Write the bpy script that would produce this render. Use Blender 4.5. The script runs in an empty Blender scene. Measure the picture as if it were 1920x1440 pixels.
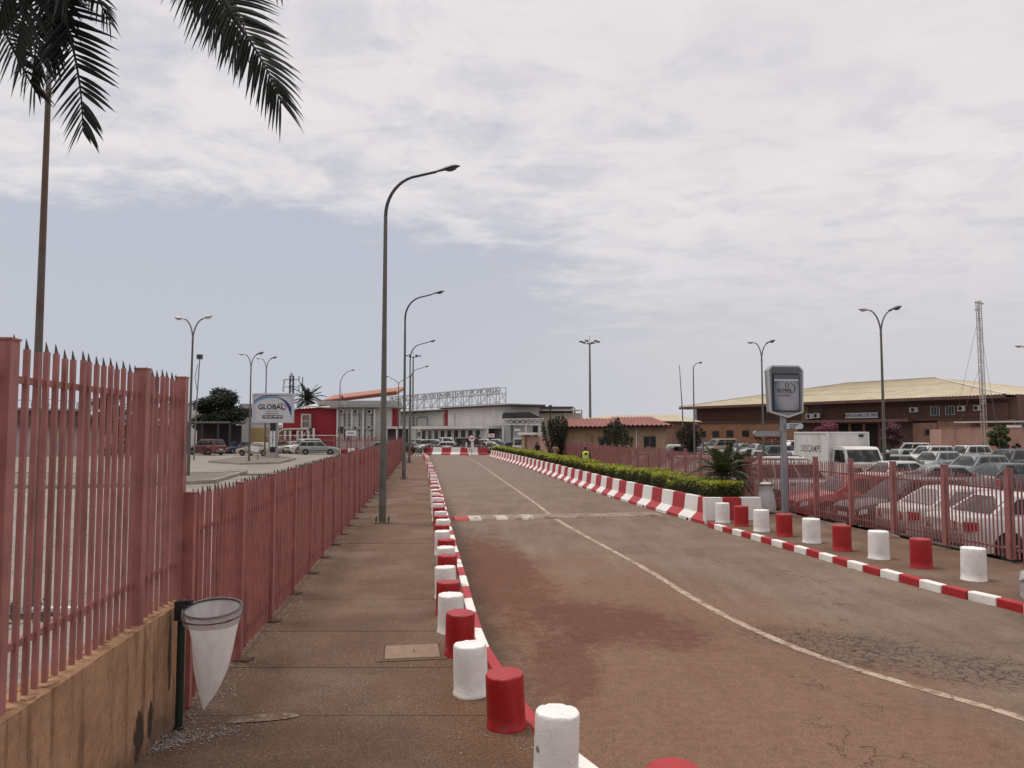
import bpy, bmesh, math, random
from math import sin, cos, pi, radians, sqrt, atan2, tan
from mathutils import Vector, Matrix
random.seed(7)
R = random.random
def U(a, b): return a + (b - a) * R()
SC = bpy.context.scene
COL = SC.collection

# ------------------------------------------------------------------ camera
F = 1443.0                                   # focal length in pixels of a 1920 x 1440 picture
EYE = 2.5                                    # eye height above the pavement
HZ = 811.0
PITCH = math.atan((HZ - 720) / F)
cam_d = bpy.data.cameras.new('camera'); cam = bpy.data.objects.new('camera', cam_d); COL.objects.link(cam)
cam_d.sensor_width = 36; cam_d.lens = F / 1920 * 36; cam_d.clip_end = 6000; cam_d.clip_start = .05
cam.location = (0, 0, EYE); cam.rotation_euler = (pi / 2 + PITCH, 0, 0)
SC.camera = cam

# ------------------------------------------------------------------ sky and sun
SUN_EL, SUN_AZ = radians(70), radians(292)   # azimuth clockwise from +Y: high on the left, a little ahead
world = bpy.data.worlds.new('World'); SC.world = world; world.use_nodes = True
wt = world.node_tree; wn, wl = wt.nodes, wt.links; wn.clear()
def WN(t, **k):
    n = wn.new(t)
    for a, b in k.items(): setattr(n, a, b)
    return n
def wmath(op, a, b=None, c=None, clamp=False):
    n = WN('ShaderNodeMath', operation=op, use_clamp=clamp)
    for i, x in enumerate((a, b, c)):
        if x is None: continue
        if isinstance(x, (int, float)): n.inputs[i].default_value = x
        else: wl.new(x, n.inputs[i])
    return n.outputs[0]
def wmix(f, a, b):
    n = WN('ShaderNodeMix', data_type='RGBA')
    if isinstance(f, (int, float)): n.inputs[0].default_value = f
    else: wl.new(f, n.inputs[0])
    for s, x in ((6, a), (7, b)):
        if isinstance(x, tuple): n.inputs[s].default_value = (*x, 1)
        else: wl.new(x, n.inputs[s])
    return n.outputs[2]
def wsmooth(x, a, b, lo=0., hi=1.):
    n = WN('ShaderNodeMapRange', interpolation_type='SMOOTHSTEP')
    wl.new(x, n.inputs[0])
    for i, v in enumerate((a, b, lo, hi)): n.inputs[i + 1].default_value = v
    return n.outputs[0]
tc = WN('ShaderNodeTexCoord'); sep = WN('ShaderNodeSeparateXYZ'); wl.new(tc.outputs['Generated'], sep.inputs[0])
dx, dy, dz = sep.outputs
zc = wmath('MAXIMUM', dz, 0.0)
inv = wmath('DIVIDE', 1.0, wmath('ADD', zc, 0.10))
comb = WN('ShaderNodeCombineXYZ')
wl.new(wmath('MULTIPLY', dx, inv), comb.inputs[0]); wl.new(wmath('MULTIPLY', dy, inv), comb.inputs[1])
def wnoise(scale, detail, rough, stretch=(1, 1, 1), rot=0., dist=0., off=(0, 0, 0)):
    m = WN('ShaderNodeMapping'); m.inputs['Scale'].default_value = stretch; m.inputs['Rotation'].default_value = (0, 0, rot); m.inputs['Location'].default_value = off
    wl.new(comb.outputs[0], m.inputs[0])
    n = WN('ShaderNodeTexNoise'); n.inputs['Scale'].default_value = scale; n.inputs['Detail'].default_value = detail
    n.inputs['Roughness'].default_value = rough; n.inputs['Distortion'].default_value = dist
    wl.new(m.outputs[0], n.inputs['Vector']); return n.outputs['Fac']
n_big = wnoise(.55, 4, .5, off=(3.1, 1.7, 0))
n_mid = wnoise(1.35, 10, .64, (1, .75, 1), radians(-14), .35)
n_rip = wnoise(4.6, 8, .60, (.75, .95, 1), radians(24), .5)
n_fine = wnoise(13., 6, .62, (.7, 1., 1), radians(24), .4)
# a wide break in the cloud low in the sky ahead and to the left
az = wmath('DIVIDE', dx, wmath('MAXIMUM', dy, .05)); el = dz
ha = wmath('MULTIPLY', wmath('SUBTRACT', az, -.38), 1 / .46); hb = wmath('MULTIPLY', wmath('SUBTRACT', el, .155), 1 / .120)
hr = wmath('ADD', wmath('MULTIPLY', ha, ha), wmath('MULTIPLY', hb, hb))
hole = wsmooth(hr, .25, 1.9, 1., 0.)
hole = wmath('MULTIPLY', hole, wsmooth(dy, 0., .3))
cov = wmath('ADD', wmath('MULTIPLY', n_mid, 1.0), wmath('MULTIPLY', n_big, .35))
cov = wmath('ADD', cov, wmath('MULTIPLY', wmath('SUBTRACT', n_rip, .5), .62)); cov = wmath('ADD', cov, wmath('MULTIPLY', wmath('SUBTRACT', n_fine, .5), .40))
cov = wmath('ADD', cov, wmath('MULTIPLY', hole, -.50))
cov = wmath('ADD', cov, wsmooth(el, .05, .55, .0, .12)); cov = wmath('ADD', cov, wsmooth(az, -.15, .35, .0, .16))
cloud = wsmooth(cov, .36, .84)
sky = WN('ShaderNodeTexSky'); sky.sky_type = 'NISHITA'; sky.sun_disc = False
sky.sun_elevation = SUN_EL; sky.sun_rotation = SUN_AZ; sky.dust_density = 4.0; sky.air_density = 1.0; sky.ozone_density = 1.0
K = 10.0                                     # strength below is .1
def kc(r, g, b): return (r * K, g * K, b * K)
veil = wmix(.90, sky.outputs[0], kc(.525, .548, .635))         # thin high haze over the blue
bright = wmix(wsmooth(n_rip, .32, .60), kc(.68, .66, .70), kc(.82, .79, .80))
bright = wmix(wsmooth(n_mid, .35, .65, .35, 1.), kc(.73, .705, .725), bright)
bright = wmix(wsmooth(el, .45, .95, 0., 1.), bright, kc(1.35, 1.31, 1.30))     # an overcast sky is brightest overhead
low = wmix(wsmooth(az, -.25, .45), kc(.525, .55, .615), kc(.615, .605, .635))
allsky = wmix(cloud, veil, bright)
allsky = wmix(wsmooth(el, .05, .31, 1., 0.), allsky, low)
bg = WN('ShaderNodeBackground'); bg.inputs['Strength'].default_value = .1; wl.new(allsky, bg.inputs['Color'])
wo = WN('ShaderNodeOutputWorld'); wl.new(bg.outputs[0], wo.inputs['Surface'])
sd = bpy.data.lights.new('sun', 'SUN'); sd.energy = 1.7; sd.angle = radians(13); sd.color = (1, .93, .83)
sun = bpy.data.objects.new('sun', sd); COL.objects.link(sun)
sdir = Vector((sin(SUN_AZ) * cos(SUN_EL), cos(SUN_AZ) * cos(SUN_EL), sin(SUN_EL)))
sun.rotation_euler = sdir.to_track_quat('Z', 'Y').to_euler(); sun.location = sdir * 60
SC.view_settings.view_transform = 'Standard'; SC.view_settings.look = 'None'
SC.view_settings.exposure = 0.0; SC.view_settings.gamma = 1.0; SC.view_settings.use_curve_mapping = False

# ------------------------------------------------------------------ where a pixel's ray meets the ground, a depth, a facade
def ray(px, py):
    r, u = (px - 960) / F, (720 - py) / F
    return Vector((r, cos(PITCH) - u * sin(PITCH), sin(PITCH) + u * cos(PITCH)))
def G(px, py, z=0.0):
    d = ray(px, py); t = (z - EYE) / d.z
    return Vector((d.x * t, d.y * t, z))
def D(px, py, Y):
    d = ray(px, py); t = Y / d.y
    return Vector((d.x * t, Y, EYE + d.z * t))
def XD(px, Y, z=0.0): return Vector(((px - 960) / F * Y, Y, z))

# ------------------------------------------------------------------ materials
def mat(name, col, rough=.7, var=.12, scale=6., bump=0., bscale=40., metal=0., spec=.4, col2=None, c2=(.45, .65), c2scale=3., streak=None, detail=6, coat=0., obj=False):
    m = bpy.data.materials.new(name); m.use_nodes = True
    t = m.node_tree; N, L = t.nodes, t.links; p = N['Principled BSDF']
    p.inputs['Roughness'].default_value = rough; p.inputs['Metallic'].default_value = metal
    p.inputs['Specular IOR Level'].default_value = spec; p.inputs['Coat Weight'].default_value = coat
    if obj:
        tcn = N.new('ShaderNodeTexCoord'); pos = tcn.outputs['Object']
    else:
        geo = N.new('ShaderNodeNewGeometry'); pos = geo.outputs['Position']
    n = N.new('ShaderNodeTexNoise'); n.inputs['Scale'].default_value = scale; n.inputs['Detail'].default_value = detail; n.inputs['Roughness'].default_value = .62
    L.new(pos, n.inputs['Vector'])
    mr = N.new('ShaderNodeMapRange'); mr.inputs[1].default_value = .28; mr.inputs[2].default_value = .72
    mr.inputs[3].default_value = 1 - var; mr.inputs[4].default_value = 1 + var; L.new(n.outputs['Fac'], mr.inputs[0])
    base = N.new('ShaderNodeMix'); base.data_type = 'RGBA'; base.inputs[6].default_value = (*col, 1); base.inputs[7].default_value = (*(col2 or col), 1); base.inputs[0].default_value = 0
    if col2:
        n2 = N.new('ShaderNodeTexNoise'); n2.inputs['Scale'].default_value = c2scale; n2.inputs['Detail'].default_value = 7; n2.inputs['Roughness'].default_value = .65
        if streak:
            mp = N.new('ShaderNodeMapping'); mp.inputs['Scale'].default_value = streak; L.new(pos, mp.inputs[0]); L.new(mp.outputs[0], n2.inputs['Vector'])
        else: L.new(pos, n2.inputs['Vector'])
        r2 = N.new('ShaderNodeMapRange'); r2.interpolation_type = 'SMOOTHSTEP'; r2.inputs[1].default_value = c2[0]; r2.inputs[2].default_value = c2[1]
        L.new(n2.outputs['Fac'], r2.inputs[0]); L.new(r2.outputs[0], base.inputs[0])
    mul = N.new('ShaderNodeMix'); mul.data_type = 'RGBA'; mul.blend_type = 'MULTIPLY'; mul.inputs[0].default_value = 1
    L.new(base.outputs[2], mul.inputs[6]); L.new(mr.outputs[0], mul.inputs[7]); L.new(mul.outputs[2], p.inputs['Base Color'])
    if bump:
        bn = N.new('ShaderNodeTexNoise'); bn.inputs['Scale'].default_value = bscale; bn.inputs['Detail'].default_value = 5; L.new(pos, bn.inputs['Vector'])
        b = N.new('ShaderNodeBump'); b.inputs['Strength'].default_value = bump; b.inputs['Distance'].default_value = .01
        L.new(bn.outputs['Fac'], b.inputs['Height']); L.new(b.outputs[0], p.inputs['Normal'])
    return m
class NT:
    """small node helper for the ground materials"""
    def __init__(s, name, rough=.9, spec=.2):
        s.m = bpy.data.materials.new(name); s.m.use_nodes = True; s.N = s.m.node_tree.nodes; s.L = s.m.node_tree.links
        s.p = s.N['Principled BSDF']; s.p.inputs['Roughness'].default_value = rough; s.p.inputs['Specular IOR Level'].default_value = spec
        s.pos = s.N.new('ShaderNodeNewGeometry').outputs['Position']
        sp = s.N.new('ShaderNodeSeparateXYZ'); s.L.new(s.pos, sp.inputs[0]); s.x, s.y, s.z = sp.outputs
    def put(s, sock, v):
        if isinstance(v, (int, float)): sock.default_value = v
        elif isinstance(v, tuple): sock.default_value = (*v, 1)[:len(sock.default_value)] if len(sock.default_value) != len(v) else v
        else: s.L.new(v, sock)
    def math(s, op, a, b=0., clamp=False):
        n = s.N.new('ShaderNodeMath'); n.operation = op; n.use_clamp = clamp; s.put(n.inputs[0], a); s.put(n.inputs[1], b); return n.outputs[0]
    def noise(s, scale, detail=6, rough=.6, stretch=None, dist=0.):
        n = s.N.new('ShaderNodeTexNoise'); n.inputs['Scale'].default_value = scale; n.inputs['Detail'].default_value = detail; n.inputs['Roughness'].default_value = rough; n.inputs['Distortion'].default_value = dist
        v = s.pos
        if stretch:
            mp = s.N.new('ShaderNodeMapping'); mp.inputs['Scale'].default_value = stretch; s.L.new(v, mp.inputs[0]); v = mp.outputs[0]
        s.L.new(v, n.inputs['Vector']); return n.outputs['Fac']
    def voro(s, scale, feature='F1', warp=0.):
        n = s.N.new('ShaderNodeTexVoronoi'); n.feature = feature; n.inputs['Scale'].default_value = scale
        v = s.pos
        if warp:
            nz = s.N.new('ShaderNodeTexNoise'); nz.inputs['Scale'].default_value = 3.; nz.inputs['Detail'].default_value = 5; s.L.new(v, nz.inputs['Vector'])
            sc = s.N.new('ShaderNodeVectorMath'); sc.operation = 'SCALE'; s.L.new(nz.outputs['Color'], sc.inputs[0]); sc.inputs['Scale'].default_value = warp
            ad = s.N.new('ShaderNodeVectorMath'); ad.operation = 'ADD'; s.L.new(v, ad.inputs[0]); s.L.new(sc.outputs[0], ad.inputs[1]); v = ad.outputs[0]
        s.L.new(v, n.inputs['Vector']); return n.outputs['Distance']
    def sm(s, x, a, b, lo=0., hi=1.):
        n = s.N.new('ShaderNodeMapRange'); n.interpolation_type = 'SMOOTHSTEP'; s.put(n.inputs[0], x)
        for i, v in enumerate((a, b, lo, hi)): n.inputs[i + 1].default_value = v
        return n.outputs[0]
    def mix(s, f, a, b, blend='MIX'):
        n = s.N.new('ShaderNodeMix'); n.data_type = 'RGBA'; n.blend_type = blend; s.put(n.inputs[0], f)
        for k, v in ((6, a), (7, b)):
            if isinstance(v, tuple): n.inputs[k].default_value = (*v, 1)
            else: s.L.new(v, n.inputs[k])
        return n.outputs[2]
    def ell(s, cx, cy, rx, ry, rot=0.):
        ddx, ddy = s.math('SUBTRACT', s.x, cx), s.math('SUBTRACT', s.y, cy)
        c, q = cos(rot), sin(rot)
        a = s.math('ADD', s.math('MULTIPLY', ddx, c / rx), s.math('MULTIPLY', ddy, q / rx))
        b = s.math('ADD', s.math('MULTIPLY', ddx, -q / ry), s.math('MULTIPLY', ddy, c / ry))
        return s.math('ADD', s.math('MULTIPLY', a, a), s.math('MULTIPLY', b, b))
    def done(s, col, height=None, strength=.5, dist=.01):
        s.L.new(col, s.p.inputs['Base Color'])
        if height is not None:
            b = s.N.new('ShaderNodeBump'); b.inputs['Strength'].default_value = strength; b.inputs['Distance'].default_value = dist
            s.L.new(height, b.inputs['Height']); s.L.new(b.outputs[0], s.p.inputs['Normal'])
        return s.m

def road_mat():
    t = NT('road_asphalt', .88, .25)
    grain = t.noise(75, 4, .75); mid = t.noise(9, 6, .65); big = t.noise(.55, 5, .6); long = t.noise(.9, 5, .6, (3.0, .35, 1))
    c = t.mix(t.sm(big, .35, .66), (.135, .092, .067), (.172, .122, .091))
    c = t.mix(t.sm(long, .42, .64, 0., .45), c, (.20, .146, .110))
    # red laterite dust on the left lane near the viewer, thick drifts of it beyond the kerb
    dz1 = t.ell(1.3, 8.0, 3.2, 8.6, radians(6)); dst = t.math('ADD', dz1, t.math('MULTIPLY', t.math('SUBTRACT', t.noise(.8, 6, .6), .5), 2.4))
    dm = t.sm(dst, .35, 1.6, 1., 0.)
    c = t.mix(t.math('MULTIPLY', dm, .68), c, (.172, .086, .050))
    fz = t.math('SUBTRACT', t.noise(26, 6, .8), .5); brk = t.math('ADD', t.math('MULTIPLY', fz, 3.2), t.math('MULTIPLY', t.math('SUBTRACT', t.noise(5.5, 6, .7), .5), 2.6))
    d2 = t.ell(1.35, 10.9, .95, 1.45, radians(38)); d2 = t.math('ADD', t.math('ADD', d2, brk), t.math('MULTIPLY', t.math('SUBTRACT', t.noise(1.5, 7, .68), .5), 3.6))
    c = t.mix(t.sm(d2, .1, 1.9, .72, 0.), c, (.085, .028, .015))
    d5 = t.ell(.55, 8.9, .42, 1.5, radians(-6)); d5 = t.math('ADD', t.math('ADD', d5, brk), t.math('MULTIPLY', t.math('SUBTRACT', t.noise(1.8, 7, .68), .5), 3.))
    c = t.mix(t.sm(d5, .2, 1.5, .6, 0.), c, (.090, .033, .019))
    d4 = t.ell(-.35, 15.0, .85, 4.8, radians(7)); d4 = t.math('ADD', t.math('ADD', d4, brk), t.math('MULTIPLY', t.math('SUBTRACT', t.noise(1.9, 7, .65), .5), 3.6))
    c = t.mix(t.sm(d4, .2, 1.9, .85, 0.), c, (.110, .040, .021))
    d3 = t.noise(2.6, 7, .7); c = t.mix(t.math('MULTIPLY', t.sm(d3, .57, .72), t.math('MULTIPLY', dm, .6)), c, (.108, .052, .036))
    # far stretch of the road, paler and greyer
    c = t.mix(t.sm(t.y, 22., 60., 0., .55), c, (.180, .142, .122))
    u = t.math('ADD', t.math('ADD', t.x, .157), t.math('MULTIPLY', t.math('SUBTRACT', t.y, 8.41), .115)); u = t.math('ADD', u, t.math('MULTIPLY', t.math('SUBTRACT', t.noise(3.2, 6, .7), .5), .9))
    c = t.mix(t.math('MULTIPLY', t.sm(u, .0, .42, .75, 0.), t.sm(t.y, 20., 34., 1., .35)), c, (.050, .030, .021))   # dark silt in the gutter
    # alligator cracks on the right lane
    cm = t.ell(4.45, 9.35, 1.55, .62, radians(-42)); cm = t.math('ADD', cm, t.math('MULTIPLY', t.math('SUBTRACT', t.noise(1.3, 5, .65), .5), 3.0))
    cm = t.sm(cm, .3, 2.2, 1., 0.); c = t.mix(t.math('MULTIPLY', cm, .35), c, (.085, .056, .045))
    v1 = t.voro(7.5, 'DISTANCE_TO_EDGE', .45)
    wv = t.sm(t.noise(4., 5, .7), .35, .7, .03, .15); cr1 = t.math('MULTIPLY', t.math('SUBTRACT', 1., t.math('DIVIDE', v1, wv), True), cm)
    v2 = t.voro(1.05, 'DISTANCE_TO_EDGE', .9)
    big2 = t.sm(t.noise(.5, 4, .5), .5, .62)
    cr2 = t.math('MULTIPLY', t.sm(v2, .0, .013, 1., 0.), t.math('MULTIPLY', big2, t.sm(t.x, 1.5, 3.2)))
    cr = t.math('MAXIMUM', t.math('MULTIPLY', cr1, .9), t.math('MULTIPLY', cr2, .85))
    c = t.mix(cr, c, (.022, .014, .011))
    fl = t.sm(t.voro(55, 'F1'), .05, .17, 1., 0.); c = t.mix(t.math('MULTIPLY', fl, t.sm(grain, .5, .62, 0., .5)), c, (.30, .235, .19))
    dk = t.sm(t.voro(23, 'F1'), .03, .12, 1., 0.); c = t.mix(t.math('MULTIPLY', dk, t.sm(mid, .5, .62, 0., .75)), c, (.05, .030, .022))
    g = t.sm(grain, .3, .7, .60, 1.40); c = t.mix(1., c, g, 'MULTIPLY')
    mm = t.sm(mid, .3, .7, .90, 1.10); c = t.mix(1., c, mm, 'MULTIPLY')
    h = t.math('ADD', t.math('MULTIPLY', grain, .5), t.math('MULTIPLY', cr, -1.6))
    return t.done(c, h, .55, .012)
def walk_mat():
    t = NT('worn_pavement', .92, .2)
    grain = t.noise(62, 5, .8); mid = t.noise(7, 6, .65); big = t.noise(.7, 5, .6)
    c = t.mix(t.sm(big, .36, .64), (.122, .073, .049), (.160, .101, .070))
    c = t.mix(t.sm(t.noise(.35, 4, .6), .5, .66, 0., .5), c, (.20, .142, .113))
    c = t.mix(t.sm(mid, .55, .72, 0., .5), c, (.085, .053, .041))
    # dust along the kerb near the viewer
    dd = t.ell(.2, 6.6, .9, 2.6, radians(18)); dd = t.math('ADD', dd, t.math('MULTIPLY', t.math('SUBTRACT', t.noise(1.6, 5, .6), .5), 2.2))
    c = t.mix(t.sm(dd, .2, 1.5, .6, 0.), c, (.150, .078, .042))
    fl = t.sm(t.voro(48, 'F1'), .06, .20, 1., 0.); c = t.mix(t.math('MULTIPLY', fl, t.sm(t.noise(14, 4), .45, .62, 0., .65)), c, (.33, .255, .20))
    dk = t.sm(t.voro(34, 'F1'), .06, .30, 1., 0.); c = t.mix(t.math('MULTIPLY', dk, t.sm(t.noise(5, 4), .40, .58, 0., .75)), c, (.045, .028, .023))
    c = t.mix(1., c, t.sm(grain, .3, .7, .45, 1.55), 'MULTIPLY')
    return t.done(c, grain, .8, .014)
def conc_mat(name, a, b, joints=None):
    t = NT(name, .9, .2)
    big = t.noise(.25, 6, .62); mid = t.noise(5, 6, .65); grain = t.noise(70, 4, .7)
    c = t.mix(t.sm(big, .35, .65), a, b); c = t.mix(t.sm(t.noise(1.3, 6, .65, (1, .4, 1)), .55, .7, 0., .5), c, tuple(q * .62 for q in a))
    c = t.mix(1., c, t.sm(mid, .3, .7, .85, 1.13), 'MULTIPLY'); c = t.mix(1., c, t.sm(grain, .3, .7, .85, 1.15), 'MULTIPLY')
    return t.done(c, grain, .3, .01)
def wall_mat():
    t = NT('stained_ochre_plaster', .9, .2)
    n = t.noise(2.2, 6, .6); mid = t.noise(14, 6, .7); fine = t.noise(80, 4, .7)
    c = t.mix(t.sm(n, .35, .65), (.34, .190, .108), (.40, .235, .140))
    st = t.noise(3.1, 6, .62, (3.2, 3.2, .22)); c = t.mix(t.sm(st, .50, .66, 0., .85), c, (.19, .105, .062))
    st2 = t.noise(7.0, 6, .66, (2.5, 2.5, .3)); c = t.mix(t.sm(st2, .6, .72, 0., .5), c, (.50, .33, .21))
    low = t.sm(t.math('ADD', t.z, t.math('MULTIPLY', t.math('SUBTRACT', t.noise(2.4, 6, .6), .5), .8)), .02, .34, 1., 0.)
    c = t.mix(t.math('MULTIPLY', low, .8), c, (.14, .085, .062))
    # black mould patches and a rust run
    for yy, zz, ry, rz, a in ((6.05, .16, .11, .22, .95), (6.28, .22, .06, .17, .95), (6.70, .62, .05, .34, .9), (5.1, .1, .2, .12, .6)):
        e = t.math('ADD', t.math('POWER', t.math('MULTIPLY', t.math('SUBTRACT', t.y, yy), 1 / ry), 2.), t.math('POWER', t.math('ABSOLUTE', t.math('MULTIPLY', t.math('SUBTRACT', t.z, zz), 1 / rz)), 2.))
        e = t.math('ADD', e, t.math('MULTIPLY', t.math('SUBTRACT', t.noise(9, 6, .7), .5), 3.0)); c = t.mix(t.sm(e, .45, 1.0, a, 0.), c, (.045, .032, .026))
    c = t.mix(1., c, t.sm(mid, .3, .7, .84, 1.14), 'MULTIPLY'); c = t.mix(1., c, t.sm(fine, .3, .7, .9, 1.1), 'MULTIPLY')
    return t.done(c, t.math('ADD', mid, t.math('MULTIPLY', fine, .4)), .45, .012)

M = {}
M['road'] = road_mat(); M['walk'] = walk_mat(); M['lot'] = conc_mat('lot_concrete', (.20, .172, .152), (.26, .228, .205)); M['lot2'] = conc_mat('lot_asphalt', (.15, .125, .11), (.20, .17, .15))
M['earth'] = conc_mat('earth', (.17, .11, .08), (.22, .15, .11)); M['ochre'] = wall_mat(); M['slab'] = conc_mat('slab_concrete', (.24, .20, .175), (.33, .285, .25))
M['joint'] = mat('joint_dirt', (.085, .057, .045), .95)
def paint(name, col, dirt, c2=(.56, .72), **k):
    m = mat(name, col, col2=dirt, c2=c2, c2scale=k.pop('c2scale', 7.), var=k.pop('var', .09), bump=k.pop('bump', .35), bscale=k.pop('bscale', 45.), obj=True, **k)
    t = m.node_tree; N, L = t.nodes, t.links; p = N['Principled BSDF']; src = p.inputs['Base Color'].links[0].from_socket   # flaked paint shows bare concrete
    pos = N.new('ShaderNodeNewGeometry').outputs['Position']; n = N.new('ShaderNodeTexNoise'); n.inputs['Scale'].default_value = 8.; n.inputs['Detail'].default_value = 8; n.inputs['Roughness'].default_value = .75; L.new(pos, n.inputs['Vector'])
    r = N.new('ShaderNodeMapRange'); r.inputs[1].default_value = .645; r.inputs[2].default_value = .66; L.new(n.outputs['Fac'], r.inputs[0]); q = N.new('ShaderNodeMix'); q.data_type = 'RGBA'; L.new(r.outputs[0], q.inputs[0]); L.new(src, q.inputs[6]); q.inputs[7].default_value = (.24, .19, .16, 1)
    n3 = N.new('ShaderNodeTexNoise'); n3.inputs['Scale'].default_value = 3.2; n3.inputs['Detail'].default_value = 7; n3.inputs['Roughness'].default_value = .7; L.new(pos, n3.inputs['Vector']); r3 = N.new('ShaderNodeMapRange'); r3.inputs[1].default_value = .52; r3.inputs[2].default_value = .78; r3.inputs[4].default_value = .4; L.new(n3.outputs['Fac'], r3.inputs[0])
    q2 = N.new('ShaderNodeMix'); q2.data_type = 'RGBA'; L.new(r3.outputs[0], q2.inputs[0]); L.new(q.outputs[2], q2.inputs[6]); q2.inputs[7].default_value = (*[c * .55 + .06 for c in dirt], 1); L.new(q2.outputs[2], p.inputs['Base Color'])
    return m
M['red_b'] = paint('red_bollard_paint', (.33, .005, .009), (.20, .012, .012), rough=.42, spec=.5)
M['white_b'] = paint('white_bollard_paint', (.74, .715, .69), (.52, .46, .41), rough=.6, c2=(.60, .78))
M['red_k'] = paint('red_kerb_paint', (.36, .014, .020), (.26, .045, .038), rough=.5)
M['white_k'] = paint('white_kerb_paint', (.74, .71, .665), (.42, .34, .28), rough=.65, c2=(.58, .74))
M['red_j'] = paint('red_barrier_paint', (.355, .026, .032), (.26, .05, .045), rough=.55, c2scale=3.)
M['white_j'] = paint('white_barrier_paint', (.70, .675, .65), (.50, .43, .38), rough=.65, c2scale=3.)
M['fence'] = mat('dull_red_fence_paint', (.32, .115, .102), .5, .2, 5., .15, 60., col2=(.165, .062, .045), c2=(.50, .70), c2scale=3.4, streak=(1.6, 1.6, .22))
M['fence2'] = mat('faded_pink_fence_paint', (.285, .114, .106), .6, .18, 5., .12, 60., col2=(.165, .070, .056), c2=(.50, .70), c2scale=4., streak=(2., 2., .3))
M['fence_t'] = mat('weathered_red_fence_paint', (.325, .130, .117), .5, .2, 5., .15, 60., col2=(.175, .075, .058), c2=(.50, .72), c2scale=4., streak=(2.5, 2.5, .25))
M['spike'] = mat('weathered_steel_tip', (.105, .075, .07), .6, .2, 20.)
M['galv'] = mat('galvanised_steel', (.17, .165, .16), .45, .12, 3., metal=.5)
M['galv_g'] = mat('greenish_galvanised_steel', (.125, .118, .10), .5, .2, 2.5, metal=.35)
M['lampdark'] = mat('dark_lamp_head', (.045, .045, .05), .4, .1)
M['lamplight'] = mat('pale_lamp_head', (.48, .48, .47), .4, .1)
M['glassy'] = mat('lamp_bowl', (.50, .51, .52), .15, .05, spec=.8); M['glassyd'] = mat('dark_lamp_bowl', (.06, .06, .065), .15, .05, spec=.6)
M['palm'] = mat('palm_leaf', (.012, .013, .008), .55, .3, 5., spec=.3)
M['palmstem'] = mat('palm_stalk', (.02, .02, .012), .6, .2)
M['bark'] = mat('bark', (.075, .058, .046), .9, .3, 9., .5, 30.)
M['black'] = mat('black_plastic', (.016, .016, .017), .5, .1)
M['pole_b'] = mat('painted_reflection_steel', (.125, .082, .056), .5, .25, 2.2, metal=.15, col2=(.115, .11, .09), c2=(.45, .6), c2scale=.6)  # brown of a reflection painted into the pole's base colour
M['rubber'] = mat('tyre_rubber', (.022, .021, .021), .85, .15, 20.)
M['chrome'] = mat('alloy', (.42, .42, .43), .35, .08, metal=.7)
M['hubdark'] = mat('dark_wheel', (.06, .06, .062), .5, .1, metal=.4)
M['glass'] = mat('car_glass_painted_reflections', (.010, .011, .012), .07, .3, 2.5, spec=.30, col2=(.060, .060, .058), c2=(.48, .60), c2scale=1.7, obj=True)  # paler blotches painted in for reflections and the interior behind
M['glassd'] = mat('dusty_car_glass', (.16, .155, .15), .3, .12, 2., spec=.6)
M['redlens'] = mat('red_lens', (.30, .012, .015), .2, .05, spec=.6)
M['lens'] = mat('clear_lens', (.55, .56, .57), .12, .05, spec=.8)
M['plate'] = mat('number_plate', (.6, .58, .52), .5, .04)
M['green_post'] = mat('dark_green_post', (.011, .022, .016), .45, .15)
M['white'] = mat('white_paint', (.66, .655, .645), .5, .05)
M['ink'] = mat('black_ink', (.016, .016, .02), .55, .02)
M['opening_shade'] = mat('painted_opening_shade', (.018, .013, .012), .9, .1)  # flat dark colour standing in for the shade inside openings

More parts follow.
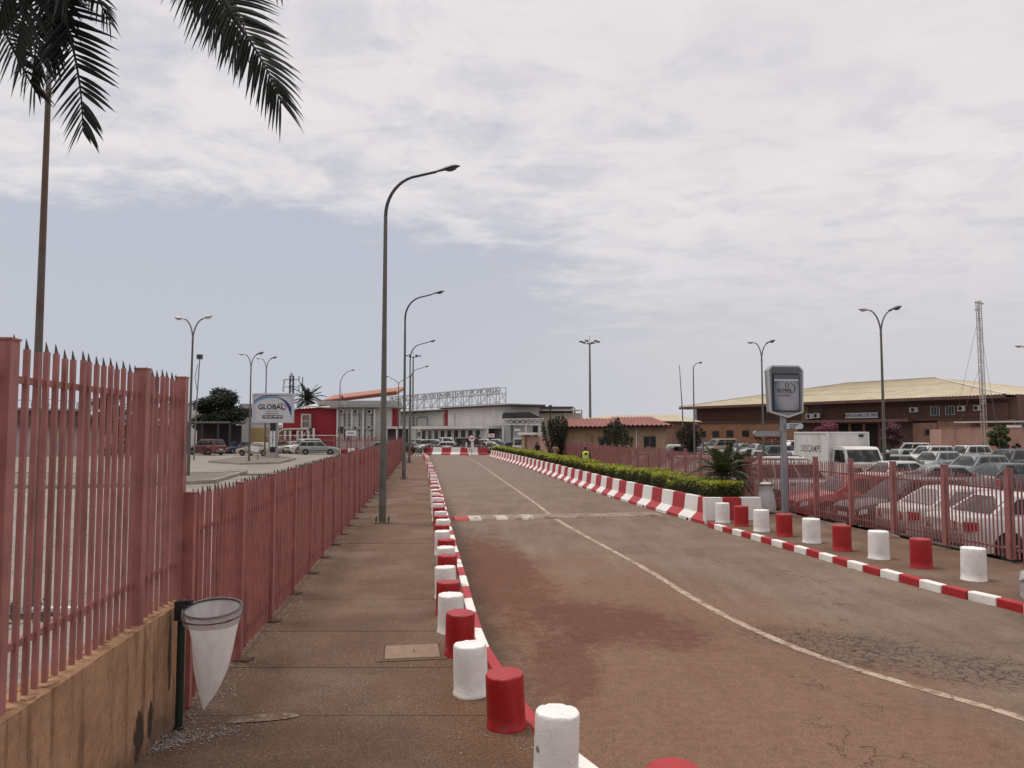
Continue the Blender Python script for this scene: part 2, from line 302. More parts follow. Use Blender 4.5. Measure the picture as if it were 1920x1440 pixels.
# ------------------------------------------------------------------ mesh and object helpers
class MB:
    def __init__(s): s.v = []; s.f = []; s.mi = []
    def add(s, vs, fs, mi=0):
        o = len(s.v); s.v += [tuple(p) for p in vs]; s.f += [tuple(i + o for i in f) for f in fs]; s.mi += [mi] * len(fs); return s
    def box(s, c, d, rz=0., mi=0, rot=None):
        hx, hy, hz = d[0] / 2, d[1] / 2, d[2] / 2
        m = rot if rot is not None else Matrix.Rotation(rz, 3, 'Z'); c = Vector(c)
        vs = [m @ Vector((x, y, z)) + c for z in (-hz, hz) for x, y in ((-hx, -hy), (hx, -hy), (hx, hy), (-hx, hy))]
        return s.add(vs, [(3, 2, 1, 0), (4, 5, 6, 7), (0, 1, 5, 4), (1, 2, 6, 5), (2, 3, 7, 6), (3, 0, 4, 7)], mi)
    def b2(s, a, b, mi=0):                      # box between two corners
        return s.box([(p + q) / 2 for p, q in zip(a, b)], [abs(q - p) for p, q in zip(a, b)], mi=mi)
    def bar(s, a, b, w, h=None, mi=0):          # square bar between two points
        a, b = Vector(a), Vector(b); d = b - a; q = d.to_track_quat('Z', 'Y').to_matrix()
        return s.box((a + b) / 2, (w, h or w, d.length), rot=q, mi=mi)
    def tube(s, pts, rad, n=10, mi=0, caps=True):
        pts = [Vector(p) for p in pts]; k = len(pts); rad = rad if isinstance(rad, (list, tuple)) else [rad] * k
        vs = []; t0 = (pts[1] - pts[0]).normalized(); up = Vector((0, 0, 1)) if abs(t0.z) < .9 else Vector((1, 0, 0))
        sx = t0.cross(up).normalized()
        for i in range(k):
            t = ((pts[min(i + 1, k - 1)] - pts[max(i - 1, 0)])).normalized()
            sx = (sx - t * sx.dot(t)).normalized(); sy = t.cross(sx)
            vs += [pts[i] + (sx * cos(2 * pi * j / n) + sy * sin(2 * pi * j / n)) * rad[i] for j in range(n)]
        fs = [(i * n + j, i * n + (j + 1) % n, (i + 1) * n + (j + 1) % n, (i + 1) * n + j) for i in range(k - 1) for j in range(n)]
        if caps: fs += [tuple(range(n - 1, -1, -1)), tuple((k - 1) * n + j for j in range(n))]
        return s.add(vs, fs, mi)
    def lathe(s, prof, n=20, c=(0, 0, 0), mi=0, sx=1., sy=1.):
        k = len(prof); vs = [(c[0] + r * sx * cos(2 * pi * j / n), c[1] + r * sy * sin(2 * pi * j / n), c[2] + z) for r, z in prof for j in range(n)]
        fs = [(i * n + j, i * n + (j + 1) % n, (i + 1) * n + (j + 1) % n, (i + 1) * n + j) for i in range(k - 1) for j in range(n)]
        fs += [tuple(range(n - 1, -1, -1)), tuple((k - 1) * n + j for j in range(n))]
        return s.add(vs, fs, mi)
    def prism(s, poly, z0, z1, mi=0):
        k = len(poly); vs = [(p[0], p[1], z0) for p in poly] + [(p[0], p[1], z1) for p in poly]
        a = sum(poly[i][0] * poly[(i + 1) % k][1] - poly[(i + 1) % k][0] * poly[i][1] for i in range(k))
        fs = [tuple(range(k - 1, -1, -1)), tuple(range(k, 2 * k))] + [(i, (i + 1) % k, (i + 1) % k + k, i + k) for i in range(k)]
        if a < 0: fs = [tuple(reversed(f)) for f in fs]
        return s.add(vs, fs, mi)
    def mesh(s, name, mats, smooth=None):
        me = bpy.data.meshes.new(name); me.from_pydata(s.v, [], s.f)
        for m in (mats if isinstance(mats, (list, tuple)) else [mats]): me.materials.append(m)
        if any(s.mi): me.polygons.foreach_set('material_index', s.mi)
        if smooth is not None:
            me.polygons.foreach_set('use_smooth', [True] * len(me.polygons)); me.set_sharp_from_angle(angle=radians(smooth))
        me.update(); return me
    def build(s, name, mats, parent=None, smooth=None, loc=None, rz=None):
        return link(name, s.mesh(name, mats, smooth), parent, loc, rz)
def link(name, me, parent=None, loc=None, rz=None):
    o = bpy.data.objects.new(name, me); COL.objects.link(o)
    if parent is not None: o.parent = parent
    if loc is not None: o.location = loc
    if rz is not None: o.rotation_euler = (0, 0, rz)
    return o
def tag(o, label=None, cat=None, group=None, kind=None):
    for k, v in (('label', label), ('category', cat), ('group', group), ('kind', kind)):
        if v: o[k] = v
    return o
def thing(name, label, cat, loc=(0, 0, 0), rz=0., group=None):
    o = bpy.data.objects.new(name, None); COL.objects.link(o); o.location = loc; o.rotation_euler = (0, 0, rz); o.empty_display_size = .3
    return tag(o, label, cat, group)
def copy_tree(o, loc, rz=None, label=None, group=None):
    def cp(a, par):
        b = a.copy(); COL.objects.link(b); b.parent = par
        for ch in kids.get(a.name, []): cp(ch, b)
        return b
    kids = {}
    for q in o.children_recursive: kids.setdefault(q.parent.name, []).append(q)
    r = cp(o, None); r.location = loc
    if rz is not None: r.rotation_euler = (0, 0, rz)
    if label: r['label'] = label
    if group: r['group'] = group
    return r
def recolour(root, old, new):
    for o in [root] + list(root.children_recursive):
        for sl in o.material_slots:
            if sl.material == old: sl.link = 'OBJECT'; sl.material = new
_DG = []
def text_mesh(txt, size, extrude=.004, mirror=False, align='CENTER', spacing=1., bold=0.):
    cu = bpy.data.curves.new('lettering', 'FONT'); cu.body = txt; cu.size = size; cu.extrude = extrude; cu.align_x = align; cu.align_y = 'CENTER'; cu.space_character = spacing; cu.offset = bold; cu.resolution_u = 3
    ob = bpy.data.objects.new('lettering', cu); COL.objects.link(ob)
    me = bpy.data.meshes.new_from_object(ob.evaluated_get(bpy.context.evaluated_depsgraph_get()))
    bpy.data.objects.remove(ob); bpy.data.curves.remove(cu)
    if mirror:
        for v in me.vertices: v.co.x = -v.co.x
        me.flip_normals()
    return me
def lettering(name, txt, size, m, parent, loc, rot=(pi / 2, 0, 0), **k):
    me = text_mesh(txt, size, **k); me.materials.clear(); me.materials.append(m); me.name = name
    for p in me.polygons: p.material_index = 0
    o = link(name, me, parent, loc); o.rotation_euler = rot; return o
ORD = 'zeroth first second third fourth fifth sixth seventh eighth ninth tenth eleventh twelfth thirteenth fourteenth fifteenth sixteenth seventeenth eighteenth nineteenth'.split()
TENS = {2: 'twent', 3: 'thirt', 4: 'fort', 5: 'fift'}
def ordinal(n):
    if n < 20: return ORD[n]
    return {2: 'twent', 3: 'thirt', 4: 'fort', 5: 'fift', 6: 'sixt', 7: 'sevent', 8: 'eight', 9: 'ninet'}[n // 10] + ('ieth' if n % 10 == 0 else 'y-' + ORD[n % 10])
def polyline(pts):
    pts = [Vector((p[0], p[1])) for p in pts]; acc = [0.]
    for a, b in zip(pts, pts[1:]): acc.append(acc[-1] + (b - a).length)
    def at(s):
        s = max(0., min(acc[-1] - 1e-6, s)); i = max(j for j in range(len(acc) - 1) if acc[j] <= s)
        d = (pts[i + 1] - pts[i]).normalized(); return pts[i] + d * (s - acc[i]), d
    return at, acc[-1]
def smoothline(pts, n=8):
    pts = [Vector((p[0], p[1])) for p in pts]; out = []
    for i in range(len(pts) - 1):
        p0, p1, p2, p3 = pts[max(i - 1, 0)], pts[i], pts[i + 1], pts[min(i + 2, len(pts) - 1)]
        for k in range(n):
            t = k / n; out.append(.5 * ((2 * p1) + (p2 - p0) * t + (2 * p0 - 5 * p1 + 4 * p2 - p3) * t * t + (3 * p1 - p0 - 3 * p2 + p3) * t ** 3))
    out.append(pts[-1]); return out
def sheet(name, poly, z, m, thick=None):
    mb = MB()
    if thick: mb.prism(poly, z - thick, z)
    else: mb.add([(p[0], p[1], z) for p in poly], [tuple(range(len(poly)))])
    o = mb.build(name, m); me = o.data
    if me.polygons[0].normal.z < 0 and not thick: me.flip_normals()
    return tag(o, kind='structure')

RD, RL = -.13, -.30                            # road level, level of the car park on the right
DIR = -.115                                    # the road's axis: dx per metre of depth
AX = Vector((DIR, 1)).normalized()
ANG = atan2(AX.y, AX.x)                        # its heading
def LF(Y): return -3.03 - (.113 if Y > 8.65 else .035) * (Y - 8.65)       # line of the fence on the left
def RF(Y): return 9.56 - .115 * (Y - 14.9)             # line of the fence on the right

# ------------------------------------------------------------------ ground
S = 3000
sheet('ground', [(-S, -S), (S, -S), (S, S), (-S, S)], -.5, M['earth'])
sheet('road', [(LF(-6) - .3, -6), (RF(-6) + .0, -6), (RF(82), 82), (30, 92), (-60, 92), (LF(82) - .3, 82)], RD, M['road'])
far_yard = sheet('yard', [(LF(92) - 60, 92.02), (60, 92.02), (60, 160), (-90, 160)], RD, M['lot2'])
sheet('car_park', [(RF(-6) + .1, -6), (110, -6), (110, 150), (RF(84) + 30, 150), (RF(84) + .1, 84)], RL, M['lot2'])

# pavement on the left: cast slabs with open joints
kl_px = [(1300, 1575), (1122, 1440), (1010, 1345), (933, 1237), (907, 1187), (882, 1107), (862, 1040), (845, 980), (828, 920), (818, 890), (808, 866), (800, 858)]
KL = [G(x, y) for x, y in kl_px]
kl_at, kl_len = polyline(smoothline(KL, 6))
klpts = smoothline(KL, 6)
def kerb_x(Y):
    for a, b in zip(klpts, klpts[1:]):
        if a.y <= Y <= b.y: return a.x + (b.x - a.x) * (Y - a.y) / max(b.y - a.y, 1e-6)
    return klpts[0].x if Y < klpts[0].y else klpts[-1].x + (Y - klpts[-1].y) * DIR
yend = klpts[-1].y
sheet('pavement_bed', [(LF(-3) - .05, -3), (kerb_x(3.9) + .5, -3)] + [(kerb_x(y) - .14, y) for y in (3.9, 5, 6, 7, 8, 9, 10, 12, 14, 20, 30, 50, yend)] + [(LF(yend) - .05, yend)], -.012, M['walk'], .3)
pav = bpy.data.objects.new('pavement', None); COL.objects.link(pav); pav['kind'] = 'structure'
cuts = [-3, 3.4, 5.2, 7.0, 8.4, 9.9, 11.75, 13.4, 15.2, 17.6, 20.2, 23.0, 26.0, 29.2, 32.6, 36.4, 40.5, 45, 50, 56, 62, 68, 74, yend]
for i, (a, b) in enumerate(zip(cuts, cuts[1:])):
    g = .006
    ys = [a + g] + ([y for y in (3.9, 4.5, 5.6, 6.2, 7.6) if a + .1 < y < b - .1]) + [b - g]
    poly = [(LF(ys[0]) - .05, ys[0] + U(-.03, .03))] + [(kerb_x(y) - .14 if y > 3.9 else kerb_x(3.9) + .3, y) for y in ys] + [(LF(ys[-1]) - .05, ys[-1] + U(-.02, .02))]
    MB().prism(poly, -.1, U(-.006, .0)).build('slab', M['walk'], pav)

# pavement on the right, behind the bollards
kr_px = [(2250, 1225), (2080, 1180), (1920, 1135), (1880, 1124), (1787, 1103), (1712, 1084), (1647, 1067), (1595, 1053), (1538, 1037), (1477, 1020), (1403, 1000), (1345, 985), (1322, 978)]
KR = [G(x, y) for x, y in kr_px]; krpts = smoothline(KR, 6)
kr_at, kr_len = polyline(krpts)
rw = MB()
rw.prism([(p.x + .13, p.y + .02) for p in krpts[::3]] + [(krpts[-1].x + .13, krpts[-1].y + .3), (krpts[-1].x + 1.2, krpts[-1].y + .6), (RF(24) + .12, 24), (RF(14) + .12, 14), (RF(8) + .12, 8), (RF(6) + .2, 6)], -.5, 0.)
rw.prism([(krpts[-1].x + 1.22, krpts[-1].y + .62), (RF(84) - 3.6, 84), (RF(84) + .12, 84), (RF(24) + .12, 24.02)], -.5, -.002)
tag(rw.build('pavement_on_the_right', M['walk']), kind='structure')

# the car park on the left: concrete slabs near the fence, a plain sheet beyond
sheet('parking_bed', [(LF(-4) - .25, -4), (LF(46) - .25, 46), (LF(46) - 46, 52), (LF(-4) - 40, 1)], -.022, M['joint'])
sheet('parking_apron', [(LF(45.99) - .25, 45.99), (LF(95) - .25, 95), (-110, 125), (-110, 52), (LF(46) - 36, 50.2)], 0., M['lot'])
lot = bpy.data.objects.new('parking_ground', None); COL.objects.link(lot); lot['kind'] = 'structure'
for iy in range(14):
    for ix in range(13):
        y0, y1 = 2.2 + iy * 3.1, 2.2 + (iy + 1) * 3.1 - .025; x0, x1 = -ix * 2.9 - .30, -(ix + 1) * 2.9 - .30 + .025
        if x1 > -.9 * y1 - 4 or ix < 3:
            sk = .10
            MB().prism([(LF(y0) + x1, y0 - x1 * -sk), (LF(y0) + x0, y0 - x0 * -sk), (LF(y1) + x0, y1 - x0 * -sk), (LF(y1) + x1, y1 - x1 * -sk)], -.1, U(-.008, 0)).build('paving_slab', M['lot'], lot)

# ------------------------------------------------------------------ kerbs: each painted stone its own piece
def stone_mesh(name, L_, w, h, m):
    bm = bmesh.new(); bmesh.ops.create_cube(bm, size=1); bmesh.ops.scale(bm, vec=(L_, w, h), verts=bm.verts)
    bmesh.ops.bevel(bm, geom=bm.edges[:], offset=.014, segments=1, affect='EDGES')
    for v in bm.verts: v.co += Vector((U(-1, 1), U(-1, 1), U(-1, 1))) * .004
    me = bpy.data.meshes.new(name); bm.to_mesh(me); bm.free(); me.materials.append(m); return me
def lay_kerb(at, total, L_, w, first, name='kerb'):
    root = bpy.data.objects.new(name, None); COL.objects.link(root); root['kind'] = 'structure'
    ms = [[stone_mesh('kerb_stone', L_ - .012, w, .20, M[c]) for _ in range(3)] for c in ('white_k', 'red_k')]
    n = int(total / L_)
    for i in range(n):
        p, d = at((i + .5) * L_); nrm = Vector((d.y, -d.x))
        o = link('kerb_stone', ms[(i + first) % 2][i % 3], root, (0, 0, 0)); q = p + nrm * (-w / 2 if name == 'kerb' else 0)
        o.location = (q.x + U(-.006, .006), q.y, -.093 + U(-.005, .004)); o.rotation_euler = (0, 0, atan2(d.y, d.x))
    return root
# left: nrm of a line running away from the viewer points right, so shift inward by -w/2
k1, k1l = polyline([(p.x - .065, p.y) for p in klpts]); lay_kerb(k1, k1l, .9, .13, 1, 'kerb_beside_the_fence')
k2, k2l = polyline([(p.x + .075, p.y) for p in krpts]); lay_kerb(k2, k2l, .5, .15, 0, 'kerb_by_the_car_park')
# the kerb turns left at the far end
ce = [G(800, 858), G(792, 854.5), G(780, 852.5), G(766, 851), G(750, 850.5)]
k3, k3l = polyline(ce); lay_kerb(k3, k3l, .9, .14, 0, 'kerb_at_the_bend')

# road marking and the speed hump
ln = [G(x, y, RD) for x, y in ((2150, 1440), (1920, 1348), (1760, 1301), (1600, 1253), (1480, 1210), (1360, 1155), (1280, 1110), (1200, 1061), (1050, 978), (1000, 941), (930, 892), (895, 868), (872, 858))]
lp = smoothline(ln, 6); mbl = MB(); vs = []
for i, p in enumerate(lp):
    d = (lp[min(i + 1, len(lp) - 1)] - lp[max(i - 1, 0)]).normalized(); nn = Vector((d.y, -d.x)); hw = .062 + U(-.006, .006)
    vs += [(p.x - nn.x * hw, p.y - nn.y * hw, RD + .004), (p.x + nn.x * hw, p.y + nn.y * hw, RD + .004)]
mbl.add(vs, [(2 * i, 2 * i + 1, 2 * i + 3, 2 * i + 2) for i in range(len(lp) - 1)])
t = NT('worn_road_line', .85); wn_ = t.noise(5, 7, .7); cc = t.mix(t.sm(wn_, .44, .62), (.40, .315, .24), (.215, .145, .105)); cc = t.mix(1., cc, t.sm(t.noise(90, 3, .7), .3, .7, .8, 1.2), 'MULTIPLY')
vv = t.voro(4.2, 'DISTANCE_TO_EDGE', .5); cc = t.mix(t.math('MULTIPLY', t.sm(vv, 0., .035, 1., 0.), .8), cc, (.07, .045, .035)); lm = t.done(cc)
o = mbl.build('road_line', lm); tag(o, kind='structure')
if o.data.polygons[0].normal.z < 0: o.data.flip_normals()
hump = bpy.data.objects.new('speed_hump', None); COL.objects.link(hump)
tag(hump, 'low speed hump across the road with red and white painted end', 'speed hump')
h0, h1 = G(853, 977, RD), G(1243, 969, RD); hd = (h1 - h0); hl = hd.length; hd.normalize(); hn = Vector((-hd.y, hd.x, 0))
hump.location = h0; hump.rotation_euler = (0, 0, atan2(hd.y, hd.x))
M['hump'] = mat('hump_concrete', (.25, .185, .15), .9, .2, 5, .4, 50, col2=(.15, .10, .075), obj=True)
M['hump_w'] = mat('worn_white_paint_on_hump', (.47, .41, .35), .8, .2, 5, .4, 50, col2=(.2, .14, .11), c2=(.48, .6), c2scale=5, obj=True)
M['hump_r'] = mat('worn_red_paint_on_hump', (.34, .05, .04), .7, .15, 5, .3, 50, col2=(.22, .075, .055), c2=(.5, .66), obj=True)
x = 0.; seq = [(.44, 'hump_r'), (.38, 'hump_w'), (.44, 'hump'), (.36, 'hump_w'), (.44, 'hump'), (.36, 'hump_w')] + [(.55, 'hump')] * 20
for L_, mk in seq:
    if x > hl - .1: break
    L_ = min(L_, hl - x)
    prof = [(0, 0), (.04, .045), (.20, .078), (.55, .085), (.95, .055), (1.15, 0)]
    k = len(prof); mb = MB(); mb.add([(x + .004, y, z - .002) for y, z in prof] + [(x + L_ - .004, y, z - .002) for y, z in prof],
        [(i, i + 1, i + k + 1, i + k)[::-1] for i in range(k - 1)] + [tuple(range(k)), tuple(range(2 * k - 1, k - 1, -1))])
    mb.build('hump_section', M[mk], hump); x += L_

# ------------------------------------------------------------------ bollards
def bollard_mesh(m, r, h, seed):
    rr = random.Random(seed); n = 28; bm = bmesh.new(); rings = []
    for z, k in ((-.06, 1.06), (.0, 1.065), (.016, 1.055), (.034, 1.0), (.12, 1.), (.25, 1.), (h * .8, .995), (h - .02, .99), (h - .007, .975), (h, .94)):
        rings.append([bm.verts.new((r * k * cos(2 * pi * j / n) * (1 + rr.uniform(-.006, .006) * (4 if z < .03 else 1)), r * k * sin(2 * pi * j / n) * (1 + rr.uniform(-.006, .006) * (4 if z < .03 else 1)), z + rr.uniform(-.004, .004) * (z > .01))) for j in range(n)])
    for a, b in zip(rings, rings[1:]):
        for j in range(n): bm.faces.new((a[j], a[(j + 1) % n], b[(j + 1) % n], b[j]))
    inner = [bm.verts.new((r * .6 * cos(2 * pi * j / n), r * .6 * sin(2 * pi * j / n), h + rr.uniform(-.006, .003))) for j in range(n)]
    for j in range(n): bm.faces.new((rings[-1][j], rings[-1][(j + 1) % n], inner[(j + 1) % n], inner[j]))
    c = bm.verts.new((0, 0, h - .003))
    for j in range(n): bm.faces.new((inner[j], inner[(j + 1) % n], c))
    me = bpy.data.meshes.new('bollard'); bm.to_mesh(me); bm.free(); me.materials.append(m)
    me.polygons.foreach_set('use_smooth', [True] * len(me.polygons)); me.set_sharp_from_angle(angle=radians(48)); return me
BW = [bollard_mesh(M['white_b'], .163, .46, s) for s in range(4)]; BR = [bollard_mesh(M['red_b'], .165, .46, s + 9) for s in range(4)]
# the near ones from the picture, the rest a metre apart behind the kerb
bl = [G(1265, 1436, .46), G(1041, 1337, .46), G(950, 1257, .46), G(883, 1208, .46), G(862, 1149, .46), G(845, 1114, .46), G(839.5, 1088, .46), G(836, 1063, .46)]
while bl[-1].y < yend - 2:
    Y = bl[-1].y + U(.97, 1.06); bl.append(Vector((kerb_x(Y) - .33 + U(-.03, .03), Y, 0)))
for i, p in enumerate(bl):
    red = i % 2 == 0
    o = link('bollard', (BR if red else BW)[i % 4], None, (p.x, p.y, 0)); ln_ = .03; o.scale = (1, 1, U(.95, 1.05))
    o.rotation_euler = (U(-ln_, ln_), U(-ln_, ln_) + (.05 if i == 2 else 0), U(0, 6))
    extra = {0: 'cut off by the bottom edge', 1: 'with a cracked lower side', 2: 'leaning slightly to the right', 3: 'with a thick paint lip round its foot'}.get(i)
    tag(o, ('red' if red else 'white') + ' concrete bollard ' + (extra + ', ' if extra else '') + ordinal(i + 1) + ' along the left kerb', 'bollard', 'bollards along the left kerb')
BW2 = [bollard_mesh(M['white_b'], .195, .54, s + 30) for s in range(3)]; BR2 = [bollard_mesh(M['red_b'], .19, .53, s + 40) for s in range(3)]
for i, (px, py) in enumerate(((1355, 979.5), (1390, 986), (1428, 996), (1471, 1005), (1522, 1017), (1579, 1032), (1648, 1047), (1728, 1064), (1826, 1087), (1948, 1113))):
    p = G(px, py); red = i % 2 == 1
    o = link('bollard', (BR2 if red else BW2)[i % 3], None, (p.x, p.y, 0)); o.rotation_euler = (U(-.015, .015), U(-.015, .015), U(0, 6))
    tag(o, ('red' if red else 'white') + ' concrete bollard on the right pavement, ' + ordinal(i + 1) + ' counted from the planter', 'bollard', 'bollards on the right pavement')

# ------------------------------------------------------------------ planter barrier
b_px = [(1321, 984), (1220, 955), (1137, 930), (1065, 905), (1015, 887.5), (965, 870.5), (915, 856)]
bpts = smoothline([G(x, y, RD) for x, y in b_px], 6); b_at, b_len = polyline(bpts)
barrier = thing('planter_wall', 'long concrete planter barrier striped red and white along the right lane', 'barrier')
def barrier_block(L_, m, flip=False):
    prof = [(0, 0), (0, .085), (.20, .27), (.25, .715), (.27, .73), (.40, .73), (.42, .715), (.42, 0)]
    k = len(prof); mb = MB(); mb.add([(-L_ / 2, y, z) for y, z in prof] + [(L_ / 2, y, z) for y, z in prof],
        [(i, (i + 1) % k, (i + 1) % k + k, i + k)[::-1] for i in range(k)] + [tuple(range(k)), tuple(range(2 * k - 1, k - 1, -1))])
    return mb.mesh('barrier_block', m)
bm_r, bm_w = barrier_block(.99, M['red_j']), barrier_block(.99, M['white_j'])
nb = int(b_len / 1.0)
notch = MB().b2((-.07, -.008, .0), (.07, .05, .07)).mesh('drain_hole_shade', M['opening_shade'])  # solid dark block painting the shade of a drain hole
for i in range(nb):
    p, d = b_at(i + .5)
    # the line runs away from the viewer with the road on its left: local +x away, +y must point right, so turn the block round
    o = link('barrier_block', bm_r if i % 2 == 0 else bm_w, barrier, (p.x, p.y, RD + U(-.004, .004))); o.rotation_euler = (0, 0, atan2(d.y, d.x) + pi)
    if i % 4 == 1: link('drain_hole_shade', notch, o, (.25, 0, 0))
# the end wall that faces the viewer
e0 = Vector((*b_at(0)[0], 0)); bd = b_at(.3)[1]; ed = Vector((1., .07, 0)).normalized()
ew = [(.0, .52, 'white_j'), (.525, .54, 'red_j'), (1.07, .58, 'white_j')]
for a, w, mk in ew:
    c = e0 + ed * (a + w / 2); mb = MB().box((0, 0, 0), (w - .006, .2, .75))
    for v_i in range(4): x_, y_, z_ = mb.v[v_i]; mb.v[v_i] = (x_, y_ - (.05 if y_ < 0 else 0), z_)
    mb.build('end_panel', M[mk], barrier, None, (c.x, c.y + .06, RD + .375 + .02), atan2(ed.y, ed.x))
# far side of the planter and the soil
back = []; front = []
for i in range(0, nb + 1, 2):
    p, d = b_at(i); nn = Vector((d.y, -d.x)); front.append(p + nn * .40); back.append(p + nn * 1.55)
mb = MB(); q = [(p.x, p.y) for p in back] + [(p.x + .1, p.y) for p in reversed(back)]
for a, b in zip(back, back[1:]): mb.prism([(a.x, a.y), (b.x, b.y), (b.x + .12, b.y), (a.x + .12, a.y)], -.3, .55)
mb.build('back_wall', M['white_j'], barrier)
mb = MB()
for i in range(len(back) - 1): mb.add([(front[i].x - .02, front[i].y, .53), (back[i].x, back[i].y, .53), (back[i + 1].x, back[i + 1].y, .53), (front[i + 1].x - .02, front[i + 1].y, .53)], [(0, 1, 2, 3)])
mb.build('planter_soil', mat('dark_soil', (.035, .025, .02), .95, .3, 12), barrier)
# the barrier across the far end
fb = thing('concrete_barrier', 'red and white concrete barrier across the far end of the road', 'barrier')
fpts = [G(915, 853, RD), G(880, 853.5, RD), G(840, 853, RD), G(800, 852.5, RD), G(762, 852, RD), G(735, 852, RD)]
f_at, f_len = polyline(fpts)
for i in range(int(f_len / 1.22)):
    p, d = f_at(1.22 * (i + .5)); o = link('barrier_block', bm_w if i % 2 else bm_r, fb, (p.x, p.y, RD)); o.rotation_euler = (0, 0, atan2(d.y, d.x) + pi); o.scale = (1.22, 1, 1.2)

# ------------------------------------------------------------------ palisade fences
def picket_mesh(h, w, m, tip=.065, ov=0.):
    mb = MB(); mb.box((0, 0, h / 2), (w, w, h))
    if tip: # a slanted steel tooth
        a = w * .36; vs = [(-a, -a * .6, h), (a, -a * .6, h), (a, a * .6, h), (-a, a * .6, h), (-a * .85, 0, h + tip), (-a * .2, 0, h + tip * .8)]
        mb.add(vs, [(0, 1, 5, 4), (1, 2, 5), (2, 3, 4, 5), (3, 0, 4)], 1)
    return mb.mesh('picket', [m, M['spike']])
def fence_run(root, fx, ys, z0, zt, post_w, post_h, pk_w, pitch, m, rails, n_single, rside=-1, off=0., lean=.0, pick_top=None, skip=()):
    """posts at the depths ys on the line x = fx(y); pickets between; the first n_single pickets are parts, the rest one part"""
    pm = picket_mesh(zt - z0, pk_w, m); post = MB().box((0, 0, post_h / 2), (post_w, post_w, post_h)).box((0, 0, post_h + .006), (post_w + .012, post_w + .012, .012)).mesh('post', m)
    o0 = root.location; done = 0; far = MB(); a_ = atan2(1, (fx(30) - fx(10)) / 20) - pi / 2
    far_posts = MB(); npost = 0
    for y in ys:
        link('post', post, root, (fx(y) - o0.x, y - o0.y, z0 - .02 - o0.z), a_)
    for ya, yb in zip(ys, ys[1:]):
        ap_ = atan2(yb - ya, fx(yb) - fx(ya)) - pi / 2
        for rz, rh in rails:
            mb = MB(); L_ = sqrt((yb - ya) ** 2 + (fx(yb) - fx(ya)) ** 2) - post_w; mb.box((0, 0, 0), (.032, L_, rh))
            mb.build('rail', m, root, None, ((fx(ya) + fx(yb)) / 2 - o0.x + rside * .030, (ya + yb) / 2 - o0.y, rz - o0.z), ap_)
        n = max(2, int(round((yb - ya) / pitch)))
        for k in range(1, n):
            y = ya + (yb - ya) * k / n
            if any(abs(y - q) < .06 for q in skip): continue
            if done < n_single:
                o = link('picket', pm, root, (fx(y) - o0.x - .012 + U(-.003, .003), y - o0.y + U(-.006, .006), z0 - o0.z + U(-.012, .012))); o.rotation_euler = (U(-1, 1) * lean, U(-1, 1) * lean, a_); done += 1
            else:
                far.box((fx(y) - o0.x - .012, y - o0.y, (z0 + zt) / 2 - o0.z), (pk_w, pk_w, zt - z0), a_)
                far.add([(fx(y) - o0.x - .012 + q * pk_w, y - o0.y + r * pk_w, zt - o0.z) for q, r in ((-.4, -.3), (.4, -.3), (.4, .3), (-.4, .3))] + [(fx(y) - o0.x - .022, y - o0.y, zt + .065 - o0.z)], [(0, 1, 4), (1, 2, 4), (2, 3, 4), (3, 0, 4)], 1)
    if far.f: far.build('distant_pickets', [m, M['spike']], root)['kind'] = 'stuff'

# low wall with the tall fence, near the viewer
WX = lambda y: -2.97 - .100 * (y - 7.19)
wroot = thing('retaining_wall', 'low ochre plaster wall with dark stains under the tall fence', 'wall')
wp = [(WX(2.2), 2.2), (WX(7.22), 7.22), (WX(7.22) - .24, 7.22), (WX(2.2) - .24, 2.2)]
mb = MB(); ny, nz = 56, 12; vs = []
for i in range(ny + 1):
    y = 2.2 + (7.22 - 2.2) * i / ny
    for k in range(nz + 1): vs.append((WX(y) + U(-.003, .003), y, -.1 + (1.085 + U(-.004, .004) * (k == nz)) * k / nz))
fs = [(i * (nz + 1) + k, (i + 1) * (nz + 1) + k, (i + 1) * (nz + 1) + k + 1, i * (nz + 1) + k + 1) for i in range(ny) for k in range(nz)]
mb.add(vs, fs); mb.add([(WX(2.2), 2.2, .985), (WX(7.22), 7.22, .985), (WX(7.22) - .24, 7.22, .995), (WX(2.2) - .24, 2.2, .995)], [(0, 1, 2, 3)])
mb.add([(WX(7.22), 7.22, -.1), (WX(7.22) - .24, 7.22, -.1), (WX(7.22) - .24, 7.22, .995), (WX(7.22), 7.22, .985)], [(0, 1, 2, 3)])
mb.add([(WX(2.2) - .24, 2.2, -.1), (WX(7.22) - .24, 7.22, -.1), (WX(7.22) - .24, 7.22, .995), (WX(2.2) - .24, 2.2, .995)], [(3, 2, 1, 0)])
mb.build('wall_face', M['ochre'], wroot, 40)
mb = MB()   # crumbling mortar lip along the top
for i in range(46):
    y = 2.3 + 4.9 * (i + R()) / 46; mb.box((WX(y) - U(.03, .2), y, .986 + U(0, .004)), (U(.02, .05), U(.04, .12), .014), U(-.3, .3))
mb.build('mortar_lip', M['ochre'], wroot)
HX = lambda y: WX(y) - .10
tf = thing('tall_fence', 'tall red palisade fence with spiked pickets on top of the ochre wall', 'fence', (HX(4.3), 4.3, .98))
fence_run(tf, HX, [2.45, 4.20, 6.17, 7.13], .985, 2.98, .092, 2.04, .029, .118, M['fence_t'], [(2.80, .04), (1.30, .045)], 60, lean=.003)
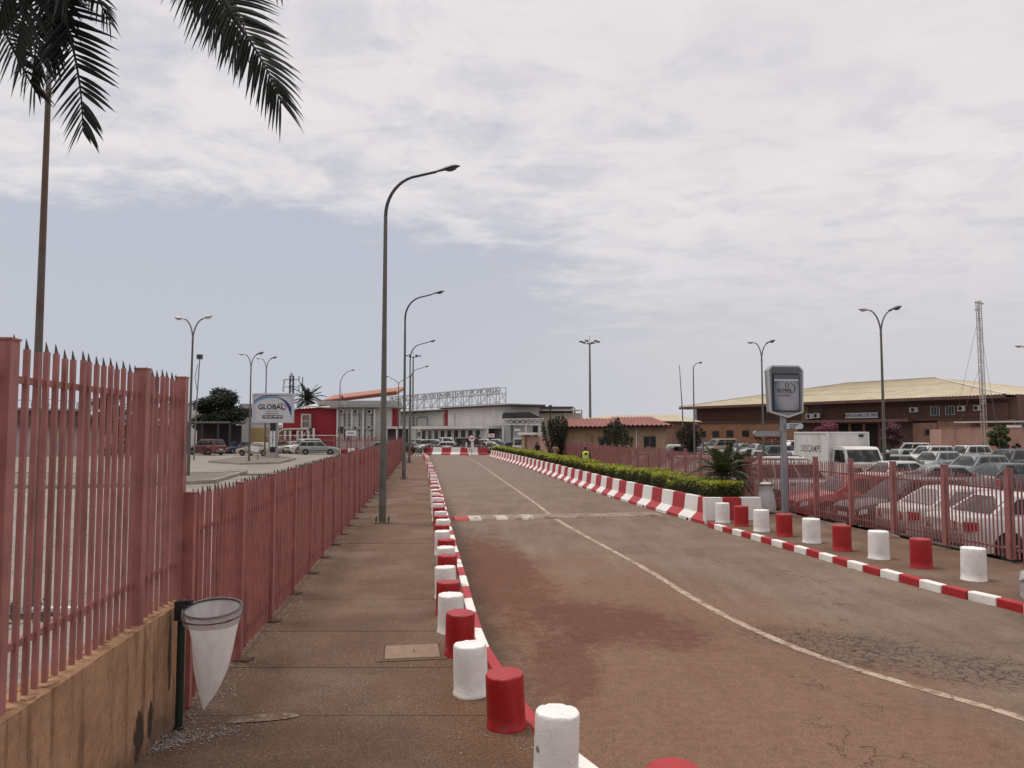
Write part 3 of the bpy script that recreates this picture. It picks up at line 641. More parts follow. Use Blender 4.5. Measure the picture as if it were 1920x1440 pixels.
# the low fence that carries on along the pavement
lf = thing('low_fence', 'long low red palisade fence running away along the left pavement', 'fence', (LF(8.65), 8.65, 0))
ys = [7.18] + [8.65 + 1.745 * i for i in range(40)]
fence_run(lf, LF, ys, .03, 1.92, .095, 1.93, .032, .112, M['fence'], [(1.58, .04), (.22, .04)], 290, lean=.004)
mb = MB()
ft = MB().box((0, 0, .008), (.17, .17, .03)).mesh('post_footing', M['walk'])
for y in ys[1:26]:
    o = link('post_footing', ft, lf, (LF(y) - lf.location.x + .07, y - 8.65, 0)); o.scale = (U(.8, 1.2), U(.8, 1.2), 1); o.rotation_euler = (0, 0, U(-.2, .2))
# the fence on the right, in front of the parked cars
rf = thing('car_park_fence', 'faded red palisade fence between the right pavement and the parked cars', 'fence', (RF(14.9), 14.9, 0))
ys = [11.3 + .03, 13.1] + [14.9 + 1.83 * i for i in range(35)]
fence_run(rf, RF, ys, .10, 1.66, .11, 1.72, .023, .108, M['fence2'], [(1.40, .035), (.26, .035)], 295, rside=1, lean=.006)

# ------------------------------------------------------------------ lamp posts
def cobra_head(parent, p, d, L_, light=False, fat=1.):
    """street light head: p its inner end, d the way it points"""
    d = Vector(d).normalized(); side = d.cross(Vector((0, 0, 1))).normalized(); up = side.cross(d)
    st = [(0, .035, .035, .0), (.12, .05, .045, .0), (.3, .075, .055, .005), (.45, .115, .07, .012), (.65, .14, .075, .012), (.85, .11, .055, .008), (1., .03, .02, .0)]
    n = 10; mb = MB(); vs = []; k = len(st)
    for t_, w, h, dz_ in st:
        w, h = w * fat, h * fat
        vs += [Vector(p) + d * t_ * L_ + side * w * cos(2 * pi * j / n) + up * (h * sin(2 * pi * j / n) * (1 if sin(2 * pi * j / n) > 0 else .45) + dz_) for j in range(n)]
    mb.add(vs, [(i * n + j, i * n + (j + 1) % n, (i + 1) * n + (j + 1) % n, (i + 1) * n + j) for i in range(k - 1) for j in range(n)] + [tuple(range(n - 1, -1, -1)), tuple((k - 1) * n + j for j in range(n))])
    h_ = mb.build('lamp_head', M['lamplight'] if light else M['lampdark'], parent, 50)
    g = MB(); vs = [];
    for t_, w, h in ((.42, .05, .02), (.5, .095, .055), (.65, .11, .075), (.8, .085, .05), (.88, .03, .01)):
        w, h = w * fat, h * fat
        vs += [Vector(p) + d * t_ * L_ + side * w * cos(pi * j / 6) - up * (.018 + h * sin(pi * j / 6)) for j in range(7)]
    g.add(vs, [(i * 7 + j, i * 7 + j + 1, (i + 1) * 7 + j + 1, (i + 1) * 7 + j) for i in range(4) for j in range(6)])
    g.build('lamp_bowl', M['glassy' if light else 'glassyd'], h_, 60)
def base_plate(root, m):
    mb = MB().box((0, 0, .012), (.46, .46, .024))
    b = mb.build('base_plate', m, root); mb = MB()
    for x in (-.17, .17):
        for y in (-.17, .17): mb.lathe([(.018, 0), (.018, .09), (.03, .09), (.03, .115), (.014, .12), (.014, .15)], 6, (x, y, .024))
    mb.build('anchor_bolt', M['spike'], b)
def single_lamp(px, py, label, h=10.2, reach=2.05, r0=.105):
    p = G(px, py); root = thing('street_lamp', label, 'street lamp', p, ANG - pi / 2, 'single-arm lamps along the left pavement')
    zs = h - 1.55
    MB().tube([(0, 0, .02), (0, 0, .3), (0, 0, 2.2), (.0, 0, 2.25), (0, 0, 5), (0, 0, zs)], [r0, r0, r0 * .93, r0 * .86, r0 * .66, r0 * .5], 14).build('pole', M['galv_g'], root, 40)
    pts = [(0, 0, zs)] + [(1.05 - 1.05 * cos(a), 0, zs + 1.22 * sin(a)) for a in [pi / 2 * .80 * i / 9 for i in range(1, 10)]]
    q = Vector(pts[-1]); pts.append(q + Vector((reach - .62 - q.x, 0, .19)))
    MB().tube(pts, [r0 * .5 - .016 * i / len(pts) for i in range(len(pts))], 10).build('arm', M['lampdark'], root, 40)
    e = Vector(pts[-1]); cobra_head(root, e - Vector((.03, 0, .005)), (1, 0, .28), .74)
    base_plate(root, M['galv_g']); MB().b2((-.055, -r0 - .006, .45), (.055, -r0 + .03, .95)).build('access_door', M['galv'], root)
    return root
single_lamp(717, 980, 'nearest single-arm street lamp on the left pavement, tallest in view')
single_lamp(757, 899, 'second single-arm street lamp from the viewer beside the low fence')
single_lamp(767.5, 868, 'third single-arm street lamp from the viewer beside the low fence')
single_lamp(769, 852, 'farthest single-arm street lamp on the left pavement, at the road bend')
def double_lamp(px, Y, z0, h, label, spread=.70, tilt=0., group='double-arm lamps in the car parks', fork=1.35, light=(True, True), r0=.09, rz=0., straight=False, pm='galv_g'):
    p = XD(px, Y, z0); root = thing('double_street_lamp', label, 'street lamp', p, rz, group); zf = h - fork; spread *= 1. if straight else .76
    MB().tube([(0, 0, 0), (0, 0, .4), (0, 0, zf * .5), (0, 0, zf)], [r0, r0, r0 * .78, r0 * .55], 12).build('pole', M[pm], root, 40)
    for s, lt in ((-1, light[0]), (1, light[1])):
        if straight: pts = [(0, 0, zf)] + [(s * spread * (.25 + .75 * i / 5) * 1., 0, zf + .25 + .55 * (i / 5) ** .8) for i in range(6)]
        else: pts = [(s * .02, 0, zf - .05)] + [(s * spread * (1 - cos(pi / 2 * i / 8)), 0, zf + fork * .93 * sin(pi / 2 * .97 * i / 8)) for i in range(1, 9)]
        MB().tube(pts, [r0 * .5 - .01 * i / len(pts) for i in range(len(pts))], 8).build('arm', M['galv'], root, 40)
        e = Vector(pts[-1]); dr = (s, 0, .32 if s > 0 else .12); cobra_head(root, e - Vector((s * .14, 0, .02)), dr, .70 if not straight else .5, lt, 1.25 if not straight else 1.)
    base_plate(root, M['galv_g']); root.rotation_euler = (0, tilt, rz)
    return root
double_lamp(68, 10.95, 0, 8.9, 'lamp post behind the tall fence whose top is lost in the palm fronds', r0=.068, tilt=-.002, pm='pole_b', rz=1.95)
double_lamp(356, 42.5, 0, 8.9, 'double-arm lamp post on the near parking island, left of the dark tree', tilt=.008)
double_lamp(469, 64, 0, 9.1, 'double-arm lamp post just left of the blue and white billboard', light=(True, False))
double_lamp(498, 77, 0, 10.0, 'double-arm lamp post rising behind the blue and white billboard', light=(True, False))
double_lamp(747, 96, RD, 9.8, 'double-arm lamp post with straight arms at the far end of the red fence', spread=1.35, straight=True, light=(False, False), fork=1.0)
double_lamp(1656, 38.2, RL, 9.0, 'tallest double-arm lamp post, standing in front of the white box truck', spread=.74, light=(True, False))
double_lamp(1430, 54, RL, 9.2, 'double-arm lamp post just left of the grey advertising totem', spread=.62, light=(True, False))
double_lamp(1937, 51, RL, 8.6, 'double-arm lamp post cut off by the right edge, beyond the parked cars', spread=.65, light=(True, False))
def short_lamp(px, Y, z0, h, label, reach, r0=.08, head=.55):
    root = thing('street_lamp', label, 'street lamp', XD(px, Y, z0))
    zs = h - reach * 1.2; MB().tube([(0, 0, 0), (0, 0, zs * .5), (0, 0, zs)], [r0, r0 * .8, r0 * .6], 10).build('pole', M['galv'], root, 40)
    pts = [(0, 0, zs)] + [(reach * (1 - cos(pi / 2 * .85 * i / 8)), 0, zs + (h - zs) * sin(pi / 2 * .85 * i / 8)) for i in range(1, 9)]
    MB().tube(pts, [r0 * .58 - .012 * i / 9 for i in range(9)], 8).build('arm', M['galv'], root, 40); cobra_head(root, pts[-1], (1, 0, .22), head); return root
short_lamp(1301, 70, RL, 9.1, 'slim single-arm lamp post beside the round dark shrub', .42)
t_ = short_lamp(637, 89, 0, 9.7, 'single-arm lamp post in front of the red building with gear on its pole', 1.5)
MB().tube([(.0, -.05, 6.4), (.28, -.1, 7.0), (0, -.05, 7.6)], .02, 6).box((.30, -.1, 6.55), (.22, .16, .3)).build('pole_bracket', M['lampdark'], t_)
cp = thing('camera_pole', 'thin pole with a camera box on top behind the leaning lamp post', 'camera pole', XD(366, 70, 0))
MB().tube([(0, 0, 0), (.1, 0, 5), (.3, 0, 9.2)], [.07, .06, .05], 8).build('pole', M['galv'], cp, 40); MB().box((.3, 0, 9.4), (.42, .4, .42)).build('camera_box', M['lampdark'], cp)
MB().tube([(.1, 0, 6.4), (-.1, 0, 7.6), (.14, 0, 8.7)], .03, 6).build('bracket', M['galv'], cp)
def high_mast(px, Y, h, label, r0):
    root = thing('floodlight_mast', label, 'floodlight mast', XD(px, Y, -.3), 0, 'tall floodlight masts')
    MB().tube([(0, 0, 0), (0, 0, h * .5), (0, 0, h)], [r0, r0 * .8, r0 * .55], 12).build('pole', M['galv'], root, 40)
    mb = MB().lathe([(.25, -.12), (.45, -.05), (.45, .08), (.25, .12)], 12, (0, 0, h - .1)); mb.build('lamp_ring', M['galv'], root)
    for k in range(6):
        a = k * pi / 3 + .1; e = Vector((1.75 * cos(a), 1.75 * sin(a), h + .35)); mb = MB().tube([(.4 * cos(a), .4 * sin(a), h - .1), (1.3 * cos(a), 1.3 * sin(a), h - .05), e], .05, 6); mb.build('arm', M['galv'], root)
        MB().lathe([(.1, .12), (.34, .05), (.38, -.12), (.3, -.2)], 8, e).build('floodlight', M['lampdark'], root)
    MB().tube([(0, 0, h), (0, 0, h + 1.6)], .05, 6).tube([(-.9, 0, h), (-.9, 0, h + .9)], .04, 6).build('lightning_rod', M['galv'], root)
high_mast(1106.5, 152, 20.5, 'tall floodlight mast rising behind the red-roofed house', .29)
high_mast(774, 205, 23, 'distant floodlight mast behind the row of street lamps', .3)
# slim aerial mast at the left end of the freight hall
am = thing('aerial_mast', 'bare thin aerial pole near the left end of the freight hall', 'mast', XD(1281, 100, RL))
MB().tube([(0, 0, 0), (-.1, 0, 5.5), (-.42, 0, 11.6)], [.10, .08, .04], 8).build('pole', M['galv'], am, 40); MB().tube([(-.7, 0, 3.1), (.5, 0, 3.0)], .04, 6).tube([(-.1, 0, 2.5), (.35, .1, 3.1)], .03, 6).build('strut', M['galv'], am)

# guyed lattice mast in front of the freight hall
lm_ = thing('lattice_mast', 'tall guyed lattice mast with aerials in front of the freight hall', 'mast', XD(1844, 72, RL)); lm_.rotation_euler = (0, -.008, .4)
MH = 15.2; hw = .16; legs = [(-hw, -hw), (hw, -hw), (hw, hw), (-hw, hw)]
M['mast_w'] = mat('pale_mast_steel', (.42, .38, .36), .5, .1, 3, metal=.2); M['mast_r'] = mat('rusty_mast_steel', (.27, .145, .105), .6, .15, 3)
for lx, ly in legs: MB().bar((lx, ly, 0), (lx, ly, MH), .045).build('leg', M['mast_w'], lm_)
sec = 0
for z0_, z1_, m_ in ((.2, 5.5, 'mast_r'), (5.5, MH, 'mast_w')):
    mb = MB(); z = z0_
    while z < z1_:
        for k in range(4):
            a, b = legs[k], legs[(k + 1) % 4]; mb.bar((a[0], a[1], z), (b[0], b[1], z), .03); zz = min(z + .5, MH); mb.bar((a[0], a[1], z), (b[0], b[1], zz), .022) if (int(z * 2) % 2) else mb.bar((b[0], b[1], z), (a[0], a[1], zz), .022)
        z += .5
    mb.build('lattice_bracing', M[m_], lm_)
for z, s in ((15.0, -.42), (14.3, -.45), (14.9, .3)): MB().lathe([(.05, -.05), (.17, -.02), (.19, .06), (.05, .1)], 10, (s, -.1, z)).build('dish_aerial', M['lamplight'], lm_)
for (gx, gy, gz, gh) in ((7.2, 8, 5.2, 14.3), (5.4, 4, 3.0, 8.2), (-2.0, -3, 0, 14.4), (-1.4, 3, 0, 9.0)): MB().tube([(hw if gx > 0 else -hw, 0, gh), (gx, gy, gz)], .014, 5).build('guy_wire', M['galv'], lm_)
# cell tower far behind the billboard
ct = thing('cell_tower', 'distant mobile phone tower with antenna frames behind the billboard', 'tower', XD(546, 150, 0))
mb = MB()
for s in (-1, 1):
    for q in (-1, 1): MB().bar((s * .45, q * .45, 0), (s * .3, q * .3, 13.6), .12).build('leg', M['lampdark'], ct)
for i in range(14): mb.bar((-.45, -.45, i), (.42, -.42, i + 1), .07).bar((.45, .45, i), (-.42, .42, i + 1), .07).bar((-.4, -.4, i + .5), (.4, -.4, i + .5), .06)
mb.build('lattice_bracing', M['lampdark'], ct)
for z in (10.0, 11.4, 12.8): MB().bar((-1.5, 0, z), (1.5, 0, z), .12).bar((0, -1.2, z), (0, 1.2, z), .12).build('antenna_frame', M['lampdark'], ct)
for i, (x, z) in enumerate(((-1.5, 11.), (-1.4, 12.3), (1.5, 11.2), (1.5, 12.9), (0., 13.6), (-.8, 9.6))): MB().box((x, -.3, z), (.28, .2, 1.2)).build('panel_antenna', M['lamplight'], ct)
MB().tube([(2.0, .5, 0), (2.0, .5, 13.4)], .10, 8).build('side_pole', M['galv'], ct)

# ------------------------------------------------------------------ rubbish bag stands
def bag_material(name, col, alpha):
    m = bpy.data.materials.new(name); m.use_nodes = True; N, L = m.node_tree.nodes, m.node_tree.links; N.clear()
    df = N.new('ShaderNodeBsdfDiffuse'); tl = N.new('ShaderNodeBsdfTranslucent'); tp = N.new('ShaderNodeBsdfTransparent'); gl = N.new('ShaderNodeBsdfGlossy')
    geo = N.new('ShaderNodeNewGeometry'); nz = N.new('ShaderNodeTexNoise'); nz.inputs['Scale'].default_value = 9; nz.inputs['Detail'].default_value = 5; mp = N.new('ShaderNodeMapping'); mp.inputs['Scale'].default_value = (2., 2., .5); L.new(geo.outputs['Position'], mp.inputs[0]); L.new(mp.outputs[0], nz.inputs['Vector'])
    mr = N.new('ShaderNodeMapRange'); mr.inputs[1].default_value = .3; mr.inputs[2].default_value = .7; mr.inputs[3].default_value = alpha + .12; mr.inputs[4].default_value = alpha - .1; L.new(nz.outputs['Fac'], mr.inputs[0])
    df.inputs[0].default_value = (*col, 1); tl.inputs[0].default_value = (*col, 1); gl.inputs[0].default_value = (.8, .8, .8, 1); gl.inputs[1].default_value = .25
    bp = N.new('ShaderNodeBump'); bp.inputs['Strength'].default_value = .5; bp.inputs['Distance'].default_value = .02; L.new(nz.outputs['Fac'], bp.inputs['Height'])
    for s in (df, gl): L.new(bp.outputs[0], s.inputs['Normal'])
    m1, m2, m3, o = N.new('ShaderNodeMixShader'), N.new('ShaderNodeMixShader'), N.new('ShaderNodeMixShader'), N.new('ShaderNodeOutputMaterial')
    m1.inputs[0].default_value = .5; L.new(df.outputs[0], m1.inputs[1]); L.new(tl.outputs[0], m1.inputs[2])
    m2.inputs[0].default_value = .06; L.new(m1.outputs[0], m2.inputs[1]); L.new(gl.outputs[0], m2.inputs[2])
    L.new(mr.outputs[0], m3.inputs[0]); L.new(tp.outputs[0], m3.inputs[1]); L.new(m2.outputs[0], m3.inputs[2]); L.new(m3.outputs[0], o.inputs[0])
    return m
M['bag'] = bag_material('clear_plastic_bag', (.85, .83, .82), .82); M['bagfold'] = bag_material('folded_plastic', (.42, .38, .37), .62)
bp_ = G(335, 1366)
bn = thing('bag_stand', 'dark green pole stand holding a clear plastic rubbish bag beside the ochre wall', 'bin', bp_)
MB().lathe([(.045, 0), (.045, .012), (.032, .02), (.031, .95), (.03, 1.02)], 14).build('post', M['green_post'], bn, 40)
MB().box((-.005, 0, .985), (.085, .085, .16)).box((.04, -.005, 1.05), (.10, .05, .035)).build('bracket', M['black'], bn)
cx, cy, cz = .270, -.02, 1.005; ra, rb = .235, .20
ringp = [(cx + ra * cos(a), cy + rb * sin(a), cz + .004 * cos(a) + .040 * sin(a)) for a in [2 * pi * i / 28 for i in range(29)]]
MB().tube(ringp, .010, 8, caps=False).build('hoop', M['lampdark'], bn, 60)
def bag_mesh(levels, n=36, fold=.055, seed=1):
    rr = random.Random(seed); mb = MB(); vs = []; ph = [rr.uniform(0, 6.28) for _ in range(4)]
    for (z, x, y, a, b, tlt) in levels:
        for j in range(n):
            th = 2 * pi * j / n; k = 1 + fold * (sin(5 * th + ph[0]) * .6 + sin(9 * th + ph[1] + z * 3) * .5 + sin(13 * th + ph[2]) * .3) * (0.3 if z > .95 else 1.)
            vs.append((x + a * k * cos(th), y + b * k * sin(th), z + tlt * (.06 * cos(th) + .66 * sin(th)) + rr.uniform(-.003, .003)))
    kk = len(levels); mb.add(vs, [(i * n + j, i * n + (j + 1) % n, (i + 1) * n + (j + 1) % n, (i + 1) * n + j) for i in range(kk - 1) for j in range(n)]); return mb
lv = [(cz + .002, cx, cy, ra + .006, rb + .006, .06), (.93, cx + .01, cy, .215, .185, .04), (.84, cx + .012, cy, .188, .165, .02), (.76, cx + .012, cy, .172, .14, .01), (.64, cx + .005, cy, .158, .115, 0), (.52, cx - .004, cy, .140, .092, 0), (.42, cx - .014, cy, .112, .065, 0), (.32, cx - .025, cy, .078, .040, 0), (.23, cx - .042, cy, .036, .018, 0), (.165, cx - .055, cy, .006, .004, 0)]
bag = bag_mesh(lv).build('plastic_bag', M['bag'], bn, 70)
lv2 = [(cz + .006, cx, cy, ra - .004, rb - .004, .06), (cz + .012, cx, cy, ra + .012, rb + .012, .062), (cz - .03, cx, cy, ra + .016, rb + .015, .055), (.93, cx, cy, .238, .208, .04), (.885, cx, cy, .228, .20, .03)]
bag_mesh(lv2, fold=.022, seed=5).build('folded_rim', M['bagfold'], bag, 70)
bag_mesh([(cz - .045, cx, cy, ra + .02, rb + .019, .052), (cz - .057, cx, cy, ra + .021, rb + .02, .052)], fold=.01).build('elastic_band', mat('dark_red_band', (.12, .03, .035), .6), bag, 70)
bw = thing('bag_stand', 'white rubbish bag on a round stand at the corner of the planter', 'bin', G(1437, 962))
M['whitebag'] = bag_material('white_plastic_bag', (.80, .79, .78), .97)
b_ = bag_mesh([(.86, 0, 0, .225, .225, 0), (.80, 0, 0, .22, .22, 0), (.72, 0, 0, .205, .205, 0), (.6, .0, 0, .235, .225, 0), (.42, .01, 0, .262, .24, 0), (.2, .02, 0, .275, .25, 0), (.08, .02, 0, .27, .25, 0), (.03, .02, 0, .02, .02, 0)], fold=.035, seed=8).build('plastic_bag', M['whitebag'], bw, 70)
MB().lathe([(.235, .86), (.255, .87), (.255, .90), (.22, .915), (.2, .87)], 24).build('hoop', M['galv'], bw, 50); MB().lathe([(.18, .90), (.15, .95), (.02, .96)], 20).build('lid', M['white'], bw, 50)
MB().tube([(0, .29, -.01), (0, .29, .9)], .03, 8).tube([(0, .29, .88), (0, .2, .88)], .02, 6).build('post', M['green_post'], bw)
# gravel where the stand is set, and loose stones
def stones(name, spots, m, label=None):
    mb = MB()
    for x, y, z, r in spots:
        a, b, c = U(.6, 1.2) * r, U(.6, 1.2) * r, U(.4, .8) * r; q = U(0, 6.28)
        vs = [(x + a * cos(q) , y + a * sin(q), z), (x - b * sin(q), y + b * cos(q), z + U(0, .3) * c), (x - a * cos(q), y - a * sin(q), z), (x + b * sin(q), y - b * cos(q), z + U(0, .3) * c), (x + U(-.3, .3) * r, y + U(-.3, .3) * r, z + c)]
        mb.add(vs, [(0, 1, 4), (1, 2, 4), (2, 3, 4), (3, 0, 4)])
    o = mb.build(name, m); o['kind'] = 'stuff'; return o
sp = []
for i in range(700):
    s_ = R() ** 1.4; c_ = G(255 + 180 * s_, 1405 - 40 * s_); g1, g2 = random.gauss(0, .10), random.gauss(0, .085)
    sp.append((c_.x + g1 + .05, c_.y + g2 + .03, 0, U(.004, .013)))
stones('gravel', [q for q in sp if q[0] > WX(q[1]) + .01], mat('pale_gravel', (.27, .235, .215), .9, .6, 60.))
sp = []
for i in range(900):
    Y = U(4.6, 16); X = U(WX(min(Y, 8)) + .1, kerb_x(Y) - .2); sp.append((X, Y, 0, U(.004, .011)))
for i in range(1100):
    Y = 6.8 + 22 * R() ** 1.6; sp.append((LF(Y) + abs(random.gauss(.05, .16)) + .02, Y, 0, U(.005, .015)))
for i in range(900):
    Y = 4.8 + 16 * R() ** 1.5; sp.append((kerb_x(Y) - .16 - abs(random.gauss(.0, .35)), Y, 0, U(.004, .011)))
stones('loose_stones', sp, mat('loose_grit', (.30, .235, .19), .9, .5, 40.))
sp = []
for i in range(2200):
    Y = 4.8 + 16 * R() ** 1.5; sp.append((kerb_x(Y) + abs(random.gauss(.02, .5)) + .03, Y, RD, U(.004, .013)))
for i in range(700):
    a = random.gauss(0, 1); b = random.gauss(0, 1); sp.append((4.4 + a * 1.0 + b * .25, 9.4 - a * .9 + b * .45, RD, U(.005, .016)))
stones('road_grit', sp, mat('dark_grit', (.14, .085, .06), .9, .55, 40.))
# pale cement spill and the inspection cover
mh = thing('inspection_cover', 'worn concrete inspection cover set in the left pavement', 'manhole cover', G(776, 1221)); mh.rotation_euler = (0, 0, ANG - pi / 2 + .03)
M['cover'] = mat('cover_concrete', (.235, .155, .11), .9, .2, 7, .4, 60)
MB().b2((-.42, -.36, -.02), (.36, -.30, .004)).b2((-.42, .26, -.02), (.36, .32, .004)).b2((-.42, -.299, -.02), (-.34, .259, .004)).b2((.30, -.299, -.02), (.36, .259, .004)).build('cover_frame', M['walk'], mh)
MB().b2((-.325, -.285, -.01), (.285, .245, .009)).build('cover_lid', M['cover'], mh); MB().box((0, -.02, .011), (.012, .09, .006)).build('lifting_slot', M['ink'], mh)
tq_ = NT('cement_spill', .92); cq_ = tq_.mix(tq_.sm(tq_.noise(7, 7, .75), .42, .60), (.122, .073, .049), (.225, .172, .14)); M_CEM = tq_.done(tq_.mix(1., cq_, tq_.sm(tq_.noise(70, 4, .75), .3, .7, .6, 1.4), 'MULTIPLY'))
pt = [(.0, .0), (.28, .05), (.52, .12), (.60, .21), (.42, .26), (.2, .22), (.02, .12)]; c_ = G(425, 1357)
sheet('cement_patch', [(c_.x + x * .95, c_.y + y * .95) for x, y in smoothline(pt + [pt[0]], 5)[:-1]], .003, M_CEM)

# litter round the lamp foot behind the tall fence
c_ = G(62, 1150); sp = []
for i in range(260): sp.append((c_.x + random.gauss(0, .28), c_.y + random.gauss(-.1, .18), 0, U(.015, .05)))
stones('leaf_litter', sp, mat('dead_leaves', (.045, .034, .026), .9, .4, 20.))
wk = thing('white_plank', 'short white plank lying by the lamp foot behind the tall fence', 'plank', G(112, 1148)); MB().box((0, 0, .035), (.78, .14, .07), .05).build('board', M['white'], wk)

# ------------------------------------------------------------------ buildings
class Facade:
    """an Empty at the foot of a wall: local x along the wall, y into the building, z up; S() gives wall coordinates of a pixel"""
    def __init__(s, name, label, cat, P0, P1, z0, root=None, group=None):
        s.P0, s.P1 = Vector((P0[0], P0[1], z0)), Vector((P1[0], P1[1], z0)); d = s.P1 - s.P0; s.L = d.length; s.u = d.normalized(); s.n = Vector((-s.u.y, s.u.x, 0)); s.z0 = z0
        s.root = root or thing(name, label, cat, s.P0, atan2(s.u.y, s.u.x), group)
    def S(s, px, py):
        d = ray(px, py); e = Vector((0, 0, EYE)); t = (s.P0 - e).dot(s.n) / d.dot(s.n); q = e + d * t - s.P0; return q.dot(s.u), q.z
    def px(s, x0, y0, x1, y1):
        a, b = s.S(x0, (y0 + y1) / 2)[0], s.S(x1, (y0 + y1) / 2)[0]; xm = (x0 + x1) / 2; t, o = s.S(xm, y0)[1], s.S(xm, y1)[1]; return a, o, b, t
    def box(s, name, r, y0, y1, m, parent=None, smooth=None): return MB().b2((r[0], y0, r[1]), (r[2], y1, r[3])).build(name, m, parent or s.root, smooth)
    def window(s, r, m='pane', fr='white', cols=2, rows=1, t=.06, bars=0, depth=.05):
        a, o, b, u = r; mb = MB(); d0 = -depth
        mb.b2((a, d0, o), (a + t, .02, u)).b2((b - t, d0, o), (b, .02, u)).b2((a + t, d0, u - t), (b - t, .02, u)).b2((a + t, d0, o), (b - t, .02, o + t))
        for k in range(1, cols): x = a + (b - a) * k / cols; mb.b2((x - t * .35, d0 + .01, o + t), (x + t * .35, .02, u - t))
        for k in range(1, rows): z = o + (u - o) * k / rows; mb.b2((a + t, d0 + .012, z - t * .35), (b - t, .018, z + t * .35))
        w = mb.build('window', M[fr], s.root); MB().b2((a + t, -.012, o + t), (b - t, .03, u - t)).build('pane', M[m], w)
        if bars:
            mb = MB()
            for k in range(1, bars): x = a + (b - a) * k / bars; mb.b2((x - .014, d0 - .05, o), (x + .014, d0 - .025, u))
            mb.build('window_bars', M['ink'], w)
        return w
    def ac(s, r, box='white'):
        a, o, b, u = r; w = MB().b2((a, -.36, o), (b, -.02, u)).build('air_conditioner', M[box], s.root)
        c = (a + (b - a) * .42, (o + u) / 2); q = min(b - a, u - o) * .4
        mb = MB(); mb.add([(c[0] + q * cos(i * pi / 7), -.365, c[1] + q * sin(i * pi / 7)) for i in range(14)], [tuple(range(13, -1, -1))]); f_ = mb.build('fan_grille', M['ink'], w)
        if f_.data.polygons[0].normal.y > 0: f_.data.flip_normals()
        MB().b2((a + .05, -.34, o - .08), (a + .1, -.02, o - .005)).b2((b - .1, -.34, o - .08), (b - .05, -.02, o - .005)).build('bracket', M['galv'], w); return w
def bmat(name, col, **k): M[name] = mat(name, col, k.pop('rough', .85), k.pop('var', .10), k.pop('scale', .8), k.pop('bump', .15), k.pop('bscale', 12.), **k)
bmat('freight_ochre', (.295, .155, .088), col2=(.21, .11, .068), c2=(.5, .68), c2scale=.5, streak=(1, 1, .3)); bmat('freight_brown', (.120, .066, .052), col2=(.09, .048, .040))
bmat('freight_tan', (.26, .145, .10), col2=(.2, .11, .08), streak=(1, 1, .2)); bmat('mustard', (.25, .18, .085)); bmat('pink_plaster', (.42, .245, .195), col2=(.33, .19, .15), streak=(1, 1, .25), c2scale=.8)
bmat('beige_roof', (.45, .385, .27), col2=(.38, .32, .22), c2scale=.35, rough=.7, c2=(.4, .7)); bmat('house_beige', (.36, .25, .155), col2=(.30, .20, .125), streak=(1, 1, .25))
bmat('red_roof', (.245, .088, .068), col2=(.195, .070, .056), c2scale=.9, rough=.65); bmat('terminal_grey', (.45, .435, .41), col2=(.40, .385, .365), streak=(1, 1, .2)); bmat('terminal_pale', (.57, .55, .54), col2=(.52, .505, .495), streak=(1, 1, .15))
bmat('terminal_red', (.295, .016, .028), col2=(.24, .018, .027), streak=(1.5, 1.5, .05), rough=.6); bmat('white_fascia', (.58, .565, .54)); bmat('roof_pale', (.52, .50, .47), rough=.55); bmat('orange_roof', (.33, .135, .09), rough=.65, col2=(.28, .12, .085)); bmat('orange_edge', (.33, .09, .05), rough=.65)
bmat('maroon_band', (.145, .072, .066), col2=(.11, .058, .055), c2scale=.6); bmat('pale_wall', (.43, .35, .33), col2=(.36, .29, .27), streak=(1, 1, .3)); bmat('dark_roofing', (.055, .042, .042)); bmat('yellow_wall', (.42, .30, .15)); bmat('concrete_g', (.32, .31, .29), col2=(.25, .24, .225))
M['pane'] = mat('window_glass', (.022, .024, .028), .1, .1, spec=.6); M['pane_b'] = mat('pale_window_glass', (.19, .165, .12), .2, .1, spec=.6); M['truss'] = mat('truss_steel', (.40, .40, .41), .5, .08, metal=.3)

bmat('cream_wall', (.50, .45, .36))
# --- freight hall with a long hipped sheet roof
A, B = XD(1297, 129), XD(1893, 87)
fh = Facade('freight_hall', 'long freight hall with a beige hipped sheet roof and dark brown front', 'building', A, B, RL)
L_ = fh.L; DEP = 35.; EV = 7.0; RGZ = 10.6; s0, s1 = 1.5, L_ + 22; ob = 2.2       # eave height, overhang
ys_, yn_ = -ob, DEP; RIX0, RIX1 = 17.5, L_ - 17.5
fh.box('wall', (s0, 0, L_ + .6, EV + .1), 0, .3, M['freight_brown']); MB().b2((s0 - .3, .0, 0), (s0, DEP - 3, EV + .1)).build('wall', M['freight_ochre'], fh.root)
fh.box('back_wall', (s0, 0, L_ + .6, EV + .1), DEP - 3, DEP - 2.7, M['freight_brown']); MB().b2((L_ + .6, 0, 0), (L_ + .9, DEP - 3, EV + .1)).build('wall', M['freight_brown'], fh.root)
def corr_roof(name, quad, n, amp, m, parent, thick=.05):
    """corrugated sheet over a quad (e0,e1 along the eave, r0,r1 along the ridge)"""
    e0, e1, r0, r1 = [Vector(q) for q in quad]; mb = MB(); vs = []; nr = 5
    up = (e1 - e0).cross(r0 - e0).normalized() if (r0 - e0).length > 1e-4 else (e1 - e0).cross(r1 - e0).normalized()
    if up.z < 0: up = -up
    for i in range(n + 1):
        a, b = e0.lerp(e1, i / n), r0.lerp(r1, i / n)
        for k in range(nr): vs.append(a.lerp(b, k / (nr - 1)) + up * (amp if i % 2 else 0))
    mb.add(vs, [(i * nr + k, (i + 1) * nr + k, (i + 1) * nr + k + 1, i * nr + k + 1) for i in range(n) for k in range(nr - 1)])
    mb.add([e0 - up * thick, e1 - up * thick, r1 - up * thick, r0 - up * thick], [(0, 1, 2, 3)]); o = mb.build(name, m, parent)
    return o
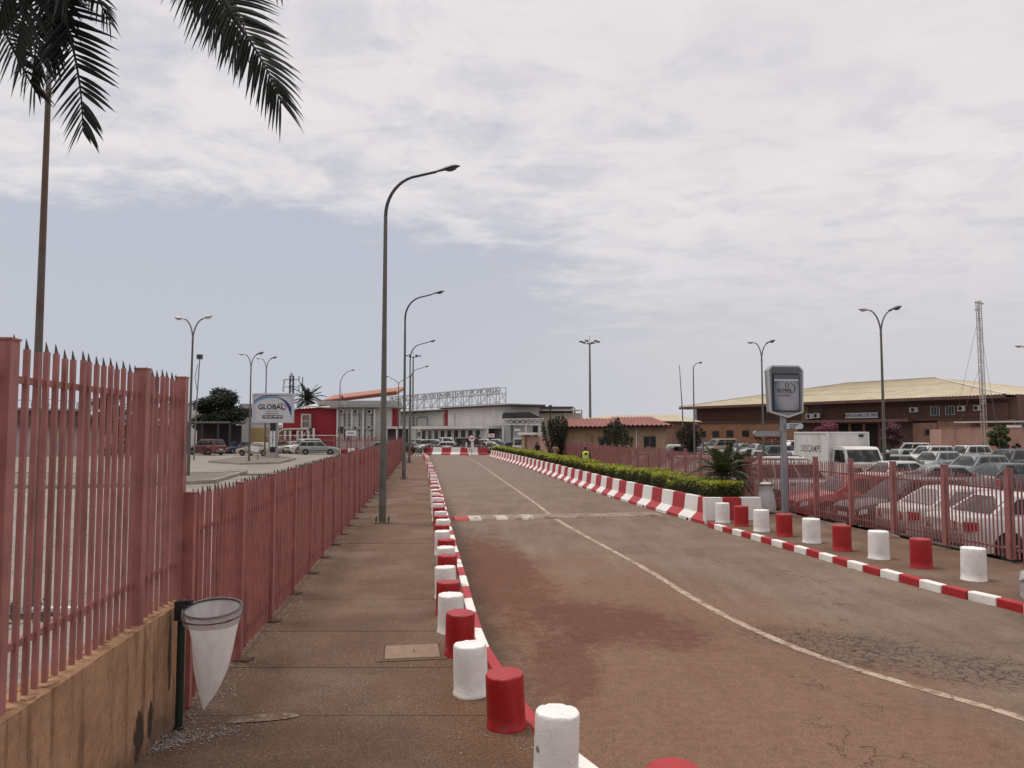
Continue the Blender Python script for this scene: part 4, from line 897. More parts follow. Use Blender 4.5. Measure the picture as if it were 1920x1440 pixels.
ex0, ex1 = -.8, L_ + .6
corr_roof('roof_sheet', [(ex0, ys_, EV), (ex1, ys_, EV), (RIX0, DEP / 2 - 1, RGZ), (RIX1, DEP / 2 - 1, RGZ)], 260, .09, M['beige_roof'], fh.root)
corr_roof('roof_sheet', [(ex1, ys_, EV), (ex1 + 1.5, DEP, EV), (RIX1, DEP / 2 - 1, RGZ), (RIX1, DEP / 2 - 1, RGZ)], 120, .09, M['beige_roof'], fh.root)
corr_roof('roof_sheet', [(ex0, DEP, EV), (ex0, ys_, EV), (RIX0, DEP / 2 - 1, RGZ), (RIX0, DEP / 2 - 1, RGZ)], 120, .09, M['beige_roof'], fh.root)
corr_roof('roof_sheet', [(ex1 + 1.5, DEP, EV), (ex0, DEP, EV), (RIX1, DEP / 2 - 1, RGZ), (RIX0, DEP / 2 - 1, RGZ)], 60, .09, M['beige_roof'], fh.root)
MB().bar((RIX1, DEP / 2 - 1, RGZ + .12), (ex1, ys_, EV + .12), .34, .07).bar((RIX0, DEP / 2 - 1, RGZ + .12), (ex0, ys_, EV + .12), .34, .07).bar((RIX0, DEP / 2 - 1, RGZ + .14), (RIX1, DEP / 2 - 1, RGZ + .14), .4, .07).build('ridge_cap', M['roof_pale'], fh.root)
for fr_ in (.34, .62):   # sheet laps
    a = Vector((ex0, ys_, EV)).lerp(Vector((RIX0, DEP / 2 - 1, RGZ)), fr_); b = Vector((ex1, ys_, EV)).lerp(Vector((RIX1, DEP / 2 - 1, RGZ)), fr_)
    mb = MB(); n = 90
    for i in range(n):
        if R() < .75: p, q = a.lerp(b, i / n), a.lerp(b, (i + .55) / n); mb.bar(p + Vector((0, 0, .09)), q + Vector((0, 0, .09)), .07, .03)
    mb.build('sheet_lap', M['concrete_g'], fh.root)
MB().b2((ex0, ys_, EV - .32), (ex1, ys_ + .1, EV - .03)).b2((ex0, ys_ + .1, EV - .34), (ex1, 0, EV - .28)).build('eave_soffit', M['freight_brown'], fh.root)
low = fh.px(1310, 793, 1432, 833); z_l = low[3]
fh.box('lower_wall', (s0, 0, fh.S(1500, 800)[0], z_l), -.5, -.002, M['freight_ochre'])
fh.box('ledge', (s0, z_l, fh.S(1500, 800)[0], z_l + .25), -.8, -.002, M['freight_brown'])
# pierced block screens
def lattice(fac, r, nx, nz, m, name='block_screen'):
    a, o, b, u = r; mb = MB()
    for i in range(nx + 1): x = a + (b - a) * i / nx; mb.b2((x - .05, -.10, o), (x + .05, -.005, u))
    for i in range(nz + 1): z = o + (u - o) * i / nz; mb.b2((a, -.115, z - .05), (b, -.006, z + .05))
    return mb.build(name, m, fac.root)
bmat('screen_block', (.16, .082, .062))
lattice(fh, fh.px(1304, 766, 1432, 788), 46, 7, M['screen_block']); lattice(fh, fh.px(1556, 768, 1602, 786), 14, 6, M['screen_block']); lattice(fh, fh.px(1602, 764, 1690, 783), 24, 6, M['screen_block']); lattice(fh, fh.px(1858, 763, 1890, 783), 8, 6, M['screen_block'])
fh.box('mustard_panel', fh.px(1503, 762, 1516, 790), -.06, -.004, M['mustard']); fh.box('grey_panel', fh.px(1524, 754, 1542, 786), -.05, -.004, mat('grey_panel', (.12, .085, .085), .8))
# dark panel painting the deep shade of the loading opening, with jambs
op = fh.px(1545, 795, 1650, 842); MB().b2((op[0], -.02, 0), (op[2], .02, op[3])).build('loading_shade_panel', M['opening_shade'], fh.root)
MB().b2((op[0] - .4, -.45, 0), (op[0], -.003, op[3] + .3)).b2((op[2], -.45, 0), (op[2] + .4, -.003, op[3] + .3)).b2((op[0], -.45, op[3]), (op[2], -.003, op[3] + .3)).build('opening_frame', M['freight_brown'], fh.root)
for k in range(1, 4): x = op[0] + (op[2] - op[0]) * k / 4; MB().b2((x - .15, -.3, 0), (x + .15, -.021, op[3])).build('pillar', M['freight_tan'], fh.root)
cn = fh.px(1500, 787, 1720, 792); fh.box('canopy', (cn[0], cn[1], cn[2], cn[3]), -2.0, -.003, M['freight_brown'])
fh.box('lower_wall', fh.px(1716, 793, 1762, 842)[:1] + (0,) + fh.px(1716, 793, 1762, 842)[2:3] + (fh.px(1716, 793, 1762, 842)[3],), -.5, -.002, M['freight_tan'])
fh.box('lower_wall', (fh.S(1762, 800)[0], 0, L_ + .6, fh.px(1800, 787, 1890, 842)[3]), -.5, -.002, M['freight_tan'])
up_ = fh.px(1690, 757, 1892, 785); fh.box('upper_wall', up_, -.2, -.002, bmat('x', (.12, .062, .05)) or M['x'])
fh.box('ledge', fh.px(1690, 785, 1892, 788), -.7, -.002, M['freight_brown'])
for r in ((1710, 764, 1725, 773), (1800, 761, 1813, 771), (1830, 760, 1841, 770)): fh.ac(tuple(a + (0 if i % 2 else 0) for i, a in enumerate(fh.px(*r))), 'terminal_pale')
for r in ((1516, 776, 1527.5, 785), (1529, 775, 1541, 784)): fh.ac(fh.px(*r), 'white')
for o in list(fh.root.children):
    if o.name.startswith('air_conditioner'): o.location.y = -.25
for r, bars in (((1747, 762, 1764, 779), 5), ((1775, 761, 1792, 778), 5)): w = fh.window(fh.px(*r), cols=3, fr='terminal_pale', bars=bars); w.location.y = -.22
for r in ((1739, 805, 1757, 816), (1318, 808, 1328, 820), (1340, 808, 1353, 820), (1366, 807, 1380, 820), (1396, 807, 1409, 819), (1424, 807, 1434, 819)): w = fh.window(fh.px(*r), cols=2, fr='freight_brown', bars=4); w.location.y = -.5
sb = fh.px(1588, 774, 1649, 784); sgn = MB().b2((sb[0], -.35, sb[1]), (sb[2], -.27, sb[3])).build('sign_board', M['white'], fh.root)
lettering('lettering', 'AEROGARE DE FRET', (sb[3] - sb[1]) * .78, M['ink'], sgn, ((sb[0] + sb[2]) / 2, -.352, (sb[1] + sb[3]) / 2), extrude=.004, bold=.012, spacing=1.02)
# the lean-to at the right end
fh2 = fh.px(1850, 782, 1895, 786); MB().b2((L_ - 4, -4.2, 3.9), (L_ + 14, -.6, 4.05)).build('side_roof', M['roof_pale'], fh.root)

# --- pink boundary wall with a rolled board, in front of the hall's right end
pw = Facade('boundary_wall', 'plain pink plaster wall in front of the freight hall on the right', 'wall', XD(1763, 79), XD(2060, 74), RL)
pz = pw.S(1800, 803)[1]; pw.box('wall_face', (0, 0, pw.L, pz), 0, .25, M['pink_plaster']); pw.box('coping', (-.05, pz, pw.L, pz + .07), -.06, .31, M['pink_plaster'])
MB().b2((0, .25, 0), (.25, 9, pz - .1)).build('return_wall', M['pink_plaster'], pw.root)
MB().b2((-.2, -1.2, 0), (pw.L, -.005, .55)).build('low_plinth', M['freight_tan'], pw.root)
wb = thing('notice_board', 'pale blank board above the pink wall behind the leafy young tree', 'sign', XD(1900, 82, RL)); MB().box((0, 0, 3.35), (1.6, .06, .50)).build('panel', M['white'], wb); MB().tube([(-.6, .05, 0), (-.6, .05, 3.4)], .04, 6).tube([(.6, .05, 0), (.6, .05, 3.4)], .04, 6).build('post', M['galv'], wb)

# --- small house with a red roof
hs = Facade('red_roofed_house', 'small beige house with a red corrugated roof behind the right fence', 'house', XD(1046, 61.5), XD(1248, 60.5), RL)
ez = hs.S(1150, 800)[1]
hs.box('wall', (0, 0, hs.L, ez), 0, .25, M['house_beige']); MB().b2((hs.L - .25, .25, 0), (hs.L, 7, ez)).build('wall', M['house_beige'], hs.root); MB().b2((0, .25, 0), (.25, 7, ez)).build('wall', M['house_beige'], hs.root); MB().b2((0, 7, 0), (hs.L, 7.25, ez)).build('wall', M['house_beige'], hs.root)
rz_ = ez + .66
corr_roof('roof_sheet', [(-.5, -.75, ez - .03), (hs.L * .5, -.75, ez - .03), (.2, 3.6, rz_), (hs.L * .5 - .0, 3.6, rz_)], 26, .11, M['red_roof'], hs.root)
corr_roof('roof_sheet', [(hs.L * .5 + .02, -.75, ez + .06), (hs.L + .5, -.75, ez + .06), (hs.L * .5 + .02, 3.6, rz_ + .12), (hs.L - .9, 3.6, rz_ + .12)], 26, .11, M['red_roof'], hs.root)
corr_roof('roof_sheet', [(-.5, 8, ez), (hs.L + .5, 8, ez), (.2, 3.6, rz_), (hs.L - .9, 3.6, rz_)], 40, .07, M['red_roof'], hs.root)
corr_roof('roof_sheet', [(hs.L + .5, -.75, ez + .06), (hs.L + .5, 8, ez), (hs.L - .9, 3.6, rz_ + .12), (hs.L - .9, 3.6, rz_ + .12)], 30, .05, M['red_roof'], hs.root)
MB().b2((-.4, -.62, ez - .16), (hs.L + .4, -.004, ez - .06)).build('eave_board', M['freight_brown'], hs.root)
hs.window(hs.px(1206, 817.5, 1231, 839.5), cols=2, fr='house_beige', t=.05, bars=9); hs.window(hs.px(1121, 818, 1143, 836), cols=3, fr='house_beige', t=.05)
q = hs.S(1193, 820)[0]; MB().tube([(q, -.06, .2), (q, -.06, ez - .05)], .045, 8).build('drain_pipe', M['white'], hs.root)
q = hs.S(1110, 820)[0]; MB().tube([(q, -.06, 1.6), (q, -.06, ez - .7)], .03, 6).build('drain_pipe', M['red_roof'], hs.root)
# gate house left of it
gh = Facade('gate_wall', 'tan gate wall with a white capped pillar at the head of the right fence', 'wall', XD(985, 72), XD(1052, 66), RL)
gz = gh.S(1010, 818)[1]; gh.box('wall_face', (0, 0, gh.L, gz), 0, .25, M['pink_plaster']); MB().b2((-.35, -.2, 0), (.25, .5, gz + .12)).build('pillar', M['house_beige'], gh.root); MB().b2((-.9, -.35, gz + .12), (2.6, .7, gz + .34)).build('cap', M['white_fascia'], gh.root)
# houses behind: beige roof, orange wall
b2_ = Facade('low_shed', 'low shed with a flat beige sheet roof behind the red-roofed house', 'building', XD(1075, 118), XD(1272, 108), RL)
bz = b2_.S(1180, 789)[1]; b2_.box('wall', (1, 0, b2_.L - 1, bz), 0, 8, M['freight_tan']); corr_roof('roof_sheet', [(0, -.8, bz), (b2_.L, -.8, bz - .15), (2, 6, bz + .95), (b2_.L - 3.2, 6, bz + .95)], 80, .06, M['beige_roof'], b2_.root); corr_roof('roof_sheet', [(b2_.L, -.8, bz - .15), (b2_.L, 9, bz - .15), (b2_.L - 3.2, 6, bz + .95), (b2_.L - 3.2, 6, bz + .95)], 20, .06, M['beige_roof'], b2_.root)
ow = Facade('orange_wall', 'short red-orange wall between the red-roofed house and the freight hall', 'wall', XD(1244, 112), XD(1312, 112), RL); oz = ow.S(1270, 799)[1]; ow.box('wall_face', (0, 0, ow.L, oz), 0, .3, bmat('x', (.30, .12, .08)) or M['x']); ow.box('side_roof', (-.2, oz, ow.L, oz + .3), -.8, .5, M['freight_brown'])
for r in ((1249, 809, 1266, 821), (1270, 813, 1281, 820)): ow.box('poster', ow.px(*r), -.05, -.004, M['white'])

# --- grey hall at the end of the road with the lettered truss on its roof
gl_ = Facade('grey_hall', 'long pale grey terminal hall at the end of the road carrying a lettered roof truss', 'building', XD(735, 137), XD(984, 104), RD)
def top(px, py): return gl_.S(px, py)[1]
GH = top(900, 764.5); wl_ = gl_.S(738, 790)[0]; wr_ = gl_.S(957, 780)[0]
x0g, x1g = gl_.S(834, 780)[0], gl_.S(840, 780)[0]
gl_.box('wall', (wl_, 0, x0g, GH - .3), -.35, .3, M['terminal_grey']); gl_.box('wall', (x1g, 0, wr_, GH), 0, .3, M['terminal_pale']); MB().b2((x0g, .05, 0), (x1g, .3, GH - .1)).build('red_recess', M['terminal_red'], gl_.root)
for k in range(1, 5): q = x1g + (wr_ - x1g) * k / 5; MB().b2((q - .03, -.012, 0), (q + .03, .01, GH - .05)).build('wall_joint', M['terminal_grey'], gl_.root)
MB().b2((wl_, .3, 0), (wl_ + .3, 5, GH)).b2((wr_ - .3, .3, 0), (wr_, 5, GH)).b2((wl_ + .3, 4.7, 0), (wr_ - .3, 5, GH)).build('wall', M['terminal_pale'], gl_.root)
MB().b2((x0g + .3, -1.0, GH), (wr_ + 1.2, 5.2, GH + .22)).build('roof_edge', M['dark_roofing'], gl_.root); MB().b2((x0g + .3, -1.05, GH + .22), (wr_ + 1.25, 5.2, GH + .34)).build('roof', M['roof_pale'], gl_.root)
MB().b2((wl_ - .6, -1.3, GH - .3), (x0g - .1, -.3, GH - .1)).build('roof_edge', M['dark_roofing'], gl_.root); MB().b2((wl_ - .6, -1.35, GH - .1), (x0g - .1, 5.2, GH + .05)).build('roof', M['roof_pale'], gl_.root)
# windows and gear on the grey part
for r in ((761, 775, 765, 800), (776, 775, 782, 800), (752, 775, 757, 798)): w = gl_.window(gl_.px(*r), cols=1, rows=4, fr='terminal_grey', t=.08); w.location.y = -.35
w = gl_.window(gl_.px(788, 810, 795, 818), cols=1, fr='ink', t=.06); w.location.y = -.35
pp = [gl_.S(x, y) for x, y in ((786, 833), (786, 783.5), (792, 782), (805, 782), (806, 799))]; MB().tube([(a, -.45, z) for a, z in pp], .05, 6).build('service_pipe', M['lampdark'], gl_.root)
a_ = gl_.ac(gl_.px(804, 799, 812, 805), 'terminal_pale'); a_.location.y = -.35
q = gl_.px(852, 777, 853.5, 799); MB().b2((q[0], -.1, q[1]), (q[2], -.004, q[3])).build('drain_pipe', M['truss'], gl_.root)
# low wing with the white fascia in front
wz0, wz1 = top(880, 804), top(880, 799); wa, wb_ = gl_.S(814, 801)[0], gl_.S(944, 801)[0]
MB().b2((wa, -3.5, wz0), (wb_, -.004, wz1)).build('white_canopy', M['white_fascia'], gl_.root); MB().b2((wa + .6, -2.8, 0), (wb_, -2.5, wz0)).build('wing_wall', M['terminal_pale'], gl_.root)
for k in range(9):
    q = wa + 1.2 + (wb_ - wa - 2) * k / 9; MB().b2((q, -2.86, .9 if k % 2 else 0.05), (q + 1.2, -2.75, wz0 - .25)).build('door', M['pane'] if k % 3 else M['dark_roofing'], gl_.root); MB().b2((q + 1.3, -2.92, 0), (q + 1.55, -2.72, wz0)).build('pillar', M['white_fascia'], gl_.root)
# roof truss, letters facing the other way
ta, tb = gl_.S(729, 770)[0], gl_.S(943, 745)[0]; TZ = GH + .45; TH = 2.25; TY = -.6
tr = bpy.data.objects.new('roof_truss', None); COL.objects.link(tr); tr.parent = gl_.root
n = 15; chord = MB(); diag = MB()
for dy_ in (0, 1.1):
    for zz in (TZ, TZ + TH * .62, TZ + TH): chord.bar((ta, TY + dy_, zz), (tb, TY + dy_, zz), .09)
for i in range(n + 1):
    q = ta + (tb - ta) * i / n
    for dy_ in (0, 1.1): MB().bar((q, TY + dy_, GH + .1), (q, TY + dy_, TZ + TH), .10).build('truss_post', M['truss'], tr)
    diag.bar((q, TY, TZ + TH), (q, TY + 1.1, TZ), .06).bar((q, TY, TZ), (q, TY + 1.1, TZ), .06)
    if i < n:
        q2 = ta + (tb - ta) * (i + 1) / n; a, b = (q, q2) if i % 2 else (q2, q); diag.bar((a, TY, TZ), (b, TY, TZ + TH * .62), .07); diag.bar((b, TY + 1.1, TZ), (a, TY + 1.1, TZ + TH * .62), .06)
chord.build('truss_chord', M['truss'], tr); diag.build('truss_brace', M['truss'], tr)
M['letter'] = mat('letter_back', (.37, .37, .38), .5, .05)
TXT = 'AEROPORT INTERNATIONAL DE CONAKRY'; LZ = 1.42
def text_width(t): me = text_mesh(t, LZ, align='LEFT'); w = max(v.co.x for v in me.vertices) if len(me.vertices) else 0; bpy.data.meshes.remove(me); return w
tot = text_width(TXT); kx = (tb - ta) * .97 / tot
for i, ch in enumerate(TXT):
    if ch == ' ': continue
    me = text_mesh(ch, LZ, extrude=.05, mirror=True, align='LEFT', bold=.01); wch = -min(v.co.x for v in me.vertices); xe = text_width(TXT[:i + 1]) - wch
    me.materials.clear(); me.materials.append(M['letter']); me.name = 'letter'
    o = link('letter', me, tr, (tb - (tb - ta) * .015 - xe * kx, TY + .25, TZ + TH * .81)); o.rotation_euler = (pi / 2, 0, 0); o.scale = (kx, .68, 1)
# terraces right of the hall
rt = Facade('stepped_block', 'pale stepped terminal block with dark window slot right of the grey hall', 'building', XD(957, 112), XD(1082, 112), RD)
def rz2(px, py): return rt.S(px, py)[1]
mb = MB().b2((0, 0, 0), (rt.S(976, 780)[0], .3, rz2(965, 757.5))); mb.build('wall', M['terminal_grey'], rt.root); rt.box('window', rt.px(959, 765, 974, 772), -.04, .02, M['pane'])
a, b = rt.S(976, 770)[0], rt.S(1075, 770)[0]; rt.box('wall', (a, 0, b, rz2(1020, 764)), .4, .7, M['terminal_pale']); rt.box('roof_edge', (a - .2, rz2(1020, 764), b, rz2(1020, 762.5)), -.8, 10, M['dark_roofing']); rt.box('roof', (a - .2, rz2(1020, 771), b + .8, rz2(1020, 769)), -2.5, .39, M['roof_pale']); rt.box('roof_edge', (a - .2, rz2(1020, 774), b - 1.5, rz2(1020, 771.5)), -2.0, .38, M['freight_brown'])
rt.box('wall', (a, 0, rt.S(1090, 780)[0], rz2(1040, 775)), -1.2, .35, M['cream_wall']); MB().tube([(b + 1.2, 0, 0), (b + 1.2, 0, rz2(1080, 768))], .12, 6).tube([(b + .2, 0, 0), (b + .2, 0, rz2(1080, 764))], .12, 6).build('vent_pipe', M['truss'], rt.root)
MB().tube([(rt.S(1030, 770)[0], -3, 0), (rt.S(1030, 770)[0], -3, rz2(1030, 762))], .1, 6).box((rt.S(1030, 770)[0], -3, rz2(1030, 763)), (.5, .3, .3)).build('pole', M['lampdark'], rt.root)

# --- canopy on trussed brackets
cn_ = thing('entrance_canopy', 'dark roofed entrance canopy on white trussed brackets near the gate', 'canopy', XD(978, 106, RD))
def cpos(px, py, y=0): p = D(px, py, 106 + y); return (p.x - cn_.location.x, y, p.z - RD)
t0, t1, t2, t3 = cpos(941, 785), cpos(943, 774), cpos(992, 772.5), cpos(1014, 783)
mb = MB(); vs = [t0, t1, t2, t3] + [(p[0], 6, p[2] + .1) for p in (t0, t1, t2, t3)]; mb.add(vs, [(3, 2, 1, 0), (4, 5, 6, 7), (0, 1, 5, 4), (1, 2, 6, 5), (2, 3, 7, 6), (3, 0, 4, 7)]); mb.build('roof', M['dark_roofing'], cn_)
MB().bar(cpos(930, 786), cpos(1020, 785), .14).bar(cpos(930, 796), cpos(1016, 796), .14).build('truss_chord', M['white_fascia'], cn_)
mb = MB()
for i in range(7): a, b = 942 + i * 11, 953 + i * 11; mb.bar(cpos(a, 786), cpos(b, 796), .09).bar(cpos(b, 786), cpos(a, 796), .09)
mb.build('truss_brace', M['white_fascia'], cn_)
for px in (943, 960, 986, 1012):
    p = cpos(px, 796); MB().b2((p[0] - .12, 0, 0), (p[0] + .12, .24, p[2])).build('post', M['white_fascia'] if px != 960 else M['dark_roofing'], cn_)
p = cpos(970, 806); MB().box((p[0], -.2, p[2]), (.85, .06, .28)).build('sign_panel', M['white'], cn_)
p0, p1 = cpos(965, 798), cpos(1010, 838); MB().b2((p0[0], 3, 0), (p1[0], 3.2, p0[2])).build('back_wall', M['dark_roofing'], cn_)  # wall coloured dark to stand in for shade under the canopy
lr = Facade('low_red_roof', 'low kiosk with a dull red roof in front of the grey hall', 'kiosk', XD(868, 113), XD(946, 112), RD); kz = lr.S(900, 808)[1]; lr.box('wall', (.5, 0, lr.L, kz), 0, 4, M['freight_tan']); corr_roof('roof_sheet', [(0, -.8, kz), (lr.L + .4, -.8, kz), (.8, 2.5, kz + .45), (lr.L - .3, 2.5, kz + .45)], 40, .04, M['red_roof'], lr.root)
for k in range(4): lr.box('window', (1 + k * 1.15, 1.1, 1.8 + k * 1.15, kz - .3), -.04, -.003, M['pane'])

# --- two-storey terminal wing, red and grey
tw = Facade('terminal_wing', 'two-storey terminal wing, crimson cladding on the left and grey pilastered front on the right', 'building', XD(526, 103), XD(745, 103), RD)
def tz(py, px=640): return tw.S(px, py)[1]
def tx(px): return tw.S(px, 790)[0]
rw_, rg, rr_ = tx(530), tx(632.5), tx(733)
poly = [(tx(530), .0), (tx(632.5), .0), (tx(632.5), tz(766)), (tx(577), tz(763.5)), (tx(549), tz(769)), (tx(530), tz(774))]
mb = MB(); k = len(poly); mb.add([(x, 0, z) for x, z in poly] + [(x, 9, z) for x, z in poly], [tuple(range(k)), tuple(range(2 * k - 1, k - 1, -1))] + [(i, i + k, (i + 1) % k + k, (i + 1) % k) for i in range(k)]); mb.build('crimson_cladding', M['terminal_red'], tw.root)
mb = MB()
for i in range(1, 26): x = tx(530) + (tx(632.5) - tx(530)) * i / 26; mb.b2((x - .035, -.04, .02), (x + .035, -.002, tz(768.5 if i > 6 else 776)))
mb.build('cladding_rib', M['terminal_red'], tw.root)
MB().bar((tx(545), -.7, tz(770)), (tx(577), -.7, tz(762)), .3, .16).bar((tx(577), -.7, tz(762)), (tx(634), -.7, tz(765)), .3, .16).build('roof_edge', M['roof_pale'], tw.root)
# skylit roof behind the edge
corr_roof('roof_sheet', [(tx(549), -.6, tz(768)), (tx(640), -.6, tz(762)), (tx(580), 6, tz(756.5) + .35), (tx(645), 6, tz(755) + .35)], 30, .06, M['roof_pale'], tw.root)
tw.box('wall', (rg, 0, rr_, tz(764)), .004, 9, M['terminal_grey']); tw.box('roof_edge', (rg - .8, tz(764), rr_ + .8, tz(758.5)), -1.0, 9, M['concrete_g']); tw.box('upper_storey', (tx(590), tz(758.4), tx(738), tz(750.5)), 1.2, 8, M['concrete_g'])
MB().b2((rr_, 1.2, 0), (tx(745), 1.5, tz(766))).build('red_recess', M['terminal_red'], tw.root)
for px in (633.5, 660.5, 682, 703): MB().b2((tx(px) - .11, -.35, 0), (tx(px) + .11, .003, tz(766.5))).build('pilaster', M['white_fascia'], tw.root)
for px in (646.5, 654.5, 674.5, 684.5, 697.5, 706.5):
    if px in (706.5,): continue
    w = tw.window((tx(px - 2.3), tz(800), tx(px + 2.3), tz(774)), cols=1, rows=4, fr='terminal_grey', t=.07); w = tw.window((tx(px - 2.3), tz(828), tx(px + 2.3), tz(803)), cols=1, rows=3, fr='terminal_grey', t=.07)
for r in ((637, 768, 645, 776), (664, 768, 672, 775.5), (690, 768, 697.5, 776), (664, 799, 671, 805), (690.5, 797, 697, 805)): tw.ac(tw.px(*r), 'terminal_pale')
for r in ((636, 800, 644, 804), (636, 805, 643, 811)): tw.box('vent_cover', tw.px(*r), -.3, -.004, mat('dark_green_box', (.03, .05, .04), .6))
w = tw.window(tw.px(564.5, 776, 583, 803), cols=2, rows=2, m='pane_b', fr='white_fascia', t=.16); w = tw.box('stair_tower', (tx(581), 0, tx(585), tz(776.2)), -.6, -.003, M['concrete_g'])
# white porch against the crimson wall
po = thing('white_porch', 'cream curved porch roof on white posts before the crimson wall', 'porch', XD(553, 99, RD))
def pp_(px, py, y=0): p = D(px, py, 99 + y); return (p.x - po.location.x, y, p.z - RD)
mb = MB(); pts = [pp_(x, y) for x, y in ((520, 812), (526, 806), (532, 803), (545, 802.3), (580, 802.5))]; mb2 = [(a, 3.5, c) for a, b, c in pts]; mb.add(pts + mb2 + [(a, b, c - .22) for a, b, c in pts + mb2], [(i, i + 1, i + 6, i + 5) for i in range(4)] + [(i + 10, i + 15, i + 16, i + 11) for i in range(4)] + [(i, i + 10, i + 11, i + 1) for i in range(4)]); mb.build('porch_roof', bmat('x', (.52, .46, .38)) or M['x'], po)
for px in (521, 534.5, 544, 558, 566, 578): p = pp_(px, 806); MB().b2((p[0] - .13, -.02, 0), (p[0] + .13, .2, p[2] - .1)).build('post', M['white_fascia'], po)
MB().bar(pp_(552, 820), pp_(562, 807), .08).bar(pp_(566, 820), pp_(576, 807), .08).build('stair_rail', M['white_fascia'], po)
MB().b2((pp_(588, 800)[0] - .12, -.02, 0), (pp_(588, 800)[0] + .12, .2, pp_(588, 803)[2])).build('post', M['white_fascia'], po)
# big orange roof behind
orf = thing('orange_roof_building', 'building with a broad tilted orange roof behind the terminal wing', 'building', XD(680, 140, RD))
def op_(px, py, y=0): p = D(px, py, 140 + y); return Vector((p.x - orf.location.x, y, p.z - RD))
a, b, c, d = op_(598, 753), op_(743, 735.5), op_(744, 740.5), op_(600, 757)
mb = MB(); back_ = [v + Vector((0, 12, 1.8)) for v in (a, b, c, d)]; vs = [a, b, c, d] + back_; mb.add(vs, [(3, 2, 1, 0), (0, 1, 5, 4), (2, 3, 7, 6), (1, 2, 6, 5), (3, 0, 4, 7), (4, 5, 6, 7)]); mb.build('roof', M['orange_roof'], orf)
MB().b2((op_(602, 757).x, 1, 0), (op_(735, 757).x, 11, op_(640, 756).z)).build('wall', M['terminal_pale'], orf); MB().bar(a + Vector((0, -.1, 0)), b + Vector((0, -.1, .1)), .5, .25).build('roof_edge', M['orange_edge'], orf)
bmat('x', (.45, .43, .39)); 
# --- grey links between wing and hall: white band canopy
wc = thing('white_link_canopy', 'white flat canopy joining terminal wing and grey hall', 'canopy', XD(745, 99, RD)); q = lambda px, py: D(px, py, 99)
MB().b2((q(722, 800).x - wc.location.x, 0, q(722, 804).z - RD), (q(770, 800).x - wc.location.x, 4, q(722, 799.5).z - RD)).build('canopy_roof', M['white_fascia'], wc); MB().b2((q(726, 800).x - wc.location.x, .5, 0), (q(764, 800).x - wc.location.x, .8, q(722, 804).z - RD)).build('wall', M['dark_roofing'], wc)
for px in (724, 744, 767): MB().b2((q(px, 800).x - wc.location.x - .12, .1, 0), (q(px, 800).x - wc.location.x + .12, .34, q(722, 804).z - RD)).build('post', M['white_fascia'], wc)

# --- left side: long low building seen through the tall fence
ll = Facade('low_long_building', 'long low pale building with a maroon roof band beyond the parking ground', 'building', XD(-260, 70), XD(216, 88), 0)
def lz(py, px=120): return ll.S(px, py)[1]
ll.box('wall', (0, 0, ll.L, lz(797)), 0, 9, M['pale_wall']); ll.box('roof_band', (-.3, lz(797), ll.L + .3, lz(782)), -.7, 9.2, M['maroon_band']); ll.box('upper_band', (10, lz(781.9), ll.L - 2, lz(770)), 1.5, 8, M['maroon_band']); ll.box('parapet', (10, lz(769.9), ll.L - 2, lz(766)), 1.3, 8.1, M['concrete_g'])
for px in (45, 100, 160): w = ll.window(ll.px(px - 7, 800, px + 1, 822), cols=1, rows=2, fr='maroon_band', t=.08)
for px in (70, 130, 190): MB().b2((ll.S(px, 810)[0] - .06, -.03, 0), (ll.S(px, 810)[0] + .06, -.002, lz(797))).build('wall_joint', M['concrete_g'], ll.root)
# coils of razor wire on its parapet
mb = MB()
for i in range(26):
    cx_ = ll.L - 21 + i * .78; r_ = U(.42, .62); zc_ = lz(766) + .42
    mb.tube([(cx_ + r_ * cos(a) , 1.4 + .15 * sin(a * 2), zc_ + r_ * sin(a)) for a in [2 * pi * j / 14 for j in range(15)]], .035, 4, caps=False)
mb.build('razor_wire', M['spike'], ll.root)
# low wall of the gap right of it and pale block
rb_ = Facade('maroon_shed', 'dark maroon open shed next to the leaning lamp post', 'shed', XD(216, 92), XD(352, 95), 0)
rb_.box('wall', (0, 0, rb_.L, rb_.S(280, 800)[1]), 0, 5, M['maroon_band']); rb_.box('roof', (-.3, rb_.S(280, 800)[1], rb_.L, rb_.S(280, 797)[1]), -.8, 5.5, M['dark_roofing'])
gb = Facade('pale_block', 'pale grey block left of the dark leafy tree', 'building', XD(300, 128), XD(362, 128), 0); gb.box('wall', (0, 0, gb.L, gb.S(350, 757)[1]), 0, 8, M['terminal_pale']); gb.box('roof', (-.2, gb.S(350, 757)[1], gb.L + .2, gb.S(350, 756)[1]), -.3, 8.3, M['dark_roofing'])
MB().b2((gb.L - 2, -.02, gb.S(350, 800)[1]), (gb.L - 1, -.001, gb.S(350, 780)[1])).build('window', M['pane'], gb.root)
# flat shade roof in front of the tree
sr = thing('shade_roof', 'flat dark shade roof on grey posts under the big tree', 'shelter', XD(392, 91, 0)); q = lambda px, py: D(px, py, 91)
MB().b2((q(346, 790).x - sr.location.x, 0, q(346, 795).z), (q(436, 790).x - sr.location.x, 4, q(346, 792).z)).build('roof', M['dark_roofing'], sr); MB().b2((q(346, 790).x - sr.location.x, -.05, q(346, 792.05).z), (q(432, 790).x - sr.location.x, -.002, q(346, 790.6).z)).build('roof_edge', M['concrete_g'], sr)
for px in (352, 378, 408, 430): x = q(px, 800).x - sr.location.x; MB().b2((x - .10, .1, 0), (x + .10, .3, q(346, 795).z)).build('post', M['lampdark'], sr)  # posts coloured dark for the shade below the roof
MB().b2((q(346, 790).x - sr.location.x, 3.7, 0), (q(432, 790).x - sr.location.x, 3.9, q(346, 797).z)).build('back_wall', M['dark_roofing'], sr)
